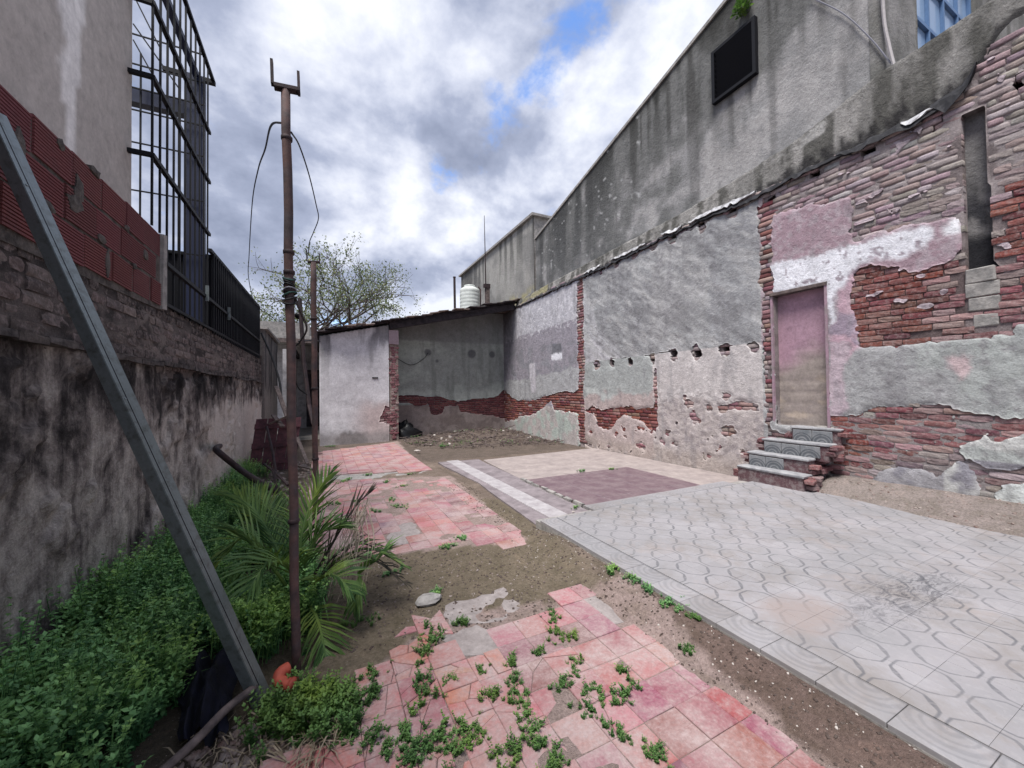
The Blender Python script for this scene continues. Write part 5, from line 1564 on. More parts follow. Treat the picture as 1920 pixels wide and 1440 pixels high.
# the lower fence
fen = thing('bar_fence', (XL, 7.5, 2.1), 'black steel bar fence backed with dark sheet along the top of the left wall', 'fence')
y = 4.42
while y < 9.98:
    top = 3.14+0.03*(y-5.95)
    if y > 5.92:
        bar((XL+0.01, y, 2.12), (XL+0.01, y, top), 0.010, fen)
    y += 0.115
MB().bar((XL, 5.90, 3.14), (XL, 10.0, 3.26), 0.04, 0.04).build('rail', M['black_metal'], fen)
MB().bar((XL+0.02, 4.34, 2.50), (XL+0.02, 10.0, 2.50), 0.035, 0.035).build('rail', M['black_metal'], fen)
MB().bar((XL+0.005, 4.34, 2.15), (XL+0.005, 10.0, 2.19), 0.03, 0.03).build('rail', M['black_metal'], fen)
MB().box((XL, 9.98, 2.7), (0.05, 0.05, 1.14)).build('post', M['black_metal'], fen)
MB().add([(x, y, z) for x in (XL-0.09, XL-0.06) for y, z in ((5.96, 2.1), (9.98, 2.15), (9.98, 3.2), (5.96, 3.06))],
         [(3, 2, 1, 0), (4, 5, 6, 7), (0, 1, 5, 4), (2, 3, 7, 6), (1, 2, 6, 5), (3, 0, 4, 7)]).build('backing_sheet', M['black_metal'], fen)
MB().box((-1.85, 6.16, 2.56), (1.14, 0.04, 1.10)).build('return_sheet', M['black_metal'], fen)
MB().box((-1.85, 6.15, 3.125), (1.16, 0.08, 0.04)).build('rail', M['black_metal'], fen)
MB().bar((XL+0.045, 5.58, 2.44), (XL+0.045, 5.58, 2.62), 0.02, 0.03).build('latch', M['galv'], fen)
MB().bar((XL+0.045, 6.75, 2.42), (XL+0.045, 6.75, 2.60), 0.02, 0.03).build('latch', M['galv'], fen)

# ------------------------------------------------------------------ entrance steps
st_ = thing('entrance_steps', (5.45, 3.0, ZW), 'four worn grey tiled steps with arched pattern up to the bricked-up pink doorway', 'steps')
TR = [(0.275, (1373, 877), (1500, 895)), (0.46, (1400, 848), (1520, 861)), (0.645, (1422, 823), (1536, 837)), (0.83, (1441, 802), (1559, 807))]
prev_z = ZW-0.02
STEP_FRONT = []
for k, (z, a, b) in enumerate(TR):
    A_ = at(*a, 'Z', z); B_ = at(*b, 'Z', z)
    STEP_FRONT.append(((A_[0]+B_[0])/2, B_[1], A_[1]+(0.09, 0.06, 0.03, 0.0)[k]))
xf = [5.20, 5.37, 5.53, 5.70]
rm = mat_plain('broken_step_brick', lin(98, 74, 78), 0.9, 0.3, 16, 0.7, 0.012, c2=lin(128, 116, 116), lo=0.45, hi=0.6)
tread_m = mat_plain('worn_tread', lin(162, 162, 164), 0.8, 0.15, 9, 0.3, c2=lin(128, 128, 132))
for k, (z, a, b) in enumerate(TR):
    y0, y1 = STEP_FRONT[k][1], STEP_FRONT[k][2]
    zb = ZW-0.03 if k == 0 else TR[k-1][0]-0.03
    core = MB()
    core.box(((xf[k]+0.012+5.78)/2, (y0+y1)/2, (zb+z-0.03)/2), (5.78-xf[k]-0.012, y1-y0-0.03, z-0.03-zb), None, 0.006)
    core.build('step', rm, st_)
    MB().box((xf[k]+0.10, (y0+y1)/2, z-0.014), (0.215, y1-y0, 0.03), None, 0.004, 0.008).build('tread', tread_m, st_)
    if k > 0:
        m = 3
        wdt = 0.225
        for i in range(m):
            yc = y1-0.03-wdt*(i+0.5)
            if yc-wdt/2 < y0-0.02: continue
            hgt = z-TR[k-1][0]-0.045
            if k == 1 and i == 2:
                continue
            o = MB().box((0, 0, 0), (0.022, wdt-0.006, hgt), None, 0.001, 0.003).build('riser_tile', M['riser'], st_)
            o.location = (xf[k]+0.006, yc, TR[k-1][0]+hgt/2+0.004)
    # broken bricks on both flanks
    for i in range(7 if k < 3 else 3):
        for s_ in (0, 1):
            yy = (y0-0.03 if s_ == 0 else y1+0.03)
            o = MB().box((xf[k]+0.06+random.uniform(0, 0.30)*(1 if k < 2 else .3), yy+random.uniform(-.02, .03), zb+0.03+(z-zb-0.06)*random.random()), (0.13, 0.10, 0.052), Matrix.Rotation(random.uniform(-.3, .3), 3, 'Z'), 0.006, 0.008).build('brick', M['brick'], st_)
            o.color = (*lin(random.choice([(110, 70, 74), (96, 66, 70), (132, 112, 112), (124, 84, 84)])), 1)

# ------------------------------------------------------------------ poles
def pole(base, top, r, label, seed, group='rusty poles'):
    t = thing('fork_pole', base, label, 'pole', group)
    b = Vector(base); tp = Vector(top)
    d = (tp-b)
    pts = [b+d*k/14 + Vector((0.003*math.sin(k*1.7+seed), 0.003*math.cos(k*2.1+seed), 0)) for k in range(15)]
    pts[0] = b+Vector((0, 0, -0.25))
    MB().tube(pts, r, 14).build('pipe', M['rust'], t, True)
    return t, b, tp
top1 = at(536, 168, 'Y', 2.19)
p1, b1, t1 = pole((-0.118, 2.19, -0.02), top1, 0.0205, 'nearer rusty pipe pole with forked top among the palm leaves', 1)
def fork(t, tp, wd, arm, th):
    MB().box((tp.x+0.006, tp.y, tp.z+0.006), (wd, 0.04, th), Matrix.Rotation(math.radians(-6), 3, 'Y'), 0.0, 0.003).build('fork_plate', M['rust_dark'], t)
    for s_ in (-1, 1):
        MB().bar((tp.x+s_*wd/2, tp.y, tp.z-0.006*s_), (tp.x+s_*wd/2-0.003, tp.y, tp.z+arm-0.02*(s_ > 0)), 0.012, 0.03, up=(0, 1, 0)).build('fork_arm', M['rust_dark'], t)
fork(p1, t1, 0.115, 0.125, 0.022)
def on_pole(b, tp, z):
    k = (z-b.z)/(tp.z-b.z)
    return b+(tp-b)*k
for z in (2.62, 2.05, 1.95, 1.91, 1.86, 0.72):
    c = on_pole(b1, t1, z)
    MB().lathe([(0.0212, -0.012), (0.0255, -0.008), (0.026, 0.008), (0.0212, 0.012)], (c.x, c.y, c.z), 14).build('collar', M['rust_dark'], p1, True)
cable_m = [M['wire'], M['wire'], mat_plain('green_cord', lin(44, 74, 70), 0.7, 0.1, 20, 0), M['wire_grey']]
for k in range(7):
    c = on_pole(b1, t1, 1.80+0.02*k)
    pts = [(c.x+math.cos(a)*(0.026+0.005*math.sin(a*2+k)), c.y+math.sin(a)*(0.026), c.z+0.012*math.sin(a+k)) for a in np.linspace(0, 2*math.pi*1.15, 22)]
    MB().tube(pts, 0.0045, 5).build('wire_wrap', cable_m[k % 4], p1, True)
top2 = at(587.5, 492, 'Y', 4.93)
p2, b2, t2 = pole((-0.07, 4.93, -0.02), top2, 0.030, 'farther rusty pipe pole with forked top before the white shed wall', 4)
fork(p2, t2, 0.13, 0.13, 0.022)
for z in (2.2, 1.4, 0.6):
    c = on_pole(b2, t2, z)
    MB().lathe([(0.031, -0.015), (0.037, -0.01), (0.037, 0.01), (0.031, 0.015)], (c.x, c.y, c.z), 14).build('collar', M['rust_dark'], p2, True)

# cables
def cable(pts, r, label, m='wire', mm=8):
    V = catmull(pts, mm)
    o = MB().tube(V, r, 6).build('cable', M[m], None, True)
    return tag(o, label, 'cable', 'loose cables')
Yp = 2.19
cable([at(531, 230, 'Y', Yp), at(508, 236, 'Y', 2.5), at(497, 280, 'Y', 3.2), at(484, 318, 'Y', 4.0), at(473, 380, 'Y', 5.0), at(467, 480, 'Y', 6.3), at(466, 520, 'Y', 7.2), at(476, 565, 'Y', 8.6), (XL+0.03, 9.9, 3.24)], 0.0055, 'thin dark cable sagging from the near pole to the black fence')
cable([at(546, 248, 'Y', Yp), at(562, 275, 'Y', 2.6), at(580, 330, 'Y', 3.2), at(593, 385, 'Y', 3.8), at(597, 410, 'Y', 4.1), at(588, 435, 'Y', 4.5), at(580, 455, 'Y', 4.8), at(578, 478, 'Y', 4.92)], 0.0045, 'thin dark cable looping between the tops of both poles')
cable([at(490, 625, 'X', XL+0.06), at(510, 670, 'Y', 9.6), at(524, 715, 'Y', 9.2), at(530, 760, 'Y', 8.8), at(545, 800, 'Y', 8.2)], 0.02, 'thick black cable hanging off the end of the left wall')
cable([at(553, 560, 'Y', 2.25), at(566, 590, 'Y', 3.0), at(575, 618, 'Y', 3.6), at(562, 642, 'Y', 4.2), at(550, 660, 'Y', 4.6), at(556, 720, 'Y', 4.8), at(575, 740, 'Y', 4.9)], 0.008, 'black cable dangling in a loop between the poles below the coil')
cable([at(560, 640, 'Y', 8.0), at(590, 638, 'Y', 9.0), at(600, 640, 'Y', 11.2)], 0.014, 'black cable running to the eave of the white shed')

# a leaning grey tube beside the second pole, from the ground to above the shed eave
ln_ = thing('leaning_tube', (-0.42, 7.6, 0), 'thin grey tube leaning behind the poles toward the dark doorway', 'pipe')
MB().tube([at(562, 560, 'Y', 6.6), at(570, 680, 'Y', 6.4), at(580, 760, 'Y', 6.2), at(588, 795, 'Y', 6.0)], 0.028, 8).build('tube', M['rust_dark'], ln_)
MB().lathe([(0.03, -0.05), (0.06, -0.02), (0.06, 0.02), (0.03, 0.05)], tuple(at(561, 592, 'Y', 6.6)), 10).build('insulator', M['plastic_black'], ln_, True)

# galvanised steel channel leaning from the bed to the left wall
chb = Vector((-0.245, 2.06, -0.02)); cht = Vector(at(-6, 236, 'X', XL+0.05))
cht = chb+(cht-chb)*1.02
chan = thing('steel_channel', chb, 'long galvanised steel channel leaning diagonally across the weeds against the left wall', 'steel channel')
d = (cht-chb); Lc = d.length; d.normalize()
e1 = Vector((d.z, 0, -d.x)).normalized()          # up-right face normal
e2 = d.cross(e1).normalized()
if e2.y > 0: e2 = -e2                             # towards the camera
tilt = math.radians(22)
e1, e2 = (e1*math.cos(tilt)+e2*math.sin(tilt)), (e2*math.cos(tilt)-e1*math.sin(tilt))
ha, hb, tk_ = 0.024, 0.031, 0.0022
prof = [(-ha, -hb), (-ha, hb), (ha, hb), (ha, -hb)]
def chan_plate(p, q, nm, par):
    (a0, b0), (a1, b1_) = p, q
    V = []
    for t in (0, Lc):
        for (a, b) in (p, q):
            V.append(chb+d*t+e1*a+e2*b)
    nrm = Vector(((b1_-b0), -(a1-a0), 0)).normalized()
    off = (e1*nrm.x+e2*nrm.y)*-tk_
    V2 = V+[v+off for v in V]
    return mk(nm, V2, [(0, 1, 3, 2), (4, 6, 7, 5), (0, 4, 5, 1), (2, 3, 7, 6), (0, 2, 6, 4), (1, 5, 7, 3)], M['galv'], par)
chan_plate((-ha, hb), (ha, hb), 'web', chan)
chan_plate((ha, hb), (ha, -hb), 'flange', chan)
chan_plate((-ha, -hb), (-ha, hb), 'flange', chan)
chan_plate((ha, -hb), (ha-0.012, -hb), 'lip', chan)
for b in (0.012, -0.002):
    V = [chb+d*t+e1*(ha+0.0025)+e2*(b+s_*0.0022) for t in (0, Lc) for s_ in (-1, 1)]
    V += [v-e1*0.003 for v in V]
    mk('rib', V, [(0, 1, 3, 2), (4, 6, 7, 5), (0, 2, 6, 4), (1, 5, 7, 3)], M['black_metal'] if b > 0 else M['galv'], chan)
rotc = Matrix((e1, d, e2)).transposed()
for t in (0.30, 0.92, 1.30, 1.75, 2.3):
    c = chb+d*t+e2*(hb+0.0005)
    MB().box(c, (0.010, 0.075, 0.003), rotc, 0).build('slot', M['dark_void'], chan)
    MB().box(c-e1*0.014, (0.005, 0.03, 0.003), rotc, 0).build('slot', M['dark_void'], chan)
for t in (0.75, 1.45, 2.4):
    MB().box(chb+d*t+e1*(ha+0.003)+e2*0.02, (0.006, 0.009, 0.009), rotc, 0, 0.002).build('screw', M['galv'], chan)

# bent waste pipe from the left wall
ep = [at(412, 836, 'X', XL+0.02), at(405, 842, 'X', XL+0.12), at(415, 852, 'X', XL+0.20), at(450, 880, 'Y', 5.6), at(485, 903, 'Y', 5.1), at(520, 921, 'Y', 4.75)]
wp = thing('waste_pipe', ep[0], 'dark bent pipe sticking out of the left wall over the weeds', 'pipe')
MB().tube(catmull(ep, 5), 0.034, 10).build('tube', M['rust_dark'], wp, True)
MB().tube([at(520, 921, 'Y', 4.75), at(512, 880, 'Y', 4.9)], 0.014, 6).build('support', M['rust_dark'], wp)

# terracotta elbow, cloth, stick
te = thing('terracotta_elbow', (-0.16, 2.10, 0), 'orange terracotta pipe elbow at the foot of the near pole', 'pipe elbow')
MB().tube(catmull([at(541, 1252, 'Y', 2.08), at(526, 1262, 'Y', 2.06), at(524, 1277, 'Y', 2.03), at(540, 1283, 'Y', 2.0), at(549, 1284, 'Y', 1.99)], 5), 0.026, 14).build('bend', M['terracotta'], te, True)
MB().tube([at(546, 1284, 'Y', 1.995), at(552, 1285, 'Y', 1.985)], 0.031, 14).build('socket', M['terracotta'], te, True)
cu = np.linspace(0, 1, 34); cv2 = np.linspace(0, 1, 30)
CU, CV = np.meshgrid(cu, cv2, indexing='ij')
c0 = np.array(gp(455, 1240)+(0,)); c1_ = np.array(gp(335, 1250)+(0,)); c2_ = np.array(gp(330, 1400)+(0,)); c3_ = np.array(gp(420, 1380)+(0,))
P = (c1_*(1-CU[..., None])+c0*CU[..., None])*(1-CV[..., None])+(c2_*(1-CU[..., None])+c3_*CU[..., None])*CV[..., None]
hz_ = 0.01+0.10*np.sin(np.pi*CU)**0.7*np.sin(np.pi*np.clip(CV, 0, 1))**0.6+0.05*np.sin(CU*16+4*CV+3*fbm(CU*3, CV*3, 301))*np.sin(np.pi*CU)+0.06*(fbm(CU*6, CV*6, 302)-0.5)
P[..., 2] = hz_
P[..., 0] += 0.05*(fbm(CU*5, CV*5, 303)-0.5); P[..., 1] += 0.05*(fbm(CU*5, CV*5, 304)-0.5)
idx = np.arange(CU.size).reshape(CU.shape)
q = np.stack([idx[:-1, :-1], idx[1:, :-1], idx[1:, 1:], idx[:-1, 1:]], -1).reshape(-1, 4)
tag(mk('crumpled_cloth', P.reshape(-1, 3), q, M['cloth'], None, None, True), 'crumpled navy cloth lying in the weeds left of the steel channel', 'cloth')
sa = at(478, 1288, 'Z', 0.06); sb = at(300, 1450, 'Z', 0.05)
tag(MB().tube(catmull([sa, sa*0.65+sb*0.35+np.array([0, 0, 0.015]), sa*0.3+sb*0.7, sb*1.1-sa*0.1], 5), [0.016]*15+[0.018], 8).build('broom_stick', M['wood_old'], None, True), 'grey wooden stick lying across the weeds in the near left corner', 'stick')

# concrete lump and small loose stones
def stone(name, px, py, sx, sy, sz, mat, label, cat, group=None, zoff=0.0):
    c = gp(px, py)
    V = []; Fc = []
    nu, nv = 10, 6
    for i in range(nv+1):
        ph = math.pi*i/nv
        for j in range(nu):
            th = 2*math.pi*j/nu
            rr = 0.8+0.4*random.random()
            V.append((c[0]+sx*rr*math.sin(ph)*math.cos(th), c[1]+sy*rr*math.sin(ph)*math.sin(th), zoff+sz*0.35+sz*math.cos(ph)*(0.8+.2*random.random())))
    for i in range(nv):
        for j in range(nu):
            a = i*nu+j; b = i*nu+(j+1) % nu
            Fc.append((a, a+nu, b+nu, b))
    o = mk(name, V, Fc, mat)
    return tag(o, label, cat, group)
stone('concrete_lump', 803, 1128, 0.085, 0.06, 0.035, M['concrete'], 'flat pale concrete lump on bare earth beside the concrete patch', 'concrete lump')
for (px, py, s_, lb) in ((1226, 1118, 0.03, 'white tile shard lying in the weeds along the slab edge'), (1296, 1163, 0.025, 'smaller pale shard lower down the slab edge weeds'),
                         (782, 846, 0.07, 'white stone beside the far red tiles'), (1075, 960, 0.02, 'pale pebble by the notch of the white floor')):
    stone('stone_shard', px, py, s_, s_*0.7, s_*0.4, M['chip'], lb, 'stone', 'pale loose shards')

# ------------------------------------------------------------------ passage and buildings at the far left
rw = thing('rear_boundary_wall', (XL, 11.6, 0), 'dark stained wall carrying on beyond the black fence', 'wall')
ru = np.arange(10.44, 13.2, 0.05); rv = np.arange(-0.1, 2.95, 0.05)
RU, RV = np.meshgrid(ru, rv, indexing='ij')
rc = lina((112, 108, 106))*np.ones(RU.shape+(1,))
rc = lay(rc, sstep(fbm(RU*6, RV*0.7, 311), 0.42, 0.62), (64, 62, 64)); rc = lay(rc, 0.7*sstep(1.5-RV+0.5*(fbm(RU*4, RV*4, 312)-0.5), 0, 0.3), (140, 134, 130))
grid_wall('plaster', ru, rv, lambda u, v, h: (XL+0.06+h, u, v), 0.03*(fbm(RU*3, RV*3, 313)-0.5), np.ones((len(ru)-1, len(rv)-1), bool), rc, M['plaster'], rw, -0.2)
MB().box((XL-0.05, 11.8, 2.86), (0.34, 2.8, 0.06), None, 0.008).build('coping', M['concrete'], rw)
MB().box((XL-0.10, 11.8, 1.35), (0.28, 2.72, 2.9)).build('wall_core', M['concrete'], rw)
rh = thing('rear_house', (-0.6, 17, 0), 'low white house with dark doorway at the end of the narrow passage', 'house')
whm = mat_plain('whitewash', lin(190, 188, 190), 0.9, 0.12, 5, 0.3, c2=lin(150, 148, 150), lo=0.45)
D0 = at(574, 693, 'Y', 17.0); D1 = at(601, 790, 'Y', 17.0)
dx0, dx1, dz1 = D0[0], D1[0], D0[2]
MB().box(((-2.2+dx0)/2, 17.1, 1.6), (dx0+2.2, 0.2, 3.2)).box(((dx1+0.9)/2, 17.1, 1.6), (0.9-dx1, 0.2, 3.2)).box(((dx0+dx1)/2, 17.1, (dz1+3.2)/2), (dx1-dx0-0.002, 0.2, 3.2-dz1)).build('front_wall', whm, rh)
MB().box(((dx0+dx1)/2, 17.5, 1.2), (dx1-dx0+0.3, 0.04, 2.6)).build('door', M['wood_dark'], rh)
MB().box(((dx0+dx1)/2, 17.05, dz1-0.12), (dx1-dx0, 0.10, 0.10)).build('lintel', M['wood_old'], rh)
x8 = at(555, 805, 'Z', 0.0)
MB().box((-0.98, 15.2, 1.35), (0.2, 3.4, 2.7)).build('side_wall', whm, rh)
MB().box((-0.88, 14.2, 0.95), (0.06, 0.7, 1.9)).build('dark_opening', M['dark_void'], rh)  # dark slab stands for the opening; its shade is in the colour
MB().bar((-0.86, 13.3, 2.75), (-0.86, 17.0, 2.75), 0.14, 0.16).build('eave_beam', M['wood_dark'], rh)
MB().box((-0.9, 16.5, 3.26), (4.6, 3.0, 0.12)).build('roof', M['concrete'], rh)
MB().box((-0.9, 14.96, 3.14), (4.6, 0.10, 0.14)).build('fascia', M['wood_old'], rh)
MB().box((-1.6, 16.2, 3.55), (2.4, 2.2, 0.45)).build('parapet', M['concrete'], rh)

# scrap heap by the left wall
sc_ = thing('scrap_door', (-0.75, 8.2, 0), 'broken dark red wooden door leaning in the scrap heap by the left wall', 'door')
ax = Vector((1, 0.15, 0)).normalized(); up_ = Vector((0.10, 0.28, 1)).normalized()
def panel(c, wd, hg, th, m, parent, nm):
    nn_ = ax.cross(up_).normalized()
    rt = Matrix((ax, nn_, up_)).transposed()
    return MB().box(c, (wd, th, hg), rt, 0.004).build(nm, m, parent)
sb0 = Vector((-0.80, 8.0, 0.0))
for i in range(4):
    panel(sb0+ax*(-0.27+0.18*i)+up_*0.46, 0.165, 0.95, 0.025, M['wood_red'], sc_, 'plank')
for z in (0.15, 0.45, 0.80):
    panel(sb0+up_*z+Vector((0, -0.03, 0)), 0.72, 0.09, 0.03, M['wood_red'], sc_, 'rail')
def stick_(p, q, r, mat, label, nm='plank_scrap', cat='plank', grp='scrap timber by the left wall', sq=True):
    o = MB().bar(p, q, r*2.4, r, bev=0.003) if sq else MB().tube([p, (np.array(p)+np.array(q))/2+np.array([0.01, 0, 0.01]), q], r, 7)
    return tag(o.build(nm, mat), label, cat, grp)
stick_(at(518, 725, 'Y', 8.6), at(540, 785, 'Y', 7.9), 0.03, M['wood_old'], 'pale board slanting from the left wall above the scrap heap')
stick_(at(505, 795, 'Y', 7.9), at(545, 778, 'Y', 7.7), 0.025, M['wood_old'], 'short grey board on top of the red door')
stick_(at(512, 778, 'Y', 8.1), at(530, 800, 'Y', 7.7), 0.03, M['wood_old'], 'splintered board end on top of the scrap heap')
stick_(at(557, 820, 'Y', 7.6), at(577, 870, 'Y', 6.9), 0.022, M['wood_old'], 'thin plank slanting to the ground between the poles')
stick_(at(555, 872, 'Z', 0.05), at(588, 880, 'Z', 0.02), 0.025, M['wood_old'], 'pale slat lying flat at the foot of the far pole')
stick_(at(500, 800, 'Y', 7.6), at(520, 900, 'Y', 6.6), 0.02, M['rust_dark'], 'dark bar propped against the scrap heap', sq=False, cat='bar', nm='scrap_bar')
stick_(at(495, 870, 'Y', 6.7), at(540, 910, 'Y', 6.0), 0.018, M['rust_dark'], 'dark bar lying low below the scrap heap', sq=False, cat='bar', nm='scrap_bar')
stick_(at(1005, 1000, 'Z', -0.01), at(1040, 1010, 'Z', -0.01), 0.008, M['wood_old'], 'thin pale stick on the bare earth beside the white slab', sq=False, cat='stick', nm='stick', grp=None)

# rubbish bag at the shed pier
bagc = at(776, 812, 'Y', 11.5)
V = []; Fc = []
for i in range(9):
    ph = math.pi/2*i/8
    for j in range(16):
        th = 2*math.pi*j/16
        rr = 1+0.18*math.sin(3*th+i)+0.12*random.uniform(-1, 1)
        V.append((2.28+0.40*rr*math.cos(ph)*math.cos(th), 11.75+0.3*rr*math.cos(ph)*math.sin(th), -0.03+0.42*math.sin(ph)*rr*(0.9 if math.cos(th) > 0 else 1.1)))
for i in range(8):
    for j in range(16):
        a = i*16+j; b = i*16+(j+1) % 16
        Fc.append((a, b, b+16, a+16))
tag(mk('rubbish_bag', V, Fc, M['plastic_black'], None, None, True), 'black rubbish bag slumped beside the brick pier of the shed', 'bag')

# ------------------------------------------------------------------ vegetation
def leaf_quads(P, D, N, L, Wd):
    """arrays: base P, direction D, normal N, length, width -> verts (n*4,3), quads"""
    Sd = np.cross(D, N)
    Sd /= np.linalg.norm(Sd, axis=1, keepdims=True)+1e-9
    mid = P+D*(L*0.48)[:, None]+N*(L*0.05)[:, None]
    a = P; b = mid+Sd*(Wd*0.5)[:, None]; c = P+D*L[:, None]-N*(L*0.14)[:, None]; d_ = mid-Sd*(Wd*0.5)[:, None]
    V = np.stack([a, b, c, d_], 1).reshape(-1, 3)
    Fc = np.arange(len(P)*4).reshape(-1, 4)
    return V, Fc
def unit(a):
    return a/(np.linalg.norm(a, axis=-1, keepdims=True)+1e-9)
def plant_proto(rng, h, nstem, nodes, ls):
    Ps = []; Ds = []; Ns = []; Ls = []; Ts = []
    SV = []; SF = []
    for s_ in range(nstem):
        az = rng.uniform(0, 2*math.pi); lean = rng.uniform(0.05, 0.55)
        hh_ = h*rng.uniform(0.6, 1.05)
        for k in range(nodes):
            t = (k+1.0)/nodes
            r = lean*hh_*t**1.5
            p = np.array([math.cos(az)*r, math.sin(az)*r, hh_*t*(1-0.18*lean*t)])
            for q in range(3 if t > 0.6 else 2):
                a = rng.uniform(0, 2*math.pi)
                el = rng.uniform(-0.25, 0.65)+0.35*(t > 0.85)
                dd = np.array([math.cos(a)*math.cos(el), math.sin(a)*math.cos(el), math.sin(el)])
                nn_ = np.array([-math.cos(a)*math.sin(el), -math.sin(a)*math.sin(el), math.cos(el)])+rng.normal(0, 0.25, 3)
                Ts.append(t); Ps.append(p); Ds.append(dd); Ns.append(nn_); Ls.append(ls*rng.uniform(0.6, 1.25)*(1.1-0.45*t))
        b = len(SV)
        top_ = np.array([math.cos(az)*lean*hh_, math.sin(az)*lean*hh_, hh_*(1-0.18*lean)])
        w_ = 0.0022
        SV += [(-w_, 0, 0), (w_, 0, 0), tuple(top_+[w_*.5, 0, 0]), tuple(top_-[w_*.5, 0, 0])]
        SF.append((b, b+1, b+2, b+3))
    P = np.array(Ps); D = np.array(Ds); N = unit(np.array(Ns)); L = np.array(Ls)
    N = unit(N-D*np.sum(N*D, 1, keepdims=True))
    V, Fc = leaf_quads(P, D, N, L, L*0.62)
    val = np.repeat(np.clip(0.05+0.65*np.array(Ts)**1.5+rng.uniform(-0.15, 0.2, len(P)), 0, 1), 4)  # low leaves darker, top ones lighter: shade inside the plant put into colour
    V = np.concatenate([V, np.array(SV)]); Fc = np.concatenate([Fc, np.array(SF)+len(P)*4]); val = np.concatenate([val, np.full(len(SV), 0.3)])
    return V, Fc, val
def scatter(protos, spots, rng):
    VV = []; FF = []; CC = []; base = 0
    for (x, y, z, sc) in spots:
        V, Fc, val = protos[rng.integers(len(protos))]
        a = rng.uniform(0, 2*math.pi); c, s_ = math.cos(a), math.sin(a)
        p = V*sc
        p = np.stack([p[:, 0]*c-p[:, 1]*s_+x, p[:, 0]*s_+p[:, 1]*c+y, p[:, 2]+z], -1)
        VV.append(p); FF.append(Fc+base); base += len(V); CC.append(np.clip(val+rng.uniform(-.12, .12), 0, 1))
    v = np.concatenate(CC)
    return np.concatenate(VV), np.concatenate(FF), np.stack([v, v, v], 1)
rg = np.random.default_rng(5)
protos = [plant_proto(rg, 0.15, rg.integers(3, 6), rg.integers(6, 9), 0.026) for _ in range(6)]
mid_p = [plant_proto(rg, 0.26, rg.integers(3, 6), rg.integers(10, 14), 0.028) for _ in range(6)]
tall_p = [plant_proto(rg, 0.42, rg.integers(2, 5), rg.integers(13, 18), 0.030) for _ in range(6)]
bed = [gp(*p) for p in [(-500, 1900), (200, 1600), (330, 1425), (452, 1320), (505, 1245), (590, 1215), (600, 1150), (575, 1080), (560, 1000), (530, 930), (505, 880), (490, 862)]]
bed = [(XL+0.02, 0.3)]+bed+[(XL+0.02, 9.6)]
hole = [gp(*p) for p in [(340, 1225), (455, 1225), (500, 1310), (420, 1400), (330, 1400)]]
spots = []
tries = 0
while len(spots) < 2300 and tries < 60000:
    tries += 1
    y = 0.6+(9.4-0.6)*rg.random()**1.9
    x = rg.uniform(XL+0.02, 0.05)
    if not inpoly(np.array(x), np.array(y), bed): continue
    if inpoly(np.array(x), np.array(y), hole): continue
    dens = float(fbm(np.array(x*3.1), np.array(y*2.2), 401))
    near_wall = max(0.0, 1-(x-XL)/0.75)
    thr = 0.62-0.35*near_wall
    if y > 3.6: thr += 0.06*(y-3.6)
    if dens < thr*0.85 and rg.random() > 0.12: continue
    if float(fbm(np.array(x*2.3), np.array(y*2.3), 409)) < 0.40 and rg.random() > 0.15: continue
    clump = float(fbm(np.array(x*4.5), np.array(y*4.5), 405))
    size = 0.70*near_wall+2.2*(clump-0.47)+0.25*(dens-0.5)+rg.normal(0, 0.12)
    kind_ = 0 if size < 0.22 else (1 if size < 0.58 else 2)
    spots.append((x, y, groundz(x, y)-0.01, rg.uniform(0.75, 1.15)*(1.0 if y < 4.5 else 0.85), kind_))
parts_ = [scatter(pp_, [q_[:4] for q_ in spots if q_[4] == k_], rg) for k_, pp_ in enumerate((protos, mid_p, tall_p)) if any(q_[4] == k_ for q_ in spots)]
# a second, broad-leaved kind and grass blades between
broad_p = [plant_proto(rg, 0.20, rg.integers(2, 4), rg.integers(4, 7), 0.055) for _ in range(4)]
parts_.append(scatter(broad_p, [q_[:4] for q_ in spots if rg.random() < 0.10], rg))
def blades(sp_, rng):
    VV = []; CC = []
    for (x, y, z) in sp_:
        a = rng.uniform(0, 6.28); L = rng.uniform(0.10, 0.34); ln_a = rng.uniform(0.15, 0.9); w_ = rng.uniform(0.002, 0.0045)
        d_ = np.array([math.cos(a), math.sin(a), 0]); sd_ = np.array([-math.sin(a), math.cos(a), 0])*w_
        p0 = np.array([x, y, z]); p1_ = p0+np.array([0, 0, L*0.6])+d_*L*0.25*ln_a; p2_ = p0+np.array([0, 0, L*(0.95-0.4*ln_a)])+d_*L*0.75*ln_a
        VV += [p0-sd_, p0+sd_, p1_+sd_*0.8, p1_-sd_*0.8, p2_+sd_*0.15, p2_-sd_*0.15]; CC += [rng.uniform(0.2, 0.8)]*6
    n_ = len(sp_); b_ = np.arange(n_)[:, None]*6
    F1 = np.concatenate([b_+np.array([[0, 1, 2, 3]]), b_+np.array([[3, 2, 4, 5]])])
    c_v = np.array(CC)
    return np.array(VV), F1, np.stack([c_v]*3, 1)
gs_ = []
for q_ in spots:
    if rg.random() < 0.12:
        for _ in range(rg.integers(6, 16)):
            gs_.append((q_[0]+rg.normal(0, 0.035), q_[1]+rg.normal(0, 0.035), q_[2]))
parts_.append(blades(gs_, rg))
V = np.concatenate([a_[0] for a_ in parts_]); C = np.concatenate([a_[2] for a_ in parts_])
off_ = np.cumsum([0]+[len(a_[0]) for a_ in parts_])
Fc = np.concatenate([a_[1]+o_ for a_, o_ in zip(parts_, off_)])
tag(mk('undergrowth', V, Fc, M['leaf'], None, C), 'dense green leafy weeds covering the bed along the left wall', 'weeds', kind='stuff')

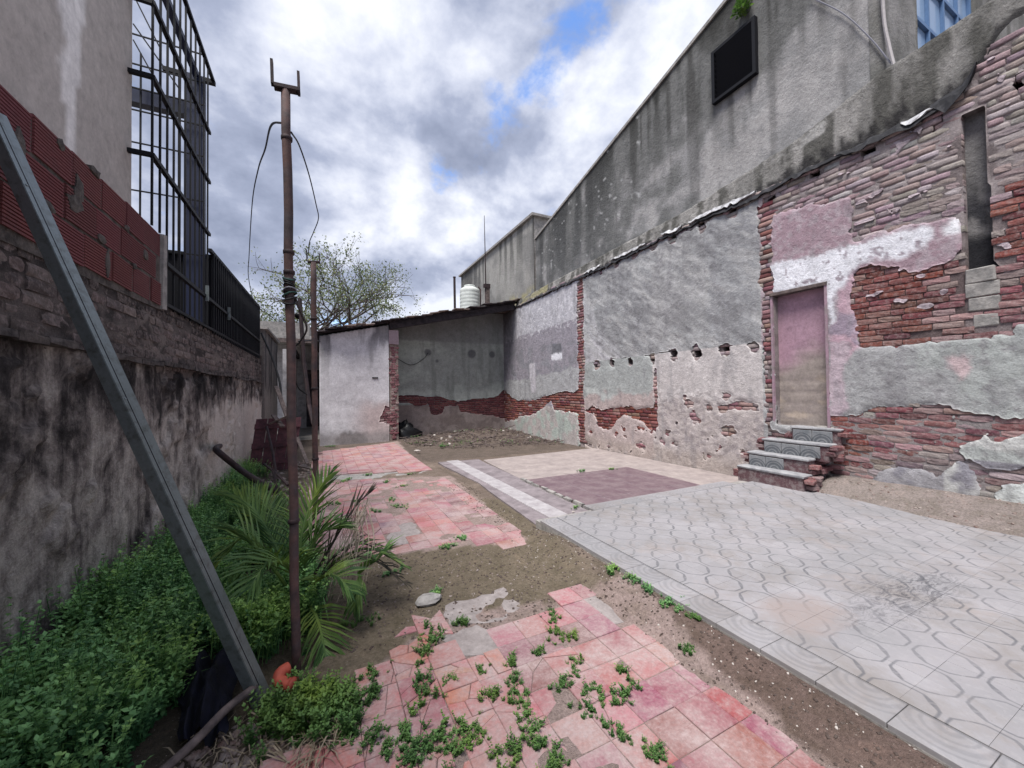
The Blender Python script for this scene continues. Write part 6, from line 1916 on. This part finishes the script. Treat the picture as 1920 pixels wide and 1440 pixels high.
# tufts of small weeds on and between the floors: each a thing
def tuft_proto(rng, r, hgt, nl, ls):
    kl_ = rng.integers(3, 7)
    lc_ = np.stack([rng.normal(0, 0.36, kl_)*r, rng.normal(0, 0.36, kl_)*r], -1); lc_[0] = 0
    wh_ = rng.integers(0, kl_, nl)
    rr_ = r*rng.uniform(0.38, 0.6)*np.sqrt(rng.random(nl)); th_ = rng.uniform(0, 2*math.pi, nl)
    P = np.stack([lc_[wh_, 0]+rr_*np.cos(th_), lc_[wh_, 1]+rr_*np.sin(th_), np.zeros(nl)], -1)
    q = np.clip(1-(np.hypot(P[:, 0], P[:, 1])/(r*1.15))**2, 0.05, 1)
    P[:, 2] = hgt*q*rng.uniform(0.15, 1.0, nl)
    a = rng.uniform(0, 2*math.pi, nl); el = rng.uniform(-0.1, 1.0, nl)
    D = np.stack([np.cos(a)*np.cos(el), np.sin(a)*np.cos(el), np.sin(el)], -1)
    N = np.stack([-np.cos(a)*np.sin(el), -np.sin(a)*np.sin(el), np.cos(el)], -1)
    L = ls*rng.uniform(0.5, 1.3, nl)
    V, Fc = leaf_quads(P, D, N, L, L*0.55)
    val = np.repeat(rng.uniform(0.1, 0.9, nl), 4)
    return V, Fc, val
TUFT = [(808, 1193, .07), (800, 1223, .085), (860, 1173, .05), (697, 1267, .06), (693, 1307, .055), (793, 1290, .085), (840, 1280, .03), (1037, 1160, .06), (1057, 1193, .085), (963, 1297, .09),
        (987, 1330, .05), (1080, 1256, .06), (1057, 1287, .05), (1107, 1300, .06), (1100, 1336, .05), (1167, 1307, .065), (1000, 1380, .07), (1157, 1377, .045), (920, 1307, .04), (1007, 1227, .035),
        (773, 1393, .09), (720, 1390, .08), (835, 1397, .11), (887, 1385, .09), (747, 1418, .08), (655, 1387, .07), (957, 1427, .07), (1040, 1430, .05), (1225, 1410, .06), (740, 1073, .06),
        (817, 1113, .05), (863, 1010, .06), (840, 1027, .06), (673, 1167, .07), (1120, 1045, .05), (1150, 1075, .055), (1185, 1095, .05), (1215, 1115, .04), (1250, 1136, .05), (1275, 1147, .06), (1303, 1168, .05),
        (1290, 1215, .04), (640, 905, .09), (690, 892, .08), (752, 950, .09), (735, 938, .06), (640, 977, .08), (630, 945, .09), (755, 912, .07), (1090, 884, .08), (1146, 881, .06), (620, 838, .12), (1078, 953, .04),
        (785, 832, .20), (830, 838, .12), (725, 905, .06), (668, 940, .05), (960, 1247, .03), (905, 1262, .03), (770, 890, .05), (655, 900, .06), (705, 960, .05), (1168, 1260, .03), (690, 1045, .05)]
tuft_p = [plant_proto(rg, 0.055, rg.integers(4, 8), rg.integers(4, 7), 0.012) for _ in range(8)]
tuft_q = [plant_proto(rg, 0.075, rg.integers(3, 6), rg.integers(5, 8), 0.016) for _ in range(6)]
def where(px, py):
    """words for the place of a tuft, from what lies around it"""
    if py < 870: return 'by the far shed'
    if py < 925 and px < 800: return 'between the far and middle red floors'
    if py < 1005 and px < 800: return 'on the middle red floor'
    if px > 1070 and py < 960: return 'at the plum tiles'
    if 1100 < px and py < 1220: return 'along the edge of the white slab'
    if py < 1140: return 'on the bare earth patch'
    return 'on the near red tiles'
ORD = ['first', 'second', 'third', 'fourth', 'fifth', 'sixth', 'seventh', 'eighth', 'ninth', 'tenth', 'eleventh', 'twelfth', 'thirteenth', 'fourteenth', 'fifteenth', 'sixteenth', 'seventeenth', 'eighteenth', 'nineteenth', 'twentieth',
       'twenty-first', 'twenty-second', 'twenty-third', 'twenty-fourth', 'twenty-fifth', 'twenty-sixth', 'twenty-seventh', 'twenty-eighth', 'twenty-ninth', 'thirtieth', 'thirty-first', 'thirty-second', 'thirty-third', 'thirty-fourth', 'thirty-fifth']
groups_ = {}
for t in TUFT:
    groups_.setdefault(where(t[0], t[1]), []).append(t)
rank = {}
for wn, L_ in groups_.items():
    for i, t in enumerate(sorted(L_)):
        rank[t] = (wn, i, len(L_))
for t in TUFT:
    px, py, r = t
    wn, i, nn_ = rank[t]
    c = gp(px, py)
    c = gp(px, py, max(-0.01, groundz(*c)))
    ztop_ = groundz(*c)
    ax_ = rg.uniform(0, 3.14); el_ = rg.uniform(1.0, 1.9)
    sp_ = []
    for _ in range(int(6+190*r)):
        a_, b_ = rg.normal(0, 0.40, 2)*r
        a_ *= el_; b_ /= el_**0.5
        sc_v = rg.uniform(0.45, 1.0)*(0.65+3.2*min(r, 0.12))
        sp_.append((math.cos(ax_)*a_-math.sin(ax_)*b_, math.sin(ax_)*a_+math.cos(ax_)*b_, 0.0, sc_v))
    V, Fc, C3 = scatter(tuft_p if rg.random() < 0.65 else tuft_q, sp_, rg)
    V = V*np.array([1.15, 1.15, 0.75])+np.array([c[0], c[1], max(-0.006, ztop_-0.004)])
    size = 'large' if r >= .085 else ('small' if r < .05 else 'mid-sized')
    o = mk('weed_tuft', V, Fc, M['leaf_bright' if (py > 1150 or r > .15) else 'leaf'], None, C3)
    lab = f'{size} weed tuft {wn}, {ORD[i]} from left' if nn_ > 1 else f'{size} green weed tuft {wn}'
    tag(o, lab, 'weed', 'weed tufts on the floors')
# bright clump beside the channel foot
bp = [plant_proto(rg, 0.13, 5, 8, 0.024) for _ in range(5)]
sp = []
for k in range(190):
    a = rg.normal(0, 1, 2)
    c = gp(590+a[0]*42, 1338+a[1]*22)
    sp.append((c[0], c[1], -0.03, rg.uniform(0.55, 1.05)))
V, Fc, C = scatter(bp, sp, rg)
tag(mk('weed_clump', V, Fc, M['leaf_bright'], None, C), 'bright green weed clump at the foot of the steel channel', 'weed')

# young palm
def frond(pts, nleaf, ll, wd, mat_, parent, name, droop=0.35, t0=0.22, stiff=1.0, keepf=0.8, ang=0.9, lift=0.25):
    path = catmull(pts, 10)
    m = len(path)
    rad = [0.010*(1-0.8*i/(m-1))+0.001 for i in range(m)]
    MBr = MB().tube(path, rad, 6)
    V0 = np.array(MBr.v); F0 = MBr.f
    Vs = [V0]; Fs = [list(f) for f in F0]; base = len(V0); val = [np.full(len(V0), 0.55)]
    for i in range(nleaf):
        t = t0+(1-t0)*(i+0.5)/nleaf
        k = min(int(t*(m-1)), m-2)
        p = path[k].lerp(path[k+1], t*(m-1)-k)
        tg = (path[k+1]-path[k]).normalized()
        sd_ = tg.cross(Vector((0, 0, 1)))
        if sd_.length < 0.1: sd_ = Vector((1, 0, 0))
        sd_.normalize(); upv = sd_.cross(tg).normalized()
        for s_ in (-1, 1):
            if random.random() > keepf: continue
            L = ll*(0.35+0.75*math.sin(math.pi*min(1, 0.12+0.86*t)))*random.uniform(0.85, 1.12)
            a = ang*(1-0.55*t)*random.uniform(0.85, 1.15)
            dr = (tg*math.cos(a)+sd_*s_*math.sin(a)+upv*(lift+random.uniform(-.08, .1))).normalized()
            wv_ = dr.cross(upv).normalized()*wd
            p1_ = p+dr*L*0.5; d2 = (dr-Vector((0, 0, droop*random.uniform(0.6, 1.3)))).normalized()
            p2_ = p1_+d2*L*0.5
            nrm_ = upv*0.004
            Vs.append(np.array([p-wv_*0.4, p+wv_*0.4, p1_+wv_*0.5-nrm_, p1_+nrm_, p1_-wv_*0.5-nrm_, p2_]))
            Fs += [[base, base+1, base+2, base+3], [base, base+3, base+4], [base+3, base+2, base+5], [base+4, base+3, base+5]]
            val.append(np.full(6, random.uniform(0.2, 0.8))); base += 6
    v = np.concatenate(val)
    return mk(name, np.concatenate(Vs), Fs, mat_, parent, np.stack([v]*3, 1))
pc_ = Vector((-0.10, 2.72, 0.0))
palm = thing('young_palm', pc_, 'young palm with arching green fronds and dead leaves around the near pole', 'palm')
W = lambda x, y, Yv: tuple(at(x, y, 'Y', Yv))
FR = [([W(560, 1120, 2.7), W(565, 1010, 2.75), W(585, 940, 2.85), W(618, 888, 2.95)], 34, 0.26, 'leaf_palm', 0.9),
      ([W(556, 1120, 2.7), W(520, 1030, 2.8), W(480, 960, 2.9), W(440, 930, 3.0)], 34, 0.28, 'leaf_palm', 0.9),
      ([W(556, 1120, 2.7), W(530, 1010, 3.0), W(505, 950, 3.3), W(480, 915, 3.5)], 30, 0.26, 'leaf_palm', 0.9),
      ([W(556, 1125, 2.7), W(500, 1050, 2.6), W(455, 1010, 2.6), W(425, 1040, 2.6)], 28, 0.26, 'leaf_palm', 0.9),
      ([W(565, 1120, 2.7), W(575, 1050, 2.6), W(600, 1000, 2.6), W(640, 990, 2.6)], 30, 0.24, 'leaf_palm', 0.9),
      ([W(560, 1125, 2.7), W(540, 1060, 2.45), W(500, 1060, 2.3), W(470, 1100, 2.2)], 26, 0.26, 'leaf_palm', 0.9),
      ([W(563, 1120, 2.7), W(590, 1150, 2.45), W(605, 1200, 2.3), W(612, 1250, 2.2)], 22, 0.22, 'leaf_palm', 0.9),
      ([W(563, 1120, 2.7), W(600, 1085, 2.5), W(630, 1080, 2.4), W(660, 1110, 2.3)], 22, 0.20, 'leaf_palm', 0.85)]
for pts, nl, ll, mt, kf in FR:
    frond(pts, nl, ll, 0.012, M[mt], palm, 'frond', keepf=kf)
frond([W(566, 1120, 2.7), W(600, 1060, 2.65), W(640, 990, 2.65), W(670, 945, 2.65), W(692, 925, 2.65)], 13, 0.20, 0.018, M['dead_dark'], palm, 'dead_frond', 0.1, 0.25, 1, 0.75, 0.75)
for k in range(5):
    a = random.uniform(0, 6.28)
    b0_ = pc_+Vector((0, 0, 0.08))
    e_ = Vector((math.cos(a), math.sin(a)*0.8, 0))
    frond([b0_, b0_+e_*0.18+Vector((0, 0, 0.20)), b0_+e_*0.40+Vector((0, 0, 0.22)), b0_+e_*0.62+Vector((0, 0, 0.05))], 20, 0.18, 0.011, M['dead_dark' if k < 2 else 'leaf_palm'], palm, 'dead_frond' if k < 2 else 'frond', keepf=0.65)
dm = MB()
o_ = Vector(W(684, 935, 2.65))
for k in range(34):
    a = Vector(W(680+random.uniform(-14, 14), 945+random.uniform(-12, 35), 2.65+random.uniform(-.04, .04)))
    b = Vector(W(656+random.gauss(0, 24), 1075+random.uniform(-60, 55), 2.6+random.uniform(-.12, .12)))
    mid = (a+b)/2+Vector((random.uniform(-.06, .05), random.uniform(-.05, .05), random.uniform(0.0, 0.05)))
    pp = catmull([a, mid, b], 4)
    w_ = Vector((0.0032, 0.001, 0))
    bs = len(dm.v)
    for i, p in enumerate(pp):
        f_ = 1-0.7*i/(len(pp)-1)
        dm.v += [tuple(p-w_*f_), tuple(p+w_*f_)]
    for i in range(len(pp)-1):
        dm.f.append((bs+2*i, bs+2*i+1, bs+2*i+3, bs+2*i+2))
dm.build('dry_leaflets', M['dry_pale'], palm)
frond([W(672, 1075, 2.6), W(690, 1060, 2.55), W(706, 1050, 2.5), W(722, 1035, 2.5)], 9, 0.22, 0.02, M['leaf_palm'], palm, 'frond', 0.5, 0.0, 1, 1, 0.6)
frond([W(675, 1080, 2.6), W(672, 1100, 2.55), W(668, 1120, 2.52), W(664, 1140, 2.5)], 7, 0.16, 0.02, M['leaf_palm'], palm, 'frond', 0.6, 0.0, 1, 1, 0.6)
MB().tube([(pc_.x, pc_.y, -0.05), (pc_.x+0.01, pc_.y, 0.06), (pc_.x, pc_.y, 0.12)], [0.07, 0.06, 0.03], 10).build('stem', M['dead_dark'], palm)

# trees beyond the shed
def tree(base, h, spread, seed, label, nleaf, leafs, lean=(0, 0), levels=5, leafmat='leaf_tree', first=0.42):
    rnd = random.Random(seed)
    t = thing('tree', base, label, 'tree', 'trees beyond the shed')
    mb = MB(); tips = []
    def grow(p, dr, L, r, lev):
        n_ = 4
        pts = [p]; q = p.copy(); dd = dr.copy()
        for i in range(n_):
            dd = (dd+Vector((rnd.uniform(-.16, .16), rnd.uniform(-.16, .16), rnd.uniform(-.05, .13)))).normalized()
            q = q+dd*L/n_
            pts.append(q.copy())
        mb.tube(pts, [r*(1-0.38*i/n_) for i in range(n_+1)], 6 if lev < 2 else 4, False)
        if lev >= levels:
            tips.append((q.copy(), dd.copy())); return
        if lev >= levels-2: tips.append((pts[2].copy(), dd.copy()))
        k = rnd.choice([2, 3, 3]) if lev > 0 else 4
        for i in range(k):
            a = rnd.uniform(0, 2*math.pi)
            sp_ = rnd.uniform(0.35, 0.95)
            pv_ = dd.orthogonal().normalized(); pv_.rotate(Matrix.Rotation(a, 3, dd))
            nd = (dd*math.cos(sp_)+pv_*math.sin(sp_)*spread).normalized()
            s0 = pts[-1] if i == 0 or lev == 0 else pts[rnd.choice([2, 3, 4])]
            grow(s0.copy(), nd, L*rnd.uniform(0.62, 0.86), r*0.58, lev+1)
    grow(Vector(base), Vector((lean[0], lean[1], 1)).normalized(), h*first, h*0.022, 0)
    mb.build('trunk', M['bark'], t, True)
    rr = np.random.default_rng(seed)
    P = []; D = []
    for k in range(nleaf):
        tp, dd = tips[rr.integers(len(tips))]
        P.append(np.array(tp)+rr.normal(0, 0.20, 3)); 
    P = np.array(P)
    D = unit(rr.normal(0, 1, P.shape)); N = unit(np.cross(D, rr.normal(0, 1, P.shape)))
    L = leafs*rr.uniform(0.6, 1.3, len(P))
    V, Fc = leaf_quads(P, D, N, L, L*0.6)
    v = np.repeat(rr.uniform(0.1, 0.9, len(P)), 4)
    mk('crown', V, Fc, M[leafmat], t, np.stack([v]*3, 1))
    return t
tree((1.5, 20.0, 0.0), 6.9, 1.15, 3, 'tall half-bare tree with pale green leaves above the shed roof', 7500, 0.12, (-0.05, 0))
tree((-1.6, 22.0, 0.0), 7.0, 1.1, 8, 'smaller nearly bare tree behind the near pole', 1200, 0.11, (-0.05, 0))
tree((0.2, 25.0, 0.0), 7.5, 1.1, 14, 'sparse tree farthest back between the two others', 2200, 0.13, (0.12, 0))

# sprig on the parapet
c = at(1402, 14, 'X', XG-0.05)
V, Fc, val = tuft_proto(rg, 0.16, 0.3, 260, 0.06)
o = mk('parapet_sprig', V+np.array([c[0]-0.05, c[1], c[2]-0.1]), Fc, M['leaf_bright'], None, np.stack([val]*3, 1))
tag(o, 'small yellow-green sprig growing high on the gable wall above the louvre', 'plant')

# ------------------------------------------------------------------ litter that nobody could count
def chips(n_, region, sz, rng, zf):
    VV = []; FF = []; b = 0
    k = 0; tr_ = 0
    while k < n_ and tr_ < n_*40:
        tr_ += 1
        p = region(rng)
        if p is None: continue
        k += 1
        s_ = sz*rng.uniform(0.4, 1.5)
        c = np.array([[-1, -1, -.6], [1, -1, -.6], [1, 1, -.6], [-1, 1, -.6], [-.6, -.7, .6], [.7, -.6, .6], [.6, .7, .6], [-.7, .6, .6]])*s_*rng.uniform(0.5, 1.2, 3)
        c = c+rng.normal(0, 0.18*s_, c.shape)
        a = rng.uniform(0, 6.3); R2 = np.array([[math.cos(a), -math.sin(a), 0], [math.sin(a), math.cos(a), 0], [0, 0, 1]])
        VV.append(c@R2.T+np.array([p[0], p[1], zf(p[0], p[1])])); 
        FF.append(np.array([[0, 3, 2, 1], [4, 5, 6, 7], [0, 1, 5, 4], [1, 2, 6, 5], [2, 3, 7, 6], [3, 0, 4, 7]])+b); b += 8
    return np.concatenate(VV), np.concatenate(FF)
def reg(poly):
    xs_ = [p[0] for p in poly]; ys_ = [p[1] for p in poly]
    def f(rng):
        x = rng.uniform(min(xs_), max(xs_)); y = rng.uniform(min(ys_), max(ys_))
        return (x, y) if inpoly(np.array(x), np.array(y), poly) else None
    return f
R_strip = reg([(1.55, 0.3), (1.88, 0.3), (1.90, 3.3), (1.75, 5.5), (1.5, 3.0), (1.62, 1.7), (1.50, 1.3)])
R_dirt = reg([(0.2, 2.3), (1.0, 2.2), (1.88, 1.9), (1.9, 3.0), (1.5, 3.0), (0.2, 3.4)])
R_wall = reg([(5.0, 0.6), (5.74, 0.6), (5.74, 2.6), (5.2, 2.6)])
R_alc = reg([(2.0, 10.0), (3.0, 9.0), (4.6, 8.6), (5.7, 8.4), (5.7, 12.2), (2.1, 12.2)])
gz = lambda x, y: groundz(x, y)
V, Fc = chips(260, R_strip, 0.0045, rg, gz); tag(mk('pale_gravel', V, Fc, M['chip']), 'pale gravel chips in the earth strip beside the white slab', 'gravel', kind='stuff')
V, Fc = chips(380, R_dirt, 0.006, rg, gz); tag(mk('earth_gravel', V, Fc, M['rubble']), 'small rubble crumbs on the bare earth between the red floors', 'gravel', kind='stuff')
V, Fc = chips(300, R_wall, 0.011, rg, gz); tag(mk('wall_rubble', V, Fc, M['rubble']), 'crumbled plaster along the foot of the near right wall', 'rubble', kind='stuff')
V, Fc = chips(700, R_alc, 0.035, rg, gz); tag(mk('shed_rubble', V, Fc, M['rubble_dark']), 'broken rubble spread over the ground under the lean-to', 'rubble', kind='stuff')
V, Fc = chips(22, R_alc, 0.035, rg, lambda x, y: groundz(x, y)+0.02); tag(mk('shed_pale_rubble', V, Fc, M['chip']), 'pale shards strewn over the rubble under the lean-to', 'rubble', kind='stuff')
V, Fc = chips(1500, reg([(0.1, 2.2), (1.0, 2.0), (1.88, 1.7), (1.9, 5.5), (1.6, 5.5), (1.5, 3.0), (0.1, 3.5)]), 0.007, rg, gz); tag(mk('soil_clods', V, Fc, M['rubble_dark']), 'dark clods of earth on the bare soil beside the white slab', 'soil', kind='stuff')
V, Fc = chips(500, reg([(1.45, 0.3), (1.88, 0.3), (1.9, 2.0), (1.6, 1.8)]), 0.005, rg, gz); tag(mk('strip_clods', V, Fc, M['rubble_dark']), 'dark clods in the narrow earth strip along the white slab', 'soil', kind='stuff')
tw = MB()
for k in range(260):
    p = None
    while p is None: p = R_alc(rg)
    a = rg.uniform(0, 6.3); L = rg.uniform(0.1, 0.45); el = rg.uniform(-.1, .35)
    z = groundz(*p)+0.03
    tw.tube([(p[0], p[1], z), (p[0]+math.cos(a)*L, p[1]+math.sin(a)*L, z+L*el)], rg.uniform(0.004, 0.012), 4, False)
tag(tw.build('twigs', M['wood_old']), 'dry twigs scattered over the rubble under the lean-to', 'twigs', kind='stuff')
V = []; Fc = []
sp = [(p[0], p[1], groundz(*p), rg.uniform(0.25, 0.6)) for p in [R_alc(rg) for _ in range(700)] if p is not None and float(fbm(np.array(p[0]*1.3), np.array(p[1]*1.3), 421)) > 0.52]
if sp:
    V, Fc, C = scatter(protos, sp, rg); tag(mk('rubble_weeds', V, Fc, M['leaf'], None, C), 'low weeds among the rubble under the lean-to', 'weeds', kind='stuff')
ly = MB()
def straw(poly, n_):
    R_ = reg(poly)
    k = 0
    while k < n_:
        p = R_(rg)
        if p is None: continue
        k += 1
        a = rg.uniform(0, 6.3); L = rg.uniform(0.04, 0.16); z = groundz(*p)+rg.uniform(0.01, 0.04)
        w_ = rg.uniform(0.001, 0.003)
        dx, dy = math.cos(a), math.sin(a)
        ly.add([(p[0]-dy*w_, p[1]+dx*w_, z), (p[0]+dy*w_, p[1]-dx*w_, z), (p[0]+dx*L*.6+dy*w_, p[1]+dy*L*.6-dx*w_, z+0.018), (p[0]+dx*L, p[1]+dy*L, z-0.004), (p[0]+dx*L*.6-dy*w_, p[1]+dy*L*.6+dx*w_, z+0.016)], [(0, 1, 2, 4), (4, 2, 3)])
straw([gp(*p) for p in [(560, 1380), (600, 1360), (670, 1350), (660, 1390), (600, 1440), (540, 1440)]], 90)
straw([gp(*p) for p in [(330, 1430), (440, 1340), (520, 1340), (540, 1430), (430, 1500)]], 80)
straw([(-1.2, 3), (0, 3), (0, 9), (-1.2, 9)], 260)
tag(ly.build('straw_litter', M['dry']), 'dry straw and dead leaves on the soil of the bed', 'straw', kind='stuff')
V, Fc = chips(160, reg([gp(*p) for p in [(330, 1430), (440, 1340), (540, 1340), (560, 1430), (430, 1500)]]), 0.014, rg, gz); tag(mk('bed_rubble', V, Fc, M['rubble']), 'small rubble lying on the soil in the near left corner', 'rubble', kind='stuff')
V, Fc = chips(260, reg([(-1.1, 5.5), (-0.1, 5.5), (0.0, 9.0), (-1.1, 9.0)]), 0.03, rg, gz); tag(mk('scrap_rubble', V, Fc, M['rubble']), 'broken rubble round the scrap heap by the left wall', 'rubble', kind='stuff')
